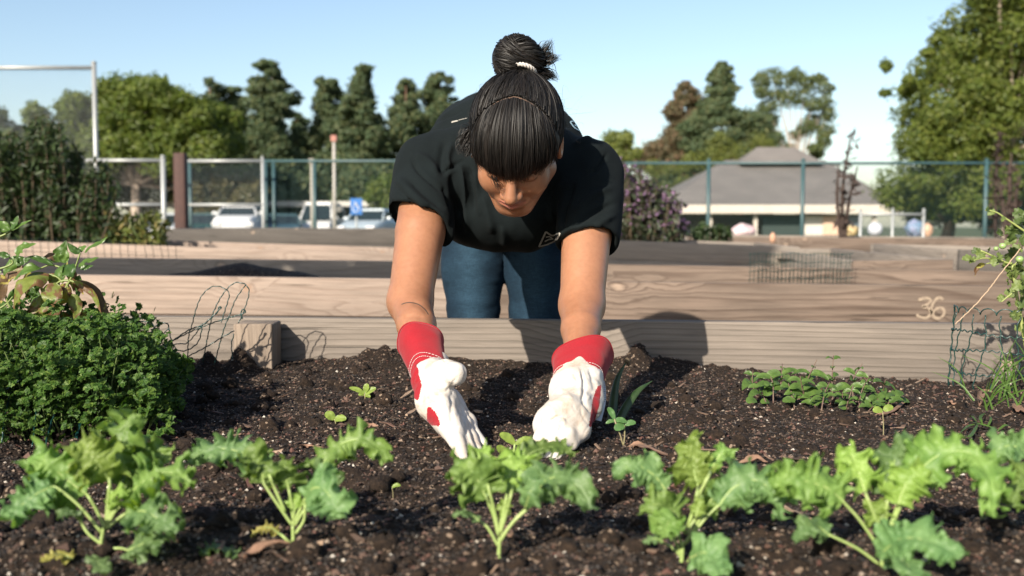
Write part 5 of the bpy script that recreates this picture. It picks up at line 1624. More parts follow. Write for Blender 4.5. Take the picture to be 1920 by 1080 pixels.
# scalp line that shows along the parting
ps = []
for s in np.linspace(-0.95, 0.95, 60):
    x = 0.056 * s
    y0 = -0.0065 - 0.22 * abs(x)
    dz_ = math.sqrt(max(0, 1 - (x / 0.0775) ** 2)) * 0.083
    ps.append((x, y0, 0.030 + dz_))
ps = np.array(ps)
dirs = ps - SK_C
pc = onskull(dirs, 0.0030)
w = 0.0036 * np.sin(np.linspace(0.15, math.pi - 0.15, 60)) ** 0.5 + 0.0006 * vnoise(pc, 400)
A = pc + np.array([0, 1, 0]) * w[:, None]; Bq = pc - np.array([0, 1, 0]) * w[:, None]
A = onskull(A - SK_C, 0.0034); Bq = onskull(Bq - SK_C, 0.0034)
Vv = np.empty((120, 3)); Vv[0::2] = toW(A); Vv[1::2] = toW(Bq)
obj('parting', Vv, np.array([[2 * i, 2 * i + 2, 2 * i + 3, 2 * i + 1] for i in range(59)]), mat_simple('parting_scalp', (0.20, 0.115, 0.075), (0.10, 0.06, 0.04), 0.6, 260), hair)

def strands(name, paths, width, mat, parent, up=None, taper=0.35):
    """flat tapering ribbons, each path (n, k, 3) in world space; up = outward vectors"""
    P = np.asarray(paths)                      # n,k,3
    n, k, _ = P.shape
    T = np.gradient(P, axis=1); T /= np.linalg.norm(T, axis=2, keepdims=True) + 1e-12
    U = (P - toW(SK_C)) if up is None else up
    U = U / (np.linalg.norm(U, axis=2, keepdims=True) + 1e-12)
    U = U + RNG.normal(0, 0.6, (n, 1, 3))
    S = np.cross(T, U); S /= np.linalg.norm(S, axis=2, keepdims=True) + 1e-12
    w = (width * RNG.uniform(0.6, 1.3, (n, 1, 1))) * np.clip(np.minimum(1.0, (1.0 - np.linspace(0, 1, k)) / taper), 0.15, 1)[None, :, None]
    A = P + S * w; Bq = P - S * w
    V = np.stack([A, Bq], 2).reshape(-1, 3)
    i = np.arange(n)[:, None] * (2 * k); j = np.arange(k - 1)[None, :] * 2
    a = i + j
    Fc = np.stack([a, a + 2, a + 3, a + 1], -1).reshape(-1, 4)
    o_ = obj(name, V, Fc, mat, parent); o_['kind'] = 'stuff'
    return o_

# fringe: from the parting forward and down over the brow
def fringe(n, k=14):
    out = []
    for _ in range(n):
        s = RNG.uniform(-1, 1)
        x = 0.062 * s
        st_ = np.array([x, -0.007 - 0.22 * abs(x) - RNG.uniform(0, 0.02) * RNG.random(), 0.030 + math.sqrt(max(0.02, 1 - (x / 0.0775) ** 2)) * 0.083])
        s2 = s + RNG.normal(0, 0.05)
        cq = math.floor(s * 40 + RNG.normal(0, 1.2)); s2 = s2 * 0.62 + ((cq + 0.5) / 40) * 0.38 + RNG.normal(0, 0.035)
        en = np.array([0.0665 * s2, -0.097 + 0.052 * s2 ** 2, 0.0085 + 0.004 * math.sin(cq * 12.9898) + RNG.normal(0, 0.0035) - abs(RNG.normal(0, 0.003)) + 0.003 * s2])
        if RNG.random() < 0.10: en[2] -= RNG.uniform(0.002, 0.018)
        if RNG.random() < 0.10 and -0.6 < s < -0.1: en[2] += 0.004; en[0] -= 0.006
        d0 = st_ - SK_C; d1 = en - SK_C
        d0 /= np.linalg.norm(d0)
        r1 = np.linalg.norm(d1)
        t = np.linspace(0, 1, k)[:, None]
        om = math.acos(np.clip(d0 @ (d1 / r1), -1, 1))
        D = (np.sin((1 - t) * om) * d0 + np.sin(t * om) * (d1 / r1)) / math.sin(om)
        base = onskull(D, 0.005)
        r0 = np.linalg.norm(base - SK_C, axis=1, keepdims=True)
        vol = (0.0048 + 0.0012 * math.sin(cq * 78.233)) * np.sin(np.pi * np.clip(t, 0, 1)) ** 0.8 + RNG.normal(0, 0.0014)
        R = r0 * (1 - t ** 2) + r1 * t ** 2
        R = np.maximum(R, r0 * 0.97) + vol
        R = np.where(t > 0.8, R * (1 - (t - 0.8) * 0.25), R)
        wv = RNG.normal(0, 0.0022) * np.sin(t * RNG.uniform(2, 5) + RNG.uniform(0, 6)) * t
        Pp = SK_C + D * R
        Pp[:, 0:1] += wv
        out.append(toW(Pp))
    return np.array(out)
strands('fringe', fringe(7000), 0.0006, M['hair'], hair)
# hair drawn back into the bun
BUN = np.array([-0.010, 0.118, 0.101]); BASE = np.array([0.002, 0.078, 0.086])
def pulled(n, k=12):
    out = []
    for _ in range(n):
        u = RNG.random()
        if u < 0.6:       # from the parting
            x = RNG.uniform(-0.076, 0.076)
            st_ = np.array([x, -0.003 - 0.22 * abs(x) + RNG.uniform(0, 0.012), 0.030 + math.sqrt(max(0.0, 1 - (x / 0.0785) ** 2)) * 0.083])
        else:             # from the sides and the nape
            s = RNG.choice([-1, 1]); a = RNG.uniform(-0.9, 1.9)
            st_ = np.array([s * 0.078 * math.cos(max(0, a - 0.4)), -0.012 + 0.05 * max(0, a + .3), 0.045 - 0.055 * RNG.random() - 0.02 * max(0, a)])
        d0 = st_ - SK_C; d0 /= np.linalg.norm(d0)
        e = BASE + RNG.normal(0, 0.007, 3); d1 = e - SK_C; d1 /= np.linalg.norm(d1)
        t = np.linspace(0, 1, k)[:, None]
        om = max(0.05, math.acos(np.clip(d0 @ d1, -1, 1)))
        D = (np.sin((1 - t) * om) * d0 + np.sin(t * om) * d1) / math.sin(om)
        base = onskull(D, 0.0065)
        L = np.linalg.norm(base - SK_C, axis=1, keepdims=True) + 0.004 * np.sin(np.pi * t) + RNG.normal(0, 0.0012) + 0.007 * t ** 3
        out.append(toW(SK_C + D * L))
    return np.array(out)
strands('pulled_back_hair', pulled(4200), 0.0007, M['hair'], hair, taper=0.1)
# bun: solid core plus coiled strands
def bun_sdf(P):
    p = toL(P) - BUN
    a = p @ np.array([0, 0.78, 0.62])
    d = ell(p, (0.0, 0, 0), (0.042, 0.0395, 0.0375))
    d = smin(d, ell(p, (-0.010, 0.004, 0.004), (0.030, 0.031, 0.030)), 0.01)
    d = smin(d, ell(p, (0.020, -0.004, -0.006), (0.022, 0.024, 0.024)), 0.01)
    d = smin(d, cap(P, toW(BASE), toW(BUN), 0.020, 0.022), 0.01)
    th = np.arctan2(p[:, 2], p[:, 0])
    return d + 0.0016 * np.sin(th * 3 + np.linalg.norm(p, axis=1) * 320)
V, Fc = surface(bun_sdf, toW(BUN) - 0.075, toW(BUN) + 0.065, 0.0028)
bun = obj('hair_bun', V, Fc, M['scalp'], hair)
out = []; ups = []
for _ in range(1300):
    k = 22
    ph = RNG.uniform(0, 2 * np.pi); span = RNG.uniform(1.6, 3.4)
    lat = RNG.uniform(-1.25, 1.35)
    tilt = RNG.normal(0, 0.25)
    a = ph + np.linspace(0, span, k)
    lt = lat + 0.5 * np.sin(np.linspace(0, 2.2, k) + ph) * 0.5
    ax = np.array([math.sin(tilt), 0.55, 0.80]); ax /= np.linalg.norm(ax)
    e1 = np.cross(ax, [1, 0, 0.0]); e1 /= np.linalg.norm(e1); e2 = np.cross(ax, e1)
    rr = np.array([0.0445, 0.0415, 0.040]) * RNG.uniform(0.96, 1.07)
    D = (np.cos(lt)[:, None] * (np.cos(a)[:, None] * e1 + np.sin(a)[:, None] * e2) + np.sin(lt)[:, None] * ax)
    sc_ = 1 + 0.10 * np.sin(3 * a + 2 * lat)[:, None]
    Q = BUN + D * rr * sc_ + np.array([0.002, 0, 0])
    out.append(toW(Q)); ups.append(D @ HR.T)
strands('bun_strands', np.array(out), 0.0009, M['hair'], hair, up=np.array(ups))
# loose ends sticking out of the bun at the right, wisps
def wisp_set(name, starts, ends, n, spread, width, k=10, curl=0.004):
    out = []
    for _ in range(n):
        i = RNG.integers(0, len(starts))
        s = np.array(starts[i]) + RNG.normal(0, spread * 0.5, 3); e = np.array(ends[i]) + RNG.normal(0, spread, 3)
        mid = (s + e) / 2 + RNG.normal(0, curl * 2, 3)
        out.append(catmull([s, mid, e], k))
    P = np.array(out)
    return strands(name, P, width, M['hair'], hair, up=np.tile([0, -1.0, 0.3], (n, k, 1)), taper=0.8)
Yb = toW(BUN)[1]
wq = lambda px, py, dy=0.0: WA(px, py, Yb + dy)
wisp_set('loose_tuft', [wq(1012, 128), wq(1005, 120), wq(1010, 115), wq(1000, 135), wq(1008, 110)], [wq(1043, 146, .01), wq(1046, 108), wq(1034, 78), wq(1038, 138), wq(1036, 104)], 420, 0.0030, 0.0008, curl=0.003)
sideY = toW((-0.075, 0.0, 0.0))[1]
ws = lambda px, py, dy=0.0: WA(px, py, sideY + dy)
wisp_set('side_lock', [ws(884, 240), ws(882, 250), ws(886, 262)], [ws(866, 272), ws(862, 285), ws(876, 292)], 260, 0.0028, 0.0007, curl=0.003)
wisp_set('stray_hairs', [ws(1055, 190, .01), ws(1058, 215), ws(1060, 240)],
         [ws(1075, 182, .02), ws(1086, 200, .02), ws(1090, 255, .02)], 12, 0.004, 0.0002, k=14, curl=0.012)
fly = []
for _ in range(420):
    a_ = RNG.uniform(-1.5, 1.5); b__ = RNG.uniform(-0.5, 1.25)
    d_ = np.array([math.sin(a_), 0.35 * math.cos(a_) - .2 + b__ * .5, math.cos(a_)]); d_ /= np.linalg.norm(d_)
    p_ = onskull(d_, 0.008); t_ = np.cross(d_, RNG.normal(0, 1, 3)); t_ /= np.linalg.norm(t_)
    L_ = RNG.uniform(0.008, 0.026); s_ = np.linspace(0, 1, 9)[:, None]
    fly.append(toW(p_ + t_ * L_ * s_ + d_ * L_ * (0.42 * np.sin(s_ * 2.6) + RNG.uniform(-.1, .25) * s_)))
strands('flyaway_hairs', np.array(fly), 0.00016, M['hair'], hair, taper=0.8)
wisp_set('brow_wisps', [toW((-0.034, -0.094, 0.010)), toW((-0.026, -0.098, 0.010))], [toW((-0.012, -0.108, -0.022)), toW((-0.020, -0.102, -0.018))], 22, 0.0016, 0.0005, k=10, curl=0.002)
# white cord hair tie
mxh = Mix()
axis = (BUN - BASE) / np.linalg.norm(BUN - BASE)
e1 = np.array([1.0, 0, 0]); e2 = np.cross(axis, e1); e2 /= np.linalg.norm(e2)
tie_c = BASE * 0.45 + BUN * 0.55 - axis * 0.006
for ph in (0, math.pi):
    t = np.linspace(0, 2 * np.pi * 1.02, 90)
    C = tie_c + np.cos(t)[:, None] * e1 * 0.0285 + np.sin(t)[:, None] * e2 * 0.0285
    C = C + 0.0024 * (np.cos(t * 14 + ph)[:, None] * axis + np.sin(t * 14 + ph)[:, None] * (np.cos(t)[:, None] * e1 + np.sin(t)[:, None] * e2)) - axis * 0.002
    mxh.add(*tube(toW(C), 0.0026, 6, False))
C = catmull([toW(tie_c + e1 * -0.020 - e2 * 0.022 + axis * 0.004), toW(tie_c - e1 * 0.008 - e2 * 0.027), toW(tie_c - e1 * 0.026 - e2 * 0.016 + axis * 0.010)], 14)
mxh.add(*tube(C, 0.0028, 6))
mxh.build('hair_tie', mat_simple('white_cord', (0.72, 0.68, 0.64), (0.55, 0.5, 0.46), 0.7, 300), hair)
# earring
ea = cast(bb, 887, 291, 0.001)
ec = WA(884, 291, 1.755)
V, Fc = tube(np.array([ec + [0, 0, 0.004], ec, ec + [0.001, 0, -0.004]]), [0.0012, 0.0016, 0.001], 6)
obj('earring', V, Fc, M['chrome'], body)

# ---------------------------------------------------------------- gloves
M['glove_white'] = None
m, nt, b = new_mat('white_leather')
v = coords(nt)
n1 = noise_tex(nt, 19, 6, 0.7, v, 0.4); n2 = noise_tex(nt, 420, 3, 0.6, v)
r = ramp(nt, [(0.26, (0.38, 0.27, 0.19)), (0.42, (0.62, 0.55, 0.47)), (0.60, (0.74, 0.70, 0.65)), (0.8, (0.79, 0.77, 0.73))], n1.outputs[0])
nt.links.new(r.outputs[0], b.inputs['Base Color']); b.inputs['Roughness'].default_value = 0.62
bump(nt, b, n2.outputs[0], 0.35, 0.0008)
M['glove_white'] = m
M['glove_red'] = mat_cloth('red_canvas', (0.31, 0.010, 0.018), (0.37, 0.015, 0.025), weave=700, rough=0.9, sheen=0.1)
M['stitch'] = mat_simple('pale_stitching', (0.75, 0.6, 0.58), None, 0.7)

def loft(rings, n=44, thick=0.0016, power=2.6):
    """rings: (centre world, e1 vec half-lateral, e2 vec half-depth); hollow tube with a turned inner side"""
    R = []
    for c, a, bq in rings:
        t = np.linspace(0, 2 * np.pi, n, endpoint=False)
        ct, st2 = np.cos(t), np.sin(t)
        cc = np.sign(ct) * np.abs(ct) ** (2 / power); ss = np.sign(st2) * np.abs(st2) ** (2 / power)
        R.append(c + cc[:, None] * a + ss[:, None] * bq)
    # dense rings by spline
    R = np.array(R)
    m = len(R)
    D = np.array([catmull(R[:, j], 26) for j in range(n)]).transpose(1, 0, 2)
    cen = D.mean(1, keepdims=True)
    inner = cen + (D - cen) * (1 - thick / np.linalg.norm(D - cen, axis=2, keepdims=True))
    allr = np.concatenate([inner[::-1][:14] if False else inner[0:14][::-1], D])      # inner side reaches half-way down
    k = len(allr)
    V = allr.reshape(-1, 3)
    i = np.arange(k - 1)[:, None]; j = np.arange(n)[None, :]
    a = i * n + j; bq = i * n + (j + 1) % n
    Fc = np.stack([a, bq, bq + n, a + n], -1).reshape(-1, 4)
    return V, Fc, D

def pxvec(Y, dx, dy): return WA(960 + dx, 540 + dy, Y) - WA(960, 540, Y)
def ring(px, py, Y, ux, uy, hw, depth, dirv):
    c = WA(px, py, Y)
    a = pxvec(Y, ux, uy); a = a / np.linalg.norm(a) * hw * Y / FPX
    dv = np.asarray(dirv) / np.linalg.norm(dirv)
    bq = np.cross(a / np.linalg.norm(a), dv); bq = bq / np.linalg.norm(bq) * depth * Y / FPX
    return c, a, bq

def glove(name, label, sdf, lo, hi, cuff_rings, folds, red_polys, red_side, h=0.0021):
    g = bpy.data.objects.new(name, None); COL.objects.link(g); g.parent = person
    if label: g['label'] = label
    V, Fc = surface(sdf, lo, hi, h)
    V = smooth_mesh(V, Fc, 1, 0.35)
    N = vnormals(V, Fc)
    for pts_, w_, dp in folds: V = stroke(V, N, pts_, w_, dp)
    wr_ = np.random.default_rng(len(V))
    for _ in range(46):
        c_ = V[wr_.integers(0, len(V))]; qx, qy = proj(c_)
        a_ = wr_.uniform(0, 3.14); l_ = wr_.uniform(8, 24)
        P_ = [(qx + math.cos(a_) * l_ * k_ - math.sin(a_) * l_ * .25 * (1 - k_ * k_), qy + math.sin(a_) * l_ * k_ + math.cos(a_) * l_ * .25 * (1 - k_ * k_)) for k_ in (-1, 0, 1)]
        V = stroke(V, N, P_, wr_.uniform(1.4, 3.0), wr_.uniform(-0.0016, -0.0004) if wr_.random() < .65 else 0.0009)
    N = vnormals(V, Fc)
    cen = V[Fc].mean(1); nf = N[Fc].mean(1)
    px, py = proj(cen)
    red = np.zeros(len(Fc), bool)
    for poly in red_polys:
        inside = np.zeros(len(Fc), bool)
        x, y = px, py
        for i in range(len(poly)):
            x0, y0 = poly[i]; x1, y1 = poly[(i + 1) % len(poly)]
            c = ((y0 > y) != (y1 > y)) & (x < (x1 - x0) * (y - y0) / (y1 - y0 + 1e-12) + x0)
            inside ^= c
        red |= inside & (facing(cen, nf) > -0.2)
    red |= (facing(cen, nf) < -0.35) & red_side(cen, px, py)
    part = obj('hand', V, Fc, M['glove_white'], g)
    part.data.materials.append(M['glove_red'])
    if len(part.data.polygons) == len(red): part.data.polygons.foreach_set('material_index', red.astype(np.int32))
    cv, cf, D = loft(cuff_rings)
    N2 = vnormals(cv, cf)
    cv = cv + N2 * (0.0009 * vnoise(cv, 70))[:, None]
    cu = obj('cuff', cv, cf, M['glove_red'], g)
    # hem and stitch rows
    mh = Mix(); n = D.shape[1]
    Rg = np.vstack([D[0], D[0][:1]])
    mh.add(*tube(Rg, 0.0014, 6, False)); mh.build('hem', M['glove_red'], cu)
    ms = Mix()
    for row in (-5, -3):
        Rg = np.vstack([D[row], D[row][:1]])
        ce = D[row].mean(0)
        Rg = ce + (Rg - ce) * (1 + 0.0014 / np.linalg.norm(Rg - ce, axis=1)[:, None])
        seg = catmull(Rg, 150)
        for i in range(0, 148, 3):
            ms.add(*tube(seg[i:i + 3], 0.00055, 4, False))
    ms.build('stitching', M['stitch'], cu)
    return g, V, Fc

# left in the picture: open hand, thumb towards the right
def gl1(P):
    w0 = WA(811, 690, 1.575)
    d = chain(P, [WA(812, 682, 1.59), WA(806, 712, 1.545), WA(816, 752, 1.50), WA(836, 792, 1.46)], [0.0265, 0.0270, 0.0285, 0.0200], 0.012)
    d = smin(d, chain(P, [WA(822, 745, 1.485), WA(846, 800, 1.44), WA(869, 858, 1.393)], [0.0200, 0.0170, 0.0082], 0.010), 0.008)
    d = smin(d, chain(P, [WA(836, 752, 1.500), WA(862, 800, 1.460), WA(884, 850, 1.408)], [0.0165, 0.0115, 0.0080], 0.008), 0.0030)
    d = smin(d, chain(P, [WA(842, 748, 1.520), WA(872, 796, 1.480), WA(896, 843, 1.428)], [0.0150, 0.0105, 0.0075], 0.008), 0.0030)
    d = smin(d, chain(P, [WA(846, 744, 1.540), WA(878, 790, 1.500), WA(905, 832, 1.452)], [0.0140, 0.0100, 0.0072], 0.008), 0.0030)
    d = smin(d, chain(P, [WA(812, 700, 1.545), WA(835, 698, 1.505), WA(853, 701, 1.480)], [0.0210, 0.0175, 0.0180], 0.010), 0.012)
    d = smin(d, cap(P, WA(818, 740, 1.51), WA(834, 756, 1.49), 0.026, 0.019), 0.012)
    d = smax(d, -cap(P, WA(838, 731, 1.462), WA(848, 727, 1.455), 0.0055, 0.0035), 0.006)
    wr = vnoise(P * np.array([60, 60, 40]), 1.0, 3.0) * 0.0013 + vnoise(P * 150, 1.0, 1.0) * 0.0004
    top = (P - WA(811, 676, 1.59)) @ ((WA(810, 668, 1.60) - WA(816, 752, 1.50)) / np.linalg.norm(WA(810, 668, 1.60) - WA(816, 752, 1.50)))
    return smax(d + wr, top, 0.003)
dir1 = WA(803, 695, 1.56) - WA(785, 628, 1.66)
dir1 = WRL - ELL
c1 = [ring(788, 643, 1.645, 1.0, 0.20, 43, 43, dir1), ring(793, 662, 1.615, 1.0, 0.24, 40, 40, dir1), ring(799, 682, 1.585, 1.0, 0.30, 36, 36, dir1), ring(805, 704, 1.55, 1.0, 0.36, 31, 30, dir1)]
f1 = [([(846, 727), (832, 734), (815, 739)], 3.0, -0.004), ([(843, 735), (848, 755), (846, 778), (850, 800)], 4.0, -0.003), ([(860, 760), (872, 800), (884, 840)], 2.5, -0.002),
      ([(858, 778), (866, 774), (876, 790)], 3, -0.002), ([(812, 790), (835, 812), (850, 850)], 5, 0.0012), ([(795, 730), (812, 742), (822, 760)], 5, 0.0015),
      ([(800, 684), (815, 690), (830, 686)], 4, -0.0015), ([(869, 684), (873, 700), (868, 718)], 1.8, -0.0016)]
g1, g1V, g1F = glove('glove', 'open glove with the thumb pointing right', gl1, (-0.20, 1.34, 0.44), (0.0, 1.66, 0.66), c1, f1,
    [[(770, 668), (784, 690), (786, 705), (791, 722), (787, 742), (783, 752), (770, 740), (765, 700)], [(801, 764), (807, 763), (816, 772), (822, 783), (826, 799), (810, 798), (800, 792)]],
    lambda C, px, py: (px < 835))
# right in the picture: curled hand
def gl2(P):
    d = chain(P, [WA(1084, 706, 1.57), WA(1080, 740, 1.525), WA(1072, 768, 1.49)], [0.0335, 0.0335, 0.0330], 0.012, (1.12, 1, 1))
    d = smin(d, ell(P, WA(1054, 792, 1.462), (0.0410, 0.034, 0.034)), 0.016)
    d = smin(d, chain(P, [WA(1090, 778, 1.475), WA(1084, 808, 1.450), WA(1072, 832, 1.425)], [0.0185, 0.0165, 0.0095], 0.008), 0.007)
    d = smin(d, chain(P, [WA(1062, 800, 1.445), WA(1056, 822, 1.425), WA(1046, 842, 1.410), WA(1037, 868, 1.388)], [0.0185, 0.0150, 0.0120, 0.0098], 0.008), 0.005)
    d = smin(d, chain(P, [WA(1022, 795, 1.455), WA(1016, 822, 1.430), WA(1016, 850, 1.408), WA(1010, 864, 1.40)], [0.0170, 0.0125, 0.0090, 0.0070], 0.008), 0.007)
    d = smin(d, chain(P, [WA(1060, 765, 1.455), WA(1038, 786, 1.440), WA(1030, 812, 1.432)], [0.0150, 0.0150, 0.0100], 0.010), 0.016)   # thumb folded over
    d = smin(d, cap(P, WA(1105, 715, 1.55), WA(1108, 765, 1.50), 0.019, 0.017), 0.014)
    d = smin(d, cap(P, WA(1074, 682, 1.585), WA(1066, 720, 1.54), 0.014, 0.026), 0.012)
    wr = vnoise(P * np.array([55, 55, 40]), 1.0, 7.0) * 0.0022 + vnoise(P * 130, 1.0, 5.0) * 0.0005
    return d + wr
dir2 = WA(1083, 706, 1.56) - WA(1094, 650, 1.66)
dir2 = WRR - ELR
c2 = [ring(1093, 672, 1.62, 1.0, -0.33, 58, 45, dir2), ring(1090, 686, 1.60, 1.0, -0.22, 54, 43, dir2), ring(1086, 702, 1.575, 1.0, -0.10, 49, 40, dir2), ring(1082, 720, 1.55, 1.0, 0.0, 43, 36, dir2)]
f2 = [([(1088, 690), (1094, 715), (1094, 738), (1091, 752)], 3.0, -0.0045), ([(1084, 690), (1088, 715), (1087, 742)], 4, 0.0025), ([(1104, 690), (1112, 710), (1116, 740)], 4, -0.003),
      ([(1091, 752), (1100, 762), (1110, 775)], 3, -0.003), ([(1018, 790), (1034, 788), (1048, 780), (1062, 784)], 3.0, -0.004), ([(1018, 792), (1016, 806), (1020, 818)], 2.5, -0.003),
      ([(1050, 783), (1058, 790), (1052, 800)], 3, 0.0022), ([(1030, 790), (1044, 800), (1040, 815)], 5, 0.0016), ([(1050, 835), (1056, 815), (1070, 800)], 3, -0.002), ([(1045, 728), (1060, 735), (1078, 755)], 4, 0.0016), ([(1066, 690), (1062, 720), (1050, 745)], 4, -0.0012),
      ([(1042, 852), (1048, 858), (1052, 866)], 2, -0.0012)]
g2, g2V, g2F = glove('glove', 'curled glove pinching at the soil, with a white care tag', gl2, (0.02, 1.34, 0.43), (0.20, 1.66, 0.67), c2, f2, [[(1112, 745), (1120, 725), (1128, 720), (1124, 760), (1112, 800), (1104, 800)], [(1030, 680), (1040, 690), (1036, 708), (1030, 712)]], lambda C, px, py: (py < 800))
# care tag hanging from the second glove
m, nt, b = new_mat('printed_tag')
v = coords(nt, 'Generated', (1, 1, 1))
sp = nt.nodes.new("ShaderNodeSeparateXYZ"); nt.links.new(v, sp.inputs[0])
mm = nt.nodes.new("ShaderNodeMath"); mm.operation = 'MULTIPLY'; mm.inputs[1].default_value = 24; nt.links.new(sp.outputs[2], mm.inputs[0])
fr = nt.nodes.new("ShaderNodeMath"); fr.operation = 'FRACT'; nt.links.new(mm.outputs[0], fr.inputs[0])
nn = noise_tex(nt, 900, 1, 0.5, coords(nt))
r1 = ramp(nt, [(0.0, 0.0), (0.5, 0.0), (0.55, 1.0)], fr.outputs[0], 'CONSTANT')
r2 = ramp(nt, [(0.0, 0.0), (0.42, 0.0), (0.5, 1.0)], nn.outputs[0])
r3 = ramp(nt, [(0.0, 0.0), (0.36, 0.0), (0.38, 1.0)], sp.outputs[2], 'CONSTANT')
m1 = nt.nodes.new("ShaderNodeMath"); m1.operation = 'MULTIPLY'; nt.links.new(r1.outputs[0], m1.inputs[0]); nt.links.new(r2.outputs[0], m1.inputs[1])
m2 = nt.nodes.new("ShaderNodeMath"); m2.operation = 'MULTIPLY'; nt.links.new(m1.outputs[0], m2.inputs[0]); nt.links.new(r3.outputs[0], m2.inputs[1])
mc = nt.nodes.new("ShaderNodeMix"); mc.data_type = 'RGBA'; nt.links.new(m2.outputs[0], mc.inputs[0]); setc(mc.inputs[6], (0.78, 0.79, 0.80)); setc(mc.inputs[7], (0.15, 0.16, 0.18))
nt.links.new(mc.outputs[2], b.inputs['Base Color']); b.inputs['Roughness'].default_value = 0.5
pa = [(1124, 705, 1.60), (1128, 730, 1.585), (1127, 755, 1.56), (1119, 788, 1.53)]
C = catmull([WA(*q) for q in pa], 16); mx = Mix()
wv_ = pxvec(1.56, 8.5, 2)
Vv = np.vstack([C - wv_, C + wv_, C - wv_ + [0, 0.0006, 0], C + wv_ + [0, 0.0006, 0]]); n = 16; i = np.arange(n - 1)
Fc = np.vstack([np.stack([i, i + 1, i + 1 + n, i + n], -1), np.stack([i + 2 * n, i + 3 * n, i + 3 * n + 1, i + 2 * n + 1], -1), np.stack([i, i + 2 * n, i + 2 * n + 1, i + 1], -1), np.stack([i + n, i + n + 1, i + 3 * n + 1, i + 3 * n], -1)])
obj('care_tag', Vv, Fc, m, g2, False)
# ---------------------------------------------------------------- plants of the near bed
def ground_pt(px, py, lift=0.0):
    """point of the soil seen at a pixel"""
    Y = 0.326 * FPX / max(30.0, (py - 425.0))
    for _ in range(12):
        q = W(px, py, Y)
        s = float(soil_h(q.x, q.y)) + lift
        Y *= 1 + (q.z - s) / (CAMZ - q.z) * 0.8
        Y = min(max(Y, 0.4), 2.28)
    q = W(px, py, Y)
    return np.array([q.x, q.y, float(soil_h(q.x, q.y)) + lift])

def leaf_mesh(C, hw, n0, nu=12, nv=7, prof=None, fold=0.25, wave=0.0, droop=0.0, seed=0.0, tipcurl=0.0):
    """blade along the midrib C (k,3); hw half width in metres; n0 preferred normal"""
    C = catmull(C, nu)
    T = np.gradient(C, axis=0); T /= np.linalg.norm(T, axis=1)[:, None] + 1e-12
    n0 = np.asarray(n0, float)
    S = np.cross(T, n0); S /= np.linalg.norm(S, axis=1)[:, None] + 1e-12
    N = np.cross(S, T)
    t = np.linspace(0, 1, nu)
    w = hw * (prof(t) if prof else np.sin(np.pi * np.clip(t, 0, 1) ** 0.8) ** 0.75 * (1 - 0.15 * t))
    w = np.maximum(w, hw * 0.015)
    v = np.linspace(-1, 1, nv)
    Tt, Vv = np.meshgrid(t, v, indexing='ij')
    off = fold * np.abs(Vv) * w[:, None] - droop * Vv ** 2 * w[:, None]
    if wave:
        off = off + wave * w[:, None] * np.abs(Vv) * vnoise(np.stack([Tt * 7 + seed, Vv * 2, Vv * 0 + seed], -1), 1.0)
    P = C[:, None] + S[:, None] * (w[:, None] * Vv)[..., None] + N[:, None] * off[..., None]
    i = np.arange(nu - 1)[:, None]; j = np.arange(nv - 1)[None]
    a = i * nv + j
    return P.reshape(-1, 3), np.stack([a, a + nv, a + nv + 1, a + 1], -1).reshape(-1, 4)

# ---- kale
def mat_kale(name, base, pale):
    m, nt, b = new_mat(name)
    v = coords(nt)
    n = noise_tex(nt, 45, 4, 0.6, v); n2 = noise_tex(nt, 260, 3, 0.6, v)
    oi = nt.nodes.new("ShaderNodeObjectInfo")
    r = ramp(nt, [(0.25, base), (0.75, pale)], n.outputs[0])
    hs = nt.nodes.new("ShaderNodeHueSaturation")
    mr = nt.nodes.new("ShaderNodeMapRange"); mr.inputs[3].default_value = 0.49; mr.inputs[4].default_value = 0.508
    nt.links.new(oi.outputs['Random'], mr.inputs[0]); nt.links.new(mr.outputs[0], hs.inputs['Hue'])
    mr2 = nt.nodes.new("ShaderNodeMapRange"); mr2.inputs[3].default_value = 0.75; mr2.inputs[4].default_value = 1.25
    nt.links.new(oi.outputs['Random'], mr2.inputs[0]); nt.links.new(mr2.outputs[0], hs.inputs['Value'])
    nt.links.new(r.outputs[0], hs.inputs['Color'])
    nt.links.new(hs.outputs[0], b.inputs['Base Color'])
    b.inputs['Roughness'].default_value = 0.5; b.inputs['Specular IOR Level'].default_value = 0.45
    bump(nt, b, n2.outputs[0], 0.4, 0.0015)
    t = nt.nodes.new("ShaderNodeBsdfTranslucent")
    mc = nt.nodes.new("ShaderNodeMix"); mc.data_type = 'RGBA'; mc.blend_type = 'MULTIPLY'; mc.inputs[0].default_value = 1
    nt.links.new(hs.outputs[0], mc.inputs[6]); setc(mc.inputs[7], (1.5, 1.5, 0.5)); nt.links.new(mc.outputs[2], t.inputs[0])
    ms = nt.nodes.new("ShaderNodeMixShader"); ms.inputs[0].default_value = 0.38
    nt.links.new(b.outputs[0], ms.inputs[1]); nt.links.new(t.outputs[0], ms.inputs[2]); nt.links.new(ms.outputs[0], nt.nodes['Material Output'].inputs[0])
    return m
M['kale'] = mat_kale('kale_leaf', (0.13, 0.245, 0.05), (0.27, 0.41, 0.10))
M['kale_blue'] = mat_kale('kale_leaf_bluish', (0.10, 0.21, 0.07), (0.23, 0.37, 0.13))
M['kale_young'] = mat_kale('kale_leaf_young', (0.21, 0.35, 0.06), (0.35, 0.50, 0.115))
M['kale_yellow'] = mat_kale('kale_leaf_yellow', (0.42, 0.40, 0.08), (0.50, 0.45, 0.14))
M['kale_stem'] = mat_simple('kale_stem', (0.30, 0.43, 0.12), (0.42, 0.52, 0.19), 0.45, 30)

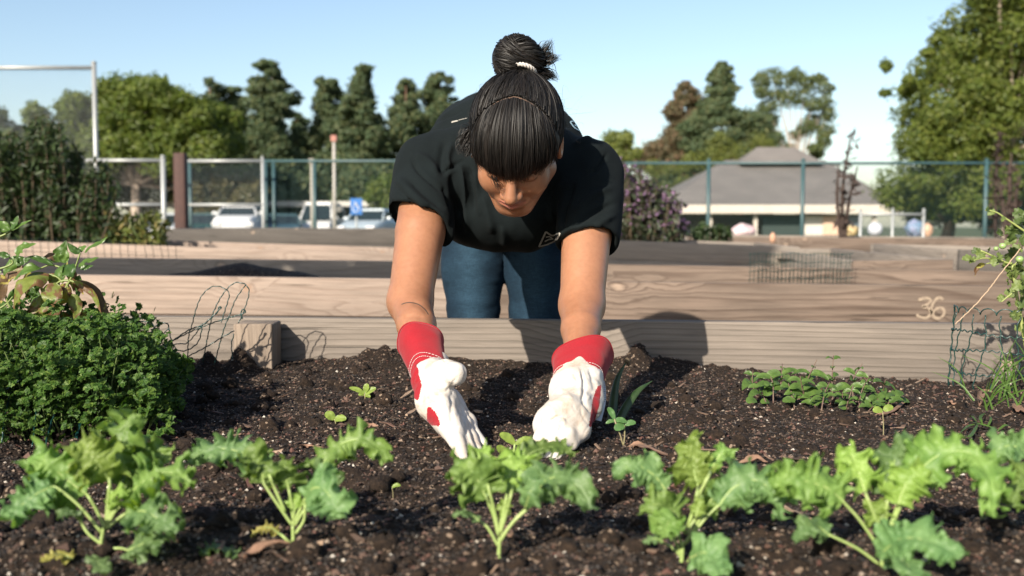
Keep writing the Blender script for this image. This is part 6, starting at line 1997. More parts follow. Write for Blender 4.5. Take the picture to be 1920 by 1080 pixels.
def kale_leaf(plant, mid, hwpx, mat, petiole=None, n0=(0, -0.55, 0.85), ruffle=1.0, seed=0, lobes=3.0, droop=0.25, rp=2.2):
    pts = np.array([WA(*q) for q in mid])
    Ym = pts[:, 1].mean()
    hw = hwpx * 1.04 * Ym / FPX
    nu, nv = 110, 44
    C = catmull(pts, nu)
    Lc = np.linalg.norm(np.diff(C, axis=0), axis=1).sum()
    T = np.gradient(C, axis=0); T /= np.linalg.norm(T, axis=1)[:, None]
    n0 = np.asarray(n0, float) + np.random.default_rng(seed).normal(0, 0.12, 3)
    S = np.cross(T, n0); S /= np.linalg.norm(S, axis=1)[:, None]
    N = np.cross(S, T)
    t = np.linspace(0, 1, nu); v = np.linspace(-1, 1, nv)
    Tt, Vv = np.meshgrid(t, v, indexing='ij')
    side = np.sign(Vv)
    sd = seed * 3.17
    prof = (np.clip(np.sin(np.pi * (0.06 + 0.90 * t ** 0.72)), 0, 1)) ** 0.62
    lob = 1 + 0.30 * np.sin(Tt * lobes * 2 * np.pi + side * 0.8 + sd) + 0.09 * vnoise(np.stack([Tt * 11 + sd, side * 3, 0 * Tt], -1), 1.0)
    w = hw * prof[:, None] * lob
    e = np.abs(Vv)
    # arc coordinates along the margin: the edge is far longer than the midrib, so it folds into frills
    amp = ruffle * hw * 0.56 * e ** 1.8
    k1 = Lc / 0.0125; k2 = Lc / 0.0060; k3 = Lc / 0.0032
    ph = sd + side * 1.3
    wn = 0.8 * vnoise(np.stack([Tt * 5 + sd, side, 0 * Tt], -1), 1.0)
    r1 = np.sin(2 * np.pi * (k1 * Tt + wn * 1.3) + ph + 1.5 * e)
    r2 = np.sin(2 * np.pi * (k2 * Tt + wn * 2.1) + ph * 2.1 - 2.0 * e)
    r3 = np.sin(2 * np.pi * (k3 * Tt + wn * 3.0) + ph * 1.7 + 3.0 * e)
    offN = amp * (0.72 * r1 + 0.58 * e ** 2 * r2 + 0.26 * e ** 6 * r3)
    offT = amp * (0.34 * np.cos(2 * np.pi * (k1 * Tt + wn) + ph) + 0.30 * e ** 2 * np.cos(2 * np.pi * k2 * Tt + ph) + 0.16 * e ** 6 * np.cos(2 * np.pi * k3 * Tt))
    offS = amp * (0.16 * r2 * e + 0.34 * vnoise(np.stack([Tt * 22 + sd, side, e * 3], -1), 1.0))
    blister = 0.035 * hw * vnoise(np.stack([Tt * 16 + sd, Vv * 7, 0 * Tt], -1), 1.0)
    P = (C[:, None] + S[:, None] * (w * Vv * (1 - 0.18 * droop * e) + side * offS)[..., None]
         + N[:, None] * (offN + blister + 0.30 * hw * e * (1 - e * (1 + droop)))[..., None] + T[:, None] * offT[..., None])
    i = np.arange(nu - 1)[:, None]; j = np.arange(nv - 1)[None]
    a = i * nv + j
    Fc = np.stack([a, a + nv, a + nv + 1, a + 1], -1).reshape(-1, 4)
    lf = obj('leaf', P.reshape(-1, 3), Fc, mat, plant)
    # petiole and midrib
    rr = rp * Ym / FPX
    rib = C - N * rr * 0.35
    if petiole is not None:
        pp = np.vstack([np.array([WA(*q) for q in petiole]), C[:1]])
        PC = catmull(pp, 18)
        path = np.vstack([PC[:-1], rib[:int(nu * 0.8)]])
        rad = np.concatenate([np.linspace(rr * 1.35, rr * 1.0, 17), np.linspace(rr * 0.95, rr * 0.2, int(nu * 0.8))])
    else:
        path = rib[:int(nu * 0.85)]; rad = np.linspace(rr * 0.8, rr * 0.2, len(path))
    V, Fc = tube(path, rad, 7)
    obj('stem', V, Fc, M['kale_stem'], plant)
    return lf

def kale(base_px, label, leaves, stem=None, grp='kale seedlings planted in a row', dY=0.0):
    B = ground_pt(base_px[0], base_px[1], -0.004)
    Y0 = B[1]
    e = empty('kale_plant', tuple(B), label, 'kale plant', grp)
    if stem:
        pts = np.array([WA(q[0], q[1], Y0) for q in stem])
        pts[0] = B
        V, Fc = tube(catmull(pts, 14), np.linspace(4.4, 3.2, 14) * Y0 / FPX, 10)
        obj('stalk', V, Fc, M['kale_stem'], e)
    for i, L in enumerate(leaves):
        mid = [(q[0], q[1], Y0 + (q[2] if len(q) > 2 else 0.0)) for q in L['mid']]
        pet = None
        if 'pet' in L: pet = [(q[0], q[1], Y0 + (q[2] if len(q) > 2 else 0.0)) for q in L['pet']]
        kale_leaf(e, mid, L['w'], M[L.get('m', 'kale')], pet, L.get('n', (0, -0.55, 0.85)), L.get('r', 1.0), seed=i + int(base_px[0]) % 17, lobes=L.get('lb', 2.4), rp=L.get('rp', 2.4))
    return e
UPN = (0.0, -0.8, 0.55)
kale((190, 1046), 'big kale seedling with many frilly leaves at the left end of the row', [
    dict(pet=[(192, 1000), (150, 950), (112, 918)], mid=[(100, 912, .0), (70, 925, -.01), (35, 950, -.02), (0, 965, -.03)], w=34, m='kale_blue'),
    dict(pet=[(196, 990), (180, 955), (165, 930)], mid=[(160, 925, .02), (120, 895, .02), (85, 865, .02), (55, 858, .03)], w=42, n=UPN),
    dict(pet=[(198, 985), (202, 940), (205, 910)], mid=[(207, 905, .03), (215, 865, .04), (228, 820, .05), (250, 775, .06)], w=46, n=UPN),
    dict(pet=[(200, 985), (208, 940), (205, 900)], mid=[(205, 900, .01), (185, 870, .0), (165, 848, .0), (150, 828, .01)], w=44, n=UPN, m='kale_young'),
    dict(pet=[(200, 990), (215, 960), (228, 948)], mid=[(230, 946, .0), (265, 905, -.01), (310, 885, -.01), (358, 905, -.02)], w=44, m='kale'),
    dict(pet=[(200, 985), (220, 940), (235, 915)], mid=[(235, 912, .05), (260, 880, .06), (290, 850, .06), (322, 858, .06)], w=36, m='kale', n=UPN),
    dict(pet=[(200, 992), (228, 968), (240, 962)], mid=[(243, 962, -.02), (270, 958, -.04), (300, 975, -.05), (335, 995, -.06)], w=36, m='kale_blue'),
    dict(pet=[(195, 1030), (225, 1028)], mid=[(240, 1032, -.02), (262, 1022, -.03), (285, 1010, -.04), (305, 1020, -.05)], w=30, m='kale_blue', r=.7),
    dict(pet=[(190, 1020), (165, 1000), (152, 978)], mid=[(150, 974, -.02), (138, 958, -.03), (122, 960, -.04), (110, 972, -.05)], w=17, m='kale_blue', r=.6),
    dict(mid=[(136, 1048, -.03), (118, 1040, -.03), (98, 1042, -.04), (76, 1052, -.05)], w=15, m='kale_yellow', r=.6),
    dict(mid=[(192, 1048, -.03), (182, 1052, -.04), (192, 1064, -.06), (206, 1072, -.07)], w=17, m='kale_blue', r=.5),
    dict(pet=[(198, 985), (203, 960)], mid=[(204, 950, .0), (212, 930, -.01), (226, 922, -.02), (240, 930, -.02)], w=16, m='kale_young', r=.9),
], stem=[(190, 1046), (190, 1015), (196, 982)])
kale((549, 1040), 'second kale from the left, with a long arching leaf reaching right', [
    dict(pet=[(548, 985), (520, 945), (498, 912)], mid=[(494, 905, .0), (490, 882, .0), (472, 862, .0), (455, 868, -.01)], w=33, m='kale', n=UPN),
    dict(pet=[(535, 960), (515, 915), (505, 890)], mid=[(503, 884, .06), (470, 856, .07), (428, 842, .07), (388, 845, .07), (352, 862, .07)], w=30, m='kale_blue', n=(0.1, -.7, .7)),
    dict(pet=[(550, 975), (546, 940), (542, 920)], mid=[(541, 915, .01), (536, 895, .01), (533, 875, .01), (534, 862, .01)], w=33, m='kale', n=UPN),
    dict(pet=[(552, 980), (572, 935), (588, 905)], mid=[(592, 900, .03), (610, 862, .04), (640, 832, .05), (678, 825, .05), (715, 845, .05), (722, 868, .05)], w=28, m='kale', n=(0.1, -.55, .8)),
    dict(pet=[(553, 985), (568, 960), (575, 952)], mid=[(572, 935, -.01), (588, 915, -.03), (610, 920, -.04), (628, 950, -.05), (632, 972, -.05)], w=38, m='kale_blue', n=(0, -.75, .6), r=.8),
    dict(pet=[(555, 1000), (570, 975), (572, 945)], mid=[(572, 930, .02), (592, 905, .03), (618, 892, .03), (640, 905, .03)], w=28, m='kale_blue', n=UPN, r=.8),
    dict(pet=[(548, 1025), (510, 1042), (468, 1042)], mid=[(450, 1038, -.01), (430, 1030, -.02), (395, 1028, -.02), (362, 1042, -.02)], w=20, m='kale_blue', r=.9, n=(0, -.3, .95)),
    dict(pet=[(545, 1020), (530, 1005)], mid=[(522, 1000, .02), (508, 990, .02), (490, 990, .02), (470, 1004, .02)], w=12, m='kale_yellow', r=.7),
    dict(pet=[(549, 985), (551, 965)], mid=[(552, 958, .0), (552, 945, .0), (558, 935, .0), (564, 930, .0)], w=14, m='kale_young', n=UPN),
], stem=[(549, 1040), (550, 1015), (549, 985)])
kale((935, 1050), 'middle kale seedling right in front of the gloved hands', [
    dict(pet=[(935, 1005), (925, 965), (914, 940)], mid=[(911, 932, .0), (898, 905, .0), (880, 880, .0), (852, 872, .01)], w=46, m='kale', n=UPN),
    dict(pet=[(936, 1000), (925, 950), (915, 910)], mid=[(915, 905, .03), (912, 880, .03), (905, 855, .04), (915, 836, .05)], w=26, m='kale_young', n=UPN),
    dict(pet=[(937, 1000), (945, 960), (950, 930)], mid=[(950, 925, .02), (955, 895, .03), (968, 868, .04), (985, 855, .05)], w=38, m='kale_young', n=UPN),
    dict(pet=[(938, 1000), (950, 960), (960, 920)], mid=[(962, 905, .06), (985, 858, .09), (1020, 840, .11), (1055, 838, .12), (1078, 852, .12)], w=19, m='kale', n=(0, -.6, .75)),
    dict(pet=[(938, 1015), (962, 980), (1000, 945)], mid=[(1008, 940, .0), (1018, 905, .0), (1048, 895, -.01), (1085, 915, -.02), (1108, 955, -.03)], w=36, m='kale_blue', n=(.1, -.7, .65)),
    dict(pet=[(938, 1010), (965, 975), (985, 955)], mid=[(986, 950, -.02), (992, 930, -.03), (1000, 912, -.03), (1014, 898, -.03)], w=22, m='kale_blue', n=UPN, r=.6),
    dict(pet=[(935, 1025), (915, 990), (900, 978)], mid=[(898, 976, -.01), (885, 966, -.01), (868, 962, -.02), (848, 966, -.02)], w=10, m='kale_blue', r=.6),
    dict(pet=[(937, 1000), (940, 975)], mid=[(941, 972, .0), (943, 955, .0), (946, 945, .0), (950, 935, .0)], w=12, m='kale_young', n=UPN),
], stem=[(935, 1050), (936, 1030), (937, 1008)])
kale((1277, 1062), 'fourth kale from the left, pale green with a broad leaf lying at its foot', [
    dict(pet=[(1285, 1000), (1265, 955), (1252, 928)], mid=[(1248, 918, .03), (1225, 890, .03), (1190, 872, .03), (1148, 886, .03)], w=30, m='kale_blue', n=UPN, r=.8),
    dict(pet=[(1290, 990), (1302, 950), (1308, 920)], mid=[(1309, 912, .04), (1302, 885, .05), (1300, 850, .06), (1308, 815, .07)], w=34, m='kale_young', n=UPN),
    dict(pet=[(1290, 985), (1310, 930), (1330, 890)], mid=[(1332, 885, .06), (1345, 860, .07), (1360, 845, .07), (1376, 856, .07)], w=17, m='kale', n=UPN),
    dict(pet=[(1290, 1015), (1320, 975), (1345, 950)], mid=[(1348, 948, .0), (1375, 915, .0), (1415, 900, .0), (1450, 925, -.01), (1468, 975, -.02)], w=40, m='kale_blue', n=(.1, -.7, .65)),
    dict(pet=[(1285, 1020), (1305, 985), (1320, 965)], mid=[(1322, 960, .02), (1335, 935, .02), (1352, 915, .02), (1378, 905, .02)], w=28, m='kale', n=UPN, r=.8),
    dict(pet=[(1280, 1030), (1272, 1000), (1268, 985)], mid=[(1276, 975, -.01), (1258, 955, -.01), (1232, 945, -.02), (1200, 958, -.02)], w=30, m='kale', n=UPN),
    dict(pet=[(1277, 1040), (1265, 1010), (1258, 985)], mid=[(1262, 990, -.03), (1255, 975, -.03), (1250, 992, -.04), (1246, 1008, -.04)], w=26, m='kale', n=UPN),
    dict(pet=[(1278, 1045), (1262, 1028), (1245, 1018)], mid=[(1243, 1016, -.02), (1230, 1010, -.02), (1218, 1012, -.02), (1206, 1018, -.02)], w=9, m='kale_blue', r=.6),
    dict(pet=[(1282, 1060), (1292, 1050)], mid=[(1295, 1046, -.03), (1318, 1036, -.05), (1340, 1046, -.06), (1352, 1080, -.08)], w=38, m='kale_blue', n=(0, -.75, .65), r=.5),
    dict(pet=[(1288, 1000), (1296, 985), (1305, 972)], mid=[(1305, 968, -.01), (1308, 955, -.01), (1312, 945, -.01), (1320, 938, -.01)], w=14, m='kale_young', n=UPN),
], stem=[(1277, 1062), (1279, 1040), (1281, 1015)])
kale((1655, 1082), 'fifth kale with long bare leaf stalks, right of the pale one', [
    dict(pet=[(1650, 1030), (1612, 975), (1585, 945)], mid=[(1580, 938, .0), (1545, 912, .0), (1495, 900, .0), (1440, 905, .0)], w=44, m='kale', n=(0, -.75, .6)),
    dict(pet=[(1652, 1025), (1642, 975), (1625, 930)], mid=[(1622, 922, .02), (1612, 890, .03), (1600, 860, .04), (1588, 838, .05)], w=34, m='kale_young', n=UPN),
    dict(pet=[(1655, 1020), (1662, 970), (1664, 935)], mid=[(1666, 928, .04), (1672, 890, .05), (1682, 850, .06), (1705, 815, .07)], w=32, m='kale_blue', n=UPN),
    dict(pet=[(1656, 1025), (1675, 980), (1695, 935)], mid=[(1700, 928, .02), (1722, 885, .03), (1765, 852, .03), (1820, 850, .02), (1855, 900, .0), (1862, 970, -.02)], w=42, m='kale', n=(.1, -.7, .6)),
    dict(pet=[(1655, 1030), (1668, 990), (1682, 950)], mid=[(1685, 945, -.01), (1695, 915, -.01), (1712, 890, -.01), (1735, 878, -.01)], w=34, m='kale_young', n=UPN),
    dict(pet=[(1648, 1058), (1610, 1030), (1562, 1006)], mid=[(1555, 1004, .0), (1535, 988, .0), (1515, 985, -.01), (1490, 1015, -.02)], w=24, m='kale_blue', n=UPN, r=.6),
    dict(pet=[(1655, 1060), (1660, 1050)], mid=[(1650, 1040, -.03), (1690, 1010, -.05), (1745, 1015, -.07), (1805, 1045, -.09)], w=46, m='kale_blue', n=(0, -.8, .55), r=.5),
    dict(pet=[(1655, 1065)], mid=[(1668, 1050, -.05), (1690, 1050, -.07), (1712, 1070, -.09), (1722, 1090, -.10)], w=34, m='kale_blue', n=(0, -.8, .55), r=.5),
    dict(pet=[(1653, 1020), (1648, 985)], mid=[(1646, 978, .0), (1640, 962, .0), (1648, 950, .0), (1660, 945, .0)], w=22, m='kale_young', n=UPN),
], stem=[(1655, 1082), (1654, 1060), (1653, 1038)])
kale((1990, 1035), 'kale at the right edge of the picture, only its left leaves showing', [
    dict(pet=[(1985, 990), (1970, 930), (1945, 880)], mid=[(1940, 872, .03), (1912, 840, .03), (1880, 838, .03), (1852, 862, .03)], w=34, m='kale_blue', n=UPN),
    dict(pet=[(1985, 990), (1975, 940)], mid=[(1970, 930, .0), (1945, 895, -.01), (1915, 905, -.02), (1895, 950, -.03)], w=34, m='kale', n=(-.1, -.7, .6)),
    dict(pet=[(1988, 990), (1990, 930)], mid=[(1990, 920, .04), (1985, 880, .05), (1960, 835, .06), (1935, 815, .07)], w=36, m='kale', n=UPN),
    dict(pet=[(1988, 1000), (2010, 960)], mid=[(2015, 950, .0), (2040, 920, .0), (2075, 915, .0), (2100, 945, .0)], w=34, m='kale', n=UPN),
], stem=[(1990, 1035), (1990, 1010), (1988, 990)])

# ---- seedlings with two seed leaves
M['seedling'] = mat_leaf('seedling_leaf', [(0.36, 0.48, 0.10), (0.30, 0.42, 0.09)], 0.4, 0.4, nscale=80)
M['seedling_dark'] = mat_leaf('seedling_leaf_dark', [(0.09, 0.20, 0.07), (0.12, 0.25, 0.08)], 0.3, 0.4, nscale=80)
M['seed_stem'] = mat_simple('seedling_stem', (0.30, 0.30, 0.14), (0.25, 0.18, 0.12), 0.5, 60)
def seedling(label, base, leaves, mat, Yadd=0.0, stemmat=None, group=None, r=1.3):
    B = ground_pt(base[0], base[1], -0.003)
    Y0 = B[1]
    e = empty('seedling', tuple(B), label, 'seedling', group)
    for (x0, y0, x1, y1, hw, dy) in leaves:
        A = WA(x0, y0, Y0); T_ = WA(x1, y1, Y0 + dy)
        mid = (A + T_) / 2 + np.array([0, 0, 0.002])
        V, Fc = leaf_mesh([A, mid, T_], hw * Y0 / FPX, (0, -0.75, 0.65), 12, 7, prof=lambda t: np.clip(np.sin(np.pi * (0.04 + 0.93 * t)), 0, 1) ** 0.55, fold=0.15, wave=0.15)
        obj('leaf', V, Fc, mat, e)
    # stems meet the leaf bases
    xs = np.mean([l[0] for l in leaves]); ys = max(l[1] for l in leaves)
    seen = set()
    for l in leaves:
        k = (round(l[0] / 6), round(l[1] / 8))
        if k in seen: continue
        seen.add(k)
        A = WA(l[0], l[1], Y0)
        V, Fc = tube(catmull([B, (A + B) / 2 + [0.001, 0, 0], A], 8), r * Y0 / FPX, 6)
        obj('stem', V, Fc, stemmat or M['seed_stem'], e)
    return e
seedling('pale seedling with two round leaves left of the open glove', (629, 803), [(627, 786, 609, 776, 9, 0.0), (627, 787, 649, 786, 7.5, -0.004)], M['seedling'])
seedling('small three leaved seedling near the timber board left of the open glove', (684, 756), [(683, 738, 655, 727, 5, 0), (684, 736, 690, 720, 6, 0), (684, 740, 705, 728, 6, 0), (683, 741, 672, 741, 4, -.004), (684, 742, 694, 745, 4, -.004)], M['seedling'], r=1.0)
seedling('bright seedling between the two gloved hands', (958, 882), [(965, 832, 937, 814, 9, 0.0), (966, 833, 998, 822, 6.5, 0.004), (950, 856, 931, 838, 9, -0.004), (951, 857, 968, 845, 5, 0.0), (950, 860, 938, 868, 5, -.005), (958, 868, 966, 880, 4, -.005)], M['seedling'], r=2.0, stemmat=M['kale_stem'])
seedling('darker seedling in the shadow beside the thick pointed leaves', (1169, 838), [(1152, 786, 1140, 764, 6, .01), (1153, 788, 1175, 792, 6, 0), (1171, 798, 1153, 806, 9, -.006), (1172, 797, 1192, 793, 6, 0.0), (1153, 790, 1136, 794, 4, 0)], M['seedling_dark'], r=1.4)
seedling('thin stemmed pale seedling in front of the mint patch', (1656, 828), [(1655, 771, 1637, 771, 7.5, 0), (1657, 770, 1675, 764, 7, 0)], M['seedling'], r=1.1)
seedling('tiny sprout between the second and the middle kale', (736, 943), [(735, 914, 751, 911, 4, 0)], M['seedling'], r=0.8)

# ---- thick pointed succulent leaves
m, nt, b = new_mat('aloe_skin')
v = coords(nt); n = noise_tex(nt, 40, 4, .6, v)
r = ramp(nt, [(0.3, (0.022, 0.05, 0.015)), (0.7, (0.06, 0.10, 0.03))], n.outputs[0]); nt.links.new(r.outputs[0], b.inputs['Base Color']); b.inputs['Roughness'].default_value = 0.4
B = ground_pt(1147, 805, -0.01)
al = empty('succulent', tuple(B), 'dark green plant with two thick pointed leaves right of the curled glove', 'plant')
for pts, w0 in (([(1146, 808), (1148, 765), (1156, 715), (1175, 676)], 11), ([(1152, 806), (1172, 765), (1196, 733), (1223, 714)], 10.5)):
    C = catmull([WA(x, y, B[1] + 0.02 * k) for k, (x, y) in enumerate(pts)], 24)
    T = np.gradient(C, axis=0); T /= np.linalg.norm(T, axis=1)[:, None]
    n0 = np.array([-0.5, -0.8, 0.2]); S = np.cross(T, n0); S /= np.linalg.norm(S, axis=1)[:, None]; N = np.cross(S, T)
    t = np.linspace(0, 1, 24); hw = w0 * B[1] / FPX * np.clip(1 - t ** 1.6, 0.03, 1) ** 0.8 * (0.8 + 0.3 * np.sin(t * 3))
    a = np.linspace(0, 2 * np.pi, 14, endpoint=False)
    R = C[:, None] + S[:, None] * (hw[:, None] * np.cos(a))[..., None] + N[:, None] * (hw[:, None] * 0.42 * (np.sin(a) - 0.5 * np.cos(a) ** 2 * 0.9))[..., None]
    i = np.arange(23)[:, None]; j = np.arange(14)[None]; q = i * 14 + j; q2 = i * 14 + (j + 1) % 14
    obj('leaf', R.reshape(-1, 3), np.stack([q, q2, q2 + 14, q + 14], -1).reshape(-1, 4), m, al)
V, Fc = tube(catmull([WA(1173, 680, B[1] + .058), WA(1177, 675, B[1] + .06), WA(1179, 686, B[1] + .06)], 8), [0.003, 0.004, .0045, .005, .0045, .004, .003, .002], 6)
obj('dry_tip', V, Fc, M['stem_brown'], al)

# ---- mint patch
M['mint'] = mat_leaf('mint_leaf', [(0.055, 0.11, 0.03), (0.08, 0.15, 0.035), (0.12, 0.21, 0.05), (0.045, 0.09, 0.025)], 0.3, 0.42, nscale=90)
M['mint_tip'] = mat_leaf('mint_tip', [(0.06, 0.05, 0.04), (0.10, 0.09, 0.05)], 0.2, 0.5)
M['mint_stem'] = mat_simple('mint_stem', (0.13, 0.07, 0.06), (0.17, 0.12, 0.08), 0.6, 50)
B = ground_pt(1550, 745)
mint = empty('mint_patch', tuple(B), 'low patch of purple stemmed mint growing against the board', 'herb')
mrng = np.random.default_rng(5)
stems = [(1420, 745, 1412, 694), (1462, 742, 1467, 682), (1500, 752, 1532, 674), (1562, 755, 1563, 666), (1600, 755, 1617, 682), (1640, 760, 1660, 712), (1440, 765, 1420, 722), (1490, 770, 1478, 718), (1540, 772, 1556, 716),
         (1585, 775, 1600, 722), (1625, 775, 1648, 738), (1515, 760, 1500, 705), (1660, 770, 1684, 742), (1575, 768, 1580, 735), (1450, 756, 1445, 706), (1530, 775, 1520, 745), (1610, 772, 1630, 705)]
for (bx_, by_, tx_, ty_) in stems:
    Bq = ground_pt(bx_, by_)
    Y0 = Bq[1]; K = Y0 / FPX
    Tq = WA(tx_, ty_, Y0 + mrng.uniform(-.02, .05))
    C = catmull([Bq, (Bq + Tq) / 2 + mrng.normal(0, .004, 3), Tq], 12)
    V, Fc = tube(C, np.linspace(1.5, 0.8, 12) * K, 6); obj('stem', V, Fc, M['mint_stem'], mint)
    nn_ = max(3, int(np.linalg.norm(Tq - Bq) / 0.017))
    for k in range(nn_):
        t = 0.25 + 0.75 * (k + 0.5) / nn_
        p0 = C[int(t * 11)]
        ang = (k % 2) * 1.3 + mrng.normal(0, .4)
        L = (26 if t < 0.9 else 15) * K * mrng.uniform(0.55, 1.5) * (1.25 - 0.45 * t)
        for s in (1, -1):
            d = np.array([math.cos(ang) * s, math.sin(ang) * s * 0.8, 0.12 + mrng.normal(0, .2)])
            d /= np.linalg.norm(d)
            tip = p0 + d * L - np.array([0, 0, 0.15 * L])
            V, Fc = leaf_mesh([p0, p0 + d * L * 0.5 + [0, 0, 0.1 * L], tip], L * 0.27, (mrng.normal(0, .35), -0.55 + mrng.normal(0, .25), 0.75), 9, 5, fold=0.3, wave=0.3, seed=k)
            obj('leaf', V, Fc, M['mint'] if t < 0.93 or mrng.random() < .3 else M['mint_tip'], mint)
for k in range(12):
    x = mrng.uniform(1405, 1695); y = mrng.uniform(728, 782) if x > 1430 else mrng.uniform(735, 762)
    p0 = ground_pt(x, y, mrng.uniform(0.004, 0.02)); K = p0[1] / FPX
    a = mrng.uniform(0, 6.28); L = mrng.uniform(15, 30) * K
    d = np.array([math.cos(a), math.sin(a) * .8, mrng.normal(0, .1)])
    V, Fc = leaf_mesh([p0 - d * L / 2, p0 + [0, 0, 0.003], p0 + d * L / 2], L * 0.40, (mrng.normal(0, .2), -0.5, 0.8), 8, 5, fold=0.12, wave=0.2, seed=k, prof=lambda t: np.clip(np.sin(np.pi * (0.05 + 0.92 * t)), 0, 1) ** 0.6)
    obj('leaf', V, Fc, M['mint'], mint)

# ---- parsley clump at the left
def lobed(C, A, B, N, s):
    """a three-fold parsley leaflet per point: three toothed rhombs that share their foot"""
    out = []
    for ang, ln in ((-0.85, 0.8), (0.0, 1.0), (0.85, 0.8)):
        D = A * math.cos(ang) + B * math.sin(ang); E = -A * math.sin(ang) + B * math.cos(ang)
        out.append(np.stack([C, C + (D * 0.52 + E * 0.34) * s * ln + N * s * 0.1, C + D * s * ln * 1.0 - N * s * 0.12, C + (D * 0.52 - E * 0.34) * s * ln + N * s * 0.1], 1))
        out.append(np.stack([C + (D * 0.35 + E * 0.12) * s * ln, C + (D * 0.75 + E * 0.52) * s * ln - N * s * 0.05, C + (D * 0.9 + E * 0.18) * s * ln, C + (D * 0.6) * s * ln + N * s * 0.06], 1))
        out.append(np.stack([C + (D * 0.35 - E * 0.12) * s * ln, C + (D * 0.6) * s * ln + N * s * 0.06, C + (D * 0.9 - E * 0.18) * s * ln, C + (D * 0.75 - E * 0.52) * s * ln - N * s * 0.05], 1))
    V = np.stack(out, 1)          # n, 9, 4, 3
    n = len(C)
    return V.reshape(-1, 3), np.arange(n * 36).reshape(-1, 4)
M['parsley'] = mat_leaf('parsley_leaf', [(0.04, 0.10, 0.018), (0.07, 0.15, 0.025), (0.11, 0.21, 0.04), (0.03, 0.08, 0.018), (0.17, 0.26, 0.05), (0.05, 0.12, 0.02)], 0.3, 0.5, spec=0.22)
B = ground_pt(120, 815)
pars = empty('parsley_clump', tuple(B), 'dense dark green parsley clump at the left edge of the near bed', 'herb')
n = 11500
u = RNG.uniform(-160, 322, n)
Yp = RNG.uniform(1.44, 2.0, n)
topy = np.interp(u, [-160, 0, 60, 130, 200, 250, 290, 322], [600, 612, 600, 598, 604, 625, 655, 700])
topy = topy + 34 * vnoise(np.stack([u / 34.0, Yp * 12, 0 * u], -1), 1.0) + 20 * vnoise(np.stack([u / 13.0, Yp * 30, 0 * u], -1), 1.0)
zt = CAMZ - (topy - 425) * 1.75 / FPX
zt = zt - 0.50 * np.clip((1.60 - Yp) / 0.16, 0, 1) ** 2 * (zt - 0.50) * 1.0
g0 = soil_h((u - 960) / FPX * Yp, Yp)
hfr = RNG.uniform(0, 1, n) ** 0.55
z = g0 + 0.008 + (zt - g0) * hfr
x = (u - 960) / FPX * Yp
keep = (RNG.random(n) < np.interp(u, [-160, 230, 322], [1, 1, 0.35])) & (z > g0) & (vnoise(np.stack([x * 26, Yp * 26, z * 26], -1), 1.0) > -0.28)
C = np.stack([x, Yp, z], -1)[keep]
C = C + 0.012 * np.stack([vnoise(C, 30), vnoise(C, 30, 9), vnoise(C, 30, 17)], -1)
k = len(C)
N = RNG.normal(0, 0.45, (k, 3)) + np.array([-0.15, -0.45, 0.8]); N /= np.linalg.norm(N, axis=1)[:, None]
A = np.cross(N, RNG.normal(0, 1, (k, 3))); A /= np.linalg.norm(A, axis=1)[:, None]
spr = []
sprig_stems = Mix()
for _ in range(150):
    uu = RNG.uniform(-60, 318); yy = RNG.uniform(1.46, 1.9)
    tp = float(np.interp(uu, [-160, 0, 60, 130, 200, 250, 290, 322], [600, 612, 600, 598, 604, 625, 655, 700]))
    hh = RNG.uniform(0, 1) ** 0.5
    z0 = CAMZ - (tp + 26 - 425) * yy / FPX; z1 = z0 * hh + 0.5 * (1 - hh)
    s0 = np.array([(uu - 960) / FPX * yy, yy, max(0.48, z1)])
    dr = np.array([RNG.normal(0, .5) + (0.7 if uu > 240 else 0), RNG.normal(-.3, .4), RNG.uniform(0.3, 1.2) * (0.4 + hh)]); dr /= np.linalg.norm(dr)
    Lq = RNG.uniform(0.02, 0.055)
    Cs = catmull([s0, s0 + dr * Lq * .6, s0 + dr * Lq + [0, 0, -.15 * Lq]], 7)
    sprig_stems.add(*tube(Cs, 0.0009, 4, False))
    for q_ in range(4, 7):
        for _r in range(3 if q_ < 6 else 5): spr.append(Cs[q_] + RNG.normal(0, 0.0055, 3))
C = np.vstack([C, np.array(spr)]); k = len(C)
N = np.vstack([N, RNG.normal(0, 0.5, (len(spr), 3)) + np.array([-0.1, -0.5, 0.8])]); N /= np.linalg.norm(N, axis=1)[:, None]
A = np.cross(N, RNG.normal(0, 1, (k, 3))); A /= np.linalg.norm(A, axis=1)[:, None]
o = sprig_stems.build('stems', M['stem_green'], pars); o['kind'] = 'stuff'
V, Fc = lobed(C, A, np.cross(N, A), N, (RNG.uniform(0.006, 0.0150, k))[:, None])
o = obj('foliage', V, Fc, M['parsley'], pars, False); o['kind'] = 'stuff'
ms = Mix()
for _ in range(260):
    uu = RNG.uniform(-120, 310); y_ = RNG.uniform(1.48, 1.95)
    top = float(np.interp(uu, [-160, 0, 60, 130, 200, 250, 290, 322], [600, 612, 600, 598, 604, 625, 655, 700])) + RNG.uniform(22, 90)
    A_ = np.array([(uu * 0.7 + 45 - 960) / FPX * y_, y_ + 0.02, 0.47]); A_[2] = float(soil_h(A_[0], A_[1]))
    T_ = np.array([(uu - 960) / FPX * y_, y_, CAMZ - (top - 425) * y_ / FPX])
    ms.add(*tube(catmull([A_, (A_ + T_) / 2 + RNG.normal(0, .006, 3), T_], 7), [0.0012] * 7, 4, False))
o = ms.build('stems', M['stem_green'], pars); o['kind'] = 'stuff'
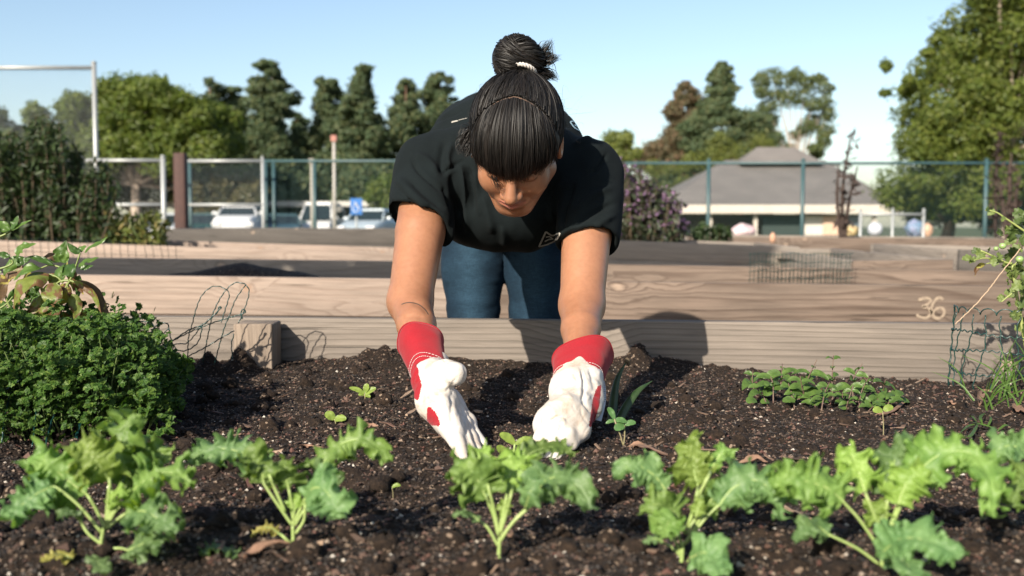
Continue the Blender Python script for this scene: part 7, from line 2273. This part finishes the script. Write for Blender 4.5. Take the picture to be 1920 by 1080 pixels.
# dry twisted vine and a pale fallen leaf lying in the parsley
V, Fc = tube(catmull([WA(*q) for q in [(222, 738, 1.62), (190, 745, 1.6), (172, 762, 1.58), (158, 775, 1.57), (160, 792, 1.55), (176, 800, 1.54), (186, 785, 1.55), (190, 760, 1.57), (185, 742, 1.6), (188, 720, 1.62)]], 60), 0.0018 + 0.0006 * np.sin(np.linspace(0, 30, 60)), 6)
tag(obj('dry_vine', V, Fc, mat_simple('dry_vine_bark', (0.22, 0.15, 0.12), (0.32, 0.24, 0.19), 0.8, 90), None), 'dry brown looping tendril hanging in front of the parsley', 'vine')
V, Fc = tube(catmull([WA(*q) for q in [(122, 800, 1.54), (118, 815, 1.5), (121, 830, 1.48), (112, 842, 1.47), (118, 850, 1.455)]], 40), 0.0026 + 0.0008 * np.sin(np.linspace(0, 24, 40)), 6)
tag(obj('dry_root', V, Fc, mat_simple('dry_root_bark', (0.2, 0.14, 0.11), (0.3, 0.22, 0.17), 0.8, 90), None), 'knotted dry root at the lower edge of the parsley', 'root')

# ---- pepper plant with yellowing leaves
YP = 1.80
B = np.array([WA(70, 640, YP)[0], YP, 0.48])
pep = empty('pepper_plant', tuple(B), 'tall pepper plant with mottled, yellowing and browned drooping leaves', 'plant')
M['pep_green'] = mat_leaf('pepper_leaf', [(0.10, 0.19, 0.035), (0.13, 0.23, 0.05)], 0.35, 0.38, nscale=60)
M['pep_dark'] = mat_leaf('pepper_leaf_dark', [(0.05, 0.115, 0.025), (0.07, 0.14, 0.03)], 0.3, 0.35, nscale=60)
M['pep_mott'] = mat_leaf('pepper_leaf_mottled', [(0.17, 0.25, 0.05), (0.24, 0.27, 0.06)], 0.35, 0.45, nscale=60, spots=(34, 0.50, (0.20, 0.11, 0.05)))
M['pep_yel'] = mat_leaf('pepper_leaf_yellow', [(0.42, 0.36, 0.07), (0.36, 0.33, 0.08)], 0.4, 0.5, nscale=60, spots=(40, 0.47, (0.16, 0.08, 0.035)))
M['pep_brown'] = mat_leaf('pepper_leaf_browned', [(0.10, 0.06, 0.03), (0.14, 0.08, 0.035)], 0.2, 0.6, nscale=60, spots=(40, 0.58, (0.36, 0.30, 0.06)))
def pleaf(pts, hw, mat, n0=(0, -.7, .6), fold=.25, wave=.5, dy=0.0, droop=0.2):
    P = [WA(q[0], q[1], YP + dy + (q[2] if len(q) > 2 else 0)) for q in pts]
    V, Fc = leaf_mesh(P, hw * 1.2 * YP / FPX, n0, 16, 9, fold=fold, wave=wave, droop=droop, seed=pts[0][0] * .37)
    obj('leaf', V, Fc, M[mat], pep)
pleaf([(92, 514), (60, 522, -.02), (36, 545, -.03), (24, 582, -.02)], 24, 'pep_mott', (-.35, -.75, .5), .1, .4)
pleaf([(76, 503), (58, 503, -.01), (40, 512, -.01), (25, 526)], 10, 'pep_green')
pleaf([(34, 515), (22, 516), (12, 526), (9, 534)], 9, 'pep_brown', dy=.02)
pleaf([(32, 481), (36, 468), (50, 461), (68, 457)], 10, 'pep_green', (-.3, -.7, .6), dy=-.01)
pleaf([(43, 497), (40, 489), (33, 483), (24, 481)], 7, 'pep_dark', dy=.01)
pleaf([(158, 474), (172, 463), (188, 454), (204, 443)], 7, 'pep_green', (-.3, -.5, .8), dy=-.01)
pleaf([(150, 476), (142, 471), (134, 464), (126, 455)], 6.5, 'pep_dark', dy=.01)
pleaf([(150, 473), (152, 468), (157, 464), (162, 461)], 6, 'pep_green', dy=.02)
pleaf([(147, 502), (156, 492), (170, 487), (186, 483)], 9, 'pep_green', (-.3, -.5, .8), dy=-.02)
pleaf([(150, 505), (158, 502), (166, 500), (175, 498)], 5, 'pep_dark', dy=.02)
pleaf([(122, 494), (120, 484), (122, 476), (121, 467)], 8.5, 'pep_green', (.3, -.9, .2), dy=.0)
pleaf([(112, 492), (108, 484), (108, 478), (107, 472)], 7, 'pep_green', (.5, -.8, .2), dy=.01)
pleaf([(112, 490), (100, 482), (90, 480), (80, 484)], 7, 'pep_brown', dy=.02)
pleaf([(100, 497), (85, 490), (68, 484), (51, 481)], 6, 'pep_dark', dy=.0)
pleaf([(118, 497), (124, 502, -.02), (131, 510, -.03), (137, 520, -.03)], 13, 'pep_dark', (.4, -.8, .4), dy=-.02)
pleaf([(116, 498), (110, 504, -.02), (110, 512, -.03), (116, 522, -.03)], 9, 'pep_green', (-.2, -.9, .4), dy=-.02)
pleaf([(104, 530), (98, 546, -.01), (100, 562, -.02), (106, 577, -.02)], 17, 'pep_mott', (.2, -.95, .1), .1, .4, dy=-.01)
pleaf([(116, 532), (121, 545, -.01), (119, 560, -.01), (112, 572)], 11, 'pep_yel', (.3, -.9, .1), dy=.01)
pleaf([(139, 527), (160, 536), (178, 550), (188, 568), (199, 590), (218, 620)], 9, 'pep_brown', (.6, -.7, .5), .5, .3)
pleaf([(137, 526), (158, 538), (176, 552), (184, 570), (190, 588)], 6, 'pep_mott', (-.4, -.7, .3), .5, .3, dy=-.012)
pleaf([(160, 535), (172, 541), (182, 546), (189, 550)], 5, 'pep_dark', dy=.02)
pleaf([(126, 558), (138, 564), (143, 580), (140, 603)], 11, 'pep_mott', (.3, -.9, .2), .3, .5)
pleaf([(80, 556), (70, 568), (60, 580), (50, 592)], 13, 'pep_mott', (-.3, -.85, .3))
pleaf([(82, 556), (90, 575, -.01), (94, 592, -.01), (94, 618)], 18, 'pep_mott', (.2, -.95, .1), .15, .4)
pleaf([(72, 575), (66, 590), (62, 606), (66, 622)], 13, 'pep_yel', (-.2, -.9, .2), dy=.01)
pleaf([(2, 515), (5, 530), (4, 550), (1, 570)], 9, 'pep_brown', (.2, -.9, .2))
pleaf([(25, 580), (20, 592), (24, 604), (28, 618)], 13, 'pep_dark', (.1, -.9, .3))
pleaf([(20, 430), (25, 422), (30, 414), (34, 404)], 7, 'pep_dark', dy=.0)
pleaf([(18, 432), (8, 426), (-4, 420), (-16, 418)], 9, 'pep_green')
pleaf([(22, 432), (34, 424), (46, 418), (60, 412)], 4, 'pep_green')
pleaf([(-2, 474), (6, 477), (13, 480), (20, 478)], 6, 'pep_dark')
prng = np.random.default_rng(3)
for k in range(30):
    x = prng.uniform(-30, 150); y = prng.uniform(500, 610) if k > 10 else prng.uniform(478, 520); a = prng.uniform(.6, 2.6) if k > 10 else prng.uniform(-.9, 3.9); L = prng.uniform(26, 52)
    c, s_ = math.cos(a), math.sin(a)
    pleaf([(x, y), (x + c * L * .35, y + s_ * L * .25), (x + c * L * .7, y + s_ * L * .6), (x + c * L * .9, y + s_ * L)], L * .2, ['pep_green', 'pep_dark', 'pep_mott', 'pep_dark', 'pep_yel'][k % 5], (prng.normal(0, .4), -.8, .4), .25, .5, dy=prng.uniform(.01, .06))
for k, pts in enumerate([[(92, 660), (100, 610), (110, 565), (131, 526), (140, 505), (150, 475)], [(131, 526), (112, 528), (90, 546), (80, 558)], [(131, 526), (150, 532), (168, 540)], [(-6, 582), (12, 570), (24, 556)],
             [(125, 530), (128, 545), (127, 558)], [(60, 660), (40, 610), (18, 575), (5, 540), (-4, 505)], [(-5, 505), (12, 500), (24, 492), (14, 478)], [(-5, 445), (8, 440), (20, 432), (24, 420)], [(118, 530), (108, 520), (92, 514)], [(137, 512), (118, 503), (95, 497), (76, 503)],
             [(55, 660), (70, 600), (82, 560)]]):
    Cq = catmull([WA(x, y, YP + .005) for x, y in pts], 18)
    V, Fc = tube(Cq, np.linspace(3.6 if k in (0, 5) else 2.4, 1.4, 18) * YP / FPX, 7)
    obj('stem', V, Fc, mat_simple('pepper_stem', (0.15, 0.22, 0.05), (0.24, 0.28, 0.08), 0.45, 30) if k == 0 else bpy.data.materials['pepper_stem'], pep)

# ---- green coated wire
M['wire'] = mat_simple('green_coated_wire', (0.004, 0.035, 0.032), (0.008, 0.055, 0.048), 0.3, 30, spec=0.6)
def wire_path(pts, Y0, Y1=None, amp=0.0006, pitch=0.016):
    Y1 = Y0 if Y1 is None else Y1
    k = len(pts)
    P = np.array([WA(p[0], p[1], (p[2] if len(p) > 2 else Y0 + (Y1 - Y0) * i / (k - 1))) for i, p in enumerate(pts)])
    C = catmull(P, 12 * k)
    L = np.concatenate([[0], np.cumsum(np.linalg.norm(np.diff(C, axis=0), axis=1))])
    T, A, Bn = frames(C)
    return C + amp * (np.sin(L / pitch * 2 * np.pi)[:, None] * A + np.cos(L / pitch * 2 * np.pi)[:, None] * Bn)
e = empty('border_wire_fence', tuple(WA(380, 690, 2.1)), 'bent and collapsed green border wire with tall loops beside the post', 'wire fence')
for pts, r in [
    ([(352, 706), (353, 637), (360, 609), (369, 575), (380, 552), (397, 538), (414, 538), (428, 547), (429, 558), (422, 581), (415, 605)], .0012),
    ([(380, 679), (394, 609), (402, 581), (419, 550), (439, 531), (459, 533), (467, 547), (461, 572), (453, 593), (447, 606)], .0012),
    ([(401, 685), (419, 620), (431, 589), (442, 561), (461, 533)], .0012),
    ([(256, 642), (304, 648), (352, 620), (380, 609), (397, 595), (410, 582), (414, 577), (411, 576), (409, 581)], .0016),
    ([(307, 648), (355, 623), (397, 606), (425, 597), (453, 589), (460, 585), (455, 580), (452, 586), (454, 598)], .0014),
    ([(228, 632), (240, 614), (251, 611), (258, 620), (256, 642)], .0012),
    ([(256, 642), (260, 608), (273, 603), (287, 608), (284, 625), (262, 652)], .0012),
    ([(284, 625), (296, 608), (312, 606), (317, 617), (321, 637), (332, 656), (352, 656), (372, 640), (380, 609)], .0013),
    ([(262, 660), (290, 640), (310, 622), (316, 616)], .0012),
    ([(439, 620), (414, 634), (380, 654), (335, 676), (290, 692), (262, 704)], .0013),
    ([(439, 626), (434, 645), (436, 673)], .0012),
    ([(321, 659), (330, 645), (352, 642), (380, 609)], .0012),
    ([(304, 648), (303, 680), (308, 706)], .0012)]:
    Cq = wire_path(pts, 2.10)
    V, Fc = tube(Cq, r, 6); obj('wire', V, Fc, M['wire'], e)
for pts in [[(284, 625, 2.0), (240, 670, 1.8), (190, 730, 1.58), (160, 780, 1.50), (135, 832, 1.46)], [(256, 642, 2.0), (215, 690, 1.8), (165, 735, 1.56), (150, 790, 1.5), (142, 838, 1.44)], [(240, 640, 1.9), (160, 690, 1.6), (80, 740, 1.52), (60, 838, 1.44)],
            [(180, 700, 1.6), (120, 740, 1.5), (100, 780, 1.48), (84, 838, 1.44)], [(30, 690, 1.55), (18, 740, 1.5), (6, 800, 1.45), (4, 830, 1.44)], [(130, 690, 1.6), (62, 700, 1.5), (10, 730, 1.47)]]:
    Cq = wire_path(pts, 1.5)
    V, Fc = tube(Cq, .0011, 6); obj('wire', V, Fc, M['wire'], e)
# upright roll at the right
e = empty('wire_cage', tuple(ground_pt(1868, 742)), 'upright green wire cage with looped top beside the tomato plant', 'wire cage')
cx_, cy_ = W(1900, 700, 2.03).x, 2.03
Rr = 0.118
zt_, zb_ = W(1850, 590, 1.98).z, 0.43
angs = np.radians(np.linspace(150, 410, 17))
def cyl(a, z, k=1.0): return np.array([cx_ + Rr * k * math.cos(a), cy_ + Rr * k * math.sin(a) * 0.8, z])
for i, a in enumerate(angs):
    C = np.array([cyl(a + 0.05 * math.sin(z * 40 + i) + 0.03 * (z_ - 6) / 6, z, 1 + 0.10 * (zt_ - z) / 0.2) for z_, z in enumerate(np.linspace(zb_, zt_, 30))])
    C[:, 0] += 0.0016 * np.sin(np.linspace(0, 40, 30))
    V, Fc = tube(C, .0012, 6); obj('wire', V, Fc, M['wire'], e)
    if i < 16:
        t = np.linspace(0, math.pi, 14)
        C = np.array([cyl(a + (angs[1] - angs[0]) * (1 - math.cos(q)) / 2, zt_ + 0.013 * math.sin(q)) for q in t])
        V, Fc = tube(C, .0012, 6); obj('wire', V, Fc, M['wire'], e)
for z in (zt_ - 0.038, zt_ - 0.075, zt_ - 0.118):
    t = np.linspace(angs[0], angs[-1], 160)
    C = np.array([cyl(a, z + 0.0022 * math.sin(a * 46) + 0.004 * math.sin(a * 3 + z * 50), 1.03) for a in t])
    V, Fc = tube(C, .0012, 6); obj('wire', V, Fc, M['wire'], e)
# netting on bed 36, seen soft between its boards
e = empty('wire_netting', tuple(WA(1480, 520, 4.7)), 'blurred green wire netting standing on the back of bed 36', 'wire fence')
mxn_ = Mix()
for px in np.arange(1405, 1600, 7.5):
    q = WA(px, 525, 4.85); top = WA(px + 2, 474 + 2 * math.sin(px), 4.85 - 0.01)
    mxn_.add(*tube(catmull([q - [0, 0, .05], (q + top) / 2 + RNG.normal(0, .002, 3), top], 6), .0016, 5, False))
for py in (476, 492, 508, 522):
    mxn_.add(*tube(catmull([WA(x, py + 1.5 * math.sin(x), 4.84) for x in np.linspace(1403, 1600, 8)], 30), .0016, 5, False))
o = mxn_.build('netting', M['wire'], e); o['kind'] = 'stuff'
e = empty('wire_netting', tuple(WA(200, 470, 5.6)), 'blurred green wire netting before the sunlit far bed at the left', 'wire fence')
mxn_ = Mix()
for px in np.arange(20, 345, 15):
    q = WA(px, 508, 5.3); top = WA(px - 6, 440 + px * 0.05, 5.3)
    mxn_.add(*tube(catmull([q, (q + top) / 2 + RNG.normal(0, .003, 3), top], 6), .0016, 5, False))
for py in (448, 470, 492):
    mxn_.add(*tube(catmull([WA(x, py + x * 0.03, 5.3) for x in np.linspace(15, 345, 8)], 30), .0014, 5, False))
o = mxn_.build('netting', M['wire'], e); o['kind'] = 'stuff'

# ---- grass blades
M['grass'] = mat_leaf('grass_blade', [(0.08, 0.16, 0.03), (0.12, 0.22, 0.045), (0.06, 0.12, 0.025)], 0.35, 0.45)
def grass(name, base, n, spread_px, h, label, lean=0.45, wpx=1.9, cat='grass tuft', seed=0, Y=None):
    g = np.random.default_rng(seed)
    B = ground_pt(*base)
    e = empty(name, tuple(B), label, cat)
    for _ in range(n):
        b_ = B + np.array([g.normal(0, spread_px * B[1] / FPX * .5), g.normal(0, .02), 0]); b_[2] = float(soil_h(b_[0], b_[1]))
        hh = h * g.uniform(.5, 1.1); d = np.array([g.normal(0, lean), g.normal(0, lean * .7), 0]) * hh
        V, Fc = leaf_mesh([b_, b_ + d * .35 + [0, 0, hh * .6], b_ + d + [0, 0, hh * .95]], wpx * B[1] / FPX, (g.normal(0, .5), -1, .2), 9, 3, prof=lambda t: np.clip(1 - t ** 2.2, 0.03, 1), fold=.3)
        obj('blade', V, Fc, M['grass'], e)
grass('grass_tuft', (1895, 745), 22, 52, 0.12, 'tuft of green grass growing inside the wire cage', seed=3)
grass('grass_tuft', (1860, 765), 12, 44, 0.05, 'low grass shoots at the foot of the wire cage', seed=4, lean=.9)
e = empty('grass_weed', tuple(ground_pt(1850, 815)), 'sprawling grass weed lying on the soil below the wire cage', 'weed')
for pts, w_ in (([(1880, 812), (1855, 800), (1830, 792), (1800, 783)], 2.6), ([(1843, 797), (1838, 785), (1848, 774)], 3.5), ([(1850, 802), (1858, 788), (1845, 775)], 2.5), ([(1830, 795), (1815, 798), (1800, 812)], 2.2), ([(1835, 800), (1820, 815), (1806, 824)], 3.2), ([(1832, 790), (1822, 780), (1818, 783)], 2.5), ([(1870, 808), (1885, 800), (1896, 804)], 2.4)):
    P = [ground_pt(x, y, 0.012 * math.sin(math.pi * min(1, (k + .5) / len(pts))) + .003) for k, (x, y) in enumerate(pts)]
    V, Fc = leaf_mesh(P, w_ * 1.5 / FPX, (0.1, -.6, .8), 10, 3, fold=.3); obj('blade', V, Fc, M['grass'], e)

# ---- tomato plant at the right edge
YT = 1.95
tom = empty('tomato_plant', tuple(np.array([WA(1925, 700, YT)[0], YT, 0.45])), 'yellowing tomato plant with small green fruits at the right edge', 'plant')
M['tom_leaf'] = mat_leaf('tomato_leaf', [(0.22, 0.29, 0.08), (0.32, 0.36, 0.12), (0.15, 0.22, 0.06), (0.38, 0.38, 0.14)], 0.35, 0.5, nscale=70)
M['tom_dark'] = mat_leaf('tomato_leaf_dark', [(0.07, 0.12, 0.035), (0.10, 0.15, 0.04)], 0.3, 0.5, nscale=70)
M['tom_stem'] = mat_simple('tomato_stem', (0.26, 0.33, 0.09), (0.36, 0.40, 0.14), 0.5, 30)
trng = np.random.default_rng(9)
def toothed(t): return np.clip(np.sin(np.pi * (0.03 + 0.94 * t ** 0.85)), 0, 1) ** 0.6 * (1 + 0.28 * np.sin(t * 26))
def tleaf(x, y, ang, L, w=0.38, mat='tom_leaf', dy=0.0):
    A = WA(x, y, YT + dy); K = YT / FPX
    d = np.array([math.cos(ang), trng.normal(0, .35), -math.sin(ang)]); d /= np.linalg.norm(d)
    T_ = A + d * L * K
    V, Fc = leaf_mesh([A, (A + T_) / 2 + [0, 0, 0.12 * L * K], T_ - [0, 0, .1 * L * K]], L * w * K, (trng.normal(0, .4), -.8, .5), 16, 7, prof=toothed, fold=.2, wave=.6, seed=x * .1)
    obj('leaf', V, Fc, M[mat], tom)
for _dummy in (): pass
for (x, y, a, L, w_) in [(1885, 408, 2.6, 14, .3), (1868, 398, 2.9, 16, .35), (1856, 395, 3.3, 12, .4), (1903, 421, 1.9, 14, .45), (1893, 425, 2.2, 16, .4), (1880, 440, 3.4, 18, .45), (1900, 440, 1.5, 16, .5), (1905, 452, 2.9, 20, .4), (1840, 471, 2.4, 16, .4), (1838, 470, 2.9, 16, .42), (1843, 470, 1.7, 14, .45),
                         (1852, 474, 4.9, 13, .4), (1826, 488, 3.3, 24, .28), (1832, 486, 2.8, 18, .3), (1848, 480, 2.9, 18, .25), (1862, 478, 1.4, 14, .4), (1868, 482, 2.0, 18, .5), (1876, 488, 4.2, 16, .5), (1884, 492, 1.3, 20, .5), (1890, 496, 4.6, 24, .45), (1900, 500, 1.2, 22, .5), (1912, 505, 4.2, 22, .5),
                         (1905, 470, 2.4, 20, .5), (1918, 468, 2.9, 22, .5), (1895, 515, 5.0, 18, .5), (1902, 530, 4.0, 24, .45), (1910, 545, 5.2, 22, .5), (1890, 535, 4.6, 14, .4), (1905, 556, 3.6, 22, .42), (1885, 560, 3.6, 14, .35), (1878, 566, 4.4, 14, .4), (1915, 580, 3.8, 20, .5), (1893, 575, 4.4, 12, .4), (1915, 440, 4.4, 20, .5), (1922, 415, 3.0, 24, .5), (1918, 395, 2.7, 20, .4)]:
    tleaf(x, y, a, L, w_, 'tom_dark' if trng.random() < .3 else 'tom_leaf', trng.uniform(-.03, .04))
for k in range(46):
    x = 1960 - abs(trng.normal(0, 34)); y = trng.uniform(395, 620)
    tleaf(x, y, trng.uniform(0, 6.28), trng.uniform(14, 26), .45, 'tom_dark' if trng.random() < .45 else 'tom_leaf', trng.uniform(-.05, .06))
pleaf_y = [(1848, 495), (1836, 498), (1829, 506), (1828, 518)]
P = [WA(x, y, YT) for x, y in pleaf_y]; V, Fc = leaf_mesh(P, 5 * YT / FPX, (.3, -.9, .2), 14, 7, fold=.6, wave=.8); obj('leaf', V, Fc, M['pep_yel'], tom)
for pts, w_ in (([(1925, 506), (1898, 495), (1883, 491), (1857, 478), (1839, 470)], 2.6), ([(1925, 436), (1903, 421), (1885, 409), (1868, 398), (1848, 394)], 2.2), ([(1935, 700), (1922, 640), (1912, 585), (1905, 545), (1898, 495)], 4.2), ([(1883, 491), (1862, 492), (1848, 495)], 1.6), ([(1883, 491), (1850, 484), (1826, 488)], 1.5),
                ([(1912, 585), (1930, 520), (1925, 440), (1935, 380)], 4.0), ([(1905, 545), (1890, 556), (1878, 566)], 1.8), ([(1900, 498), (1908, 490), (1911, 480)], 1.3)):
    Cq = catmull([WA(x, y, YT) for x, y in pts], 18); V, Fc = tube(Cq, np.linspace(w_, w_ * .6, 18) * YT / FPX, 7); obj('stem', V, Fc, M['tom_stem'], tom)
M['tomato'] = mat_simple('green_tomato_skin', (0.24, 0.38, 0.12), (0.33, 0.46, 0.18), 0.25, 30)
for (x, y, r_, dy) in ((1912, 486, 7.2, -.03), (1880, 461, 6.5, -.02), (1899, 437, 4.5, -.02), (1868, 466, 4.5, -.01)):
    c = WA(x, y, YT + dy); r_ = r_ * YT / FPX
    u = np.linspace(0, 2 * np.pi, 20, endpoint=False); v_ = np.linspace(0.02, np.pi - .02, 12)
    U, Vv = np.meshgrid(u, v_, indexing='ij')
    rad = r_ * (1 + 0.03 * np.cos(5 * U) * np.sin(Vv)) * (1 - 0.12 * np.exp(-(Vv / .35) ** 2))
    P = c + np.stack([np.cos(U) * np.sin(Vv) * rad, np.sin(U) * np.sin(Vv) * rad, np.cos(Vv) * rad * .92], -1)
    i = np.arange(20)[:, None]; j = np.arange(11)[None]; a = i * 12 + j; b_ = ((i + 1) % 20) * 12 + j
    fr_ = obj('fruit', P.reshape(-1, 3), np.stack([a, a + 1, b_ + 1, b_], -1).reshape(-1, 4), M['tomato'], tom)
Cq = catmull([WA(x, y, YT - .02) for x, y in [(1930, 440), (1912, 468), (1876, 514), (1835, 565), (1791, 608)]], 60)
Cq = Cq + RNG.normal(0, .0004, Cq.shape)
V, Fc = tube(Cq, 0.0012, 5)
tag(obj('twine', V, Fc, mat_simple('jute_twine', (0.42, 0.30, 0.2), (0.5, 0.38, 0.27), 0.9, 200), None), 'straight jute twine tied from the tomato plant to the board', 'twine')

# ---- dry leaves, chips
def litter(name, pts, hw, label, cat, mat=None, fold=.3, wave=.7, lift=.006, n0=(0.1, -.35, .95)):
    P = [ground_pt(x, y, lift * (0.6 + 0.8 * math.sin(math.pi * (k + .3) / len(pts)))) for k, (x, y) in enumerate(pts)]
    V, Fc = leaf_mesh(P, hw * P[0][1] / FPX, n0, 14, 7, fold=fold, wave=wave, seed=pts[0][0] * .1)
    n = len(V)
    V2 = np.vstack([V, V - [0, 0, .0007]]); F2 = np.vstack([Fc, Fc[:, ::-1] + n])
    tag(obj(name, V2, F2, mat or M['dry_leaf'], None), label, cat)
litter('dry_leaf', [(1176, 838), (1200, 836), (1230, 846), (1262, 850)], 10, 'pale curled dry leaf behind the fourth kale', 'dry leaf')
litter('dry_leaf', [(1380, 872), (1400, 863), (1420, 864), (1440, 866)], 9, 'light tan dry leaf left of the fifth kale', 'dry leaf')
litter('dry_leaf', [(1836, 760), (1838, 744), (1850, 733), (1866, 738)], 7, 'curled brown dry leaf at the foot of the wire cage', 'dry leaf', fold=.7)
litter('dry_leaf', [(1700, 752), (1675, 768), (1655, 774), (1640, 776)], 5, 'narrow dry leaf at the right end of the mint patch', 'dry leaf')
litter('dry_leaf', [(1775, 756), (1788, 752), (1800, 760)], 8, 'broken dry leaf right of the mint patch', 'dry leaf')
litter('dry_leaf', [(1900, 765), (1912, 772), (1930, 780)], 8, 'orange brown dry leaf at the right edge behind the wire cage', 'dry leaf')
litter('dry_leaf', [(560, 838), (580, 834), (600, 838), (616, 838)], 3.5, 'thin pale dry leaf behind the second kale', 'dry leaf')
litter('dry_leaf', [(680, 806), (693, 797), (710, 798)], 6, 'reddish dry leaf between the round leaved seedling and the open glove', 'dry leaf')
litter('dry_leaf', [(945, 985), (955, 1000), (975, 1008)], 9, 'orange dry leaf leaning on the stem of the middle kale', 'dry leaf', lift=.012)
litter('dry_leaf', [(300, 700), (306, 725), (296, 750), (318, 760)], 12, 'brown dry leaf in the shade beside the parsley', 'dry leaf', lift=.012)
litter('dry_leaf', [(455, 1048), (480, 1030), (510, 1018), (545, 1012)], 9, 'large tan dry leaf under the second kale', 'dry leaf', lift=.008)
def chip(pa, pb, wpx, label, lift=.004):
    A = ground_pt(*pa, lift); B_ = ground_pt(*pb, lift + .004)
    V, Fc = leaf_mesh([A, (A + B_) / 2, B_], wpx * A[1] / FPX, (0, -.3, 1), 6, 3, prof=lambda t: 0.75 + 0.25 * np.sin(t * 9 + wpx) * 1.0, fold=.0)
    n = len(V); V[:, 2] += RNG.normal(0, .0004, n)
    V2 = np.vstack([V, V - [0, 0, .003]]); idx = np.arange(n).reshape(6, 3)
    rim = np.concatenate([idx[:, 0], idx[-1, 1:], idx[::-1, -1][1:], idx[0, ::-1][1:-1]])
    rf = np.stack([rim, np.roll(rim, -1), np.roll(rim, -1) + n, rim + n], -1)
    tag(obj('wood_chip', V2, np.vstack([Fc, Fc[:, ::-1] + n, rf]), M['chip_big'], None, False), label, 'wood chip')
M['chip_big'] = mat_simple('split_wood_chip', (0.36, 0.24, 0.16), (0.50, 0.36, 0.25), 0.8, 60)
chip((752, 745), (778, 728), 4, 'pale wood chip left of the thumb of the open glove')
chip((762, 776), (786, 763), 4.5, 'broad wood chip beside the wrist of the open glove')
chip((484, 852), (530, 843), 5, 'flat wood chip behind the second kale')
chip((562, 1016), (606, 1012), 5, 'thick wood chip right of the stem of the second kale', .007)
chip((1470, 948), (1520, 972), 3, 'thin slanting wood stick between the fourth and the fifth kale')
chip((1690, 728), (1735, 712), 2.2, 'thin pale stick lying right of the mint patch')
chip((890, 767), (902, 772), 4, 'small orange chip between the two gloves')
chip((1125, 690), (1142, 688), 4, 'tan chip against the board right of the curled glove', .006)

# ---------------------------------------------------------------- base colours: the whole set was picked a little light for this exposure
for m in bpy.data.materials:
    if not m.use_nodes: continue
    nt = m.node_tree
    for nd in list(nt.nodes):
        key = {'BSDF_PRINCIPLED': 'Base Color', 'BSDF_TRANSLUCENT': 'Color'}.get(nd.type)
        if key is None or nd.inputs['Base Color' if key == 'Base Color' else 'Color'] is None: continue
        s = nd.inputs[key]
        if s.is_linked:
            src = s.links[0].from_socket
            q = nt.nodes.new('ShaderNodeMix'); q.data_type = 'RGBA'; q.blend_type = 'MULTIPLY'; q.inputs[0].default_value = 1.0
            nt.links.new(src, q.inputs[6]); q.inputs[7].default_value = (ALB, ALB, ALB, 1)
            nt.links.new(q.outputs[2], s)
        else:
            c = s.default_value
            s.default_value = (c[0] * ALB, c[1] * ALB, c[2] * ALB, 1)
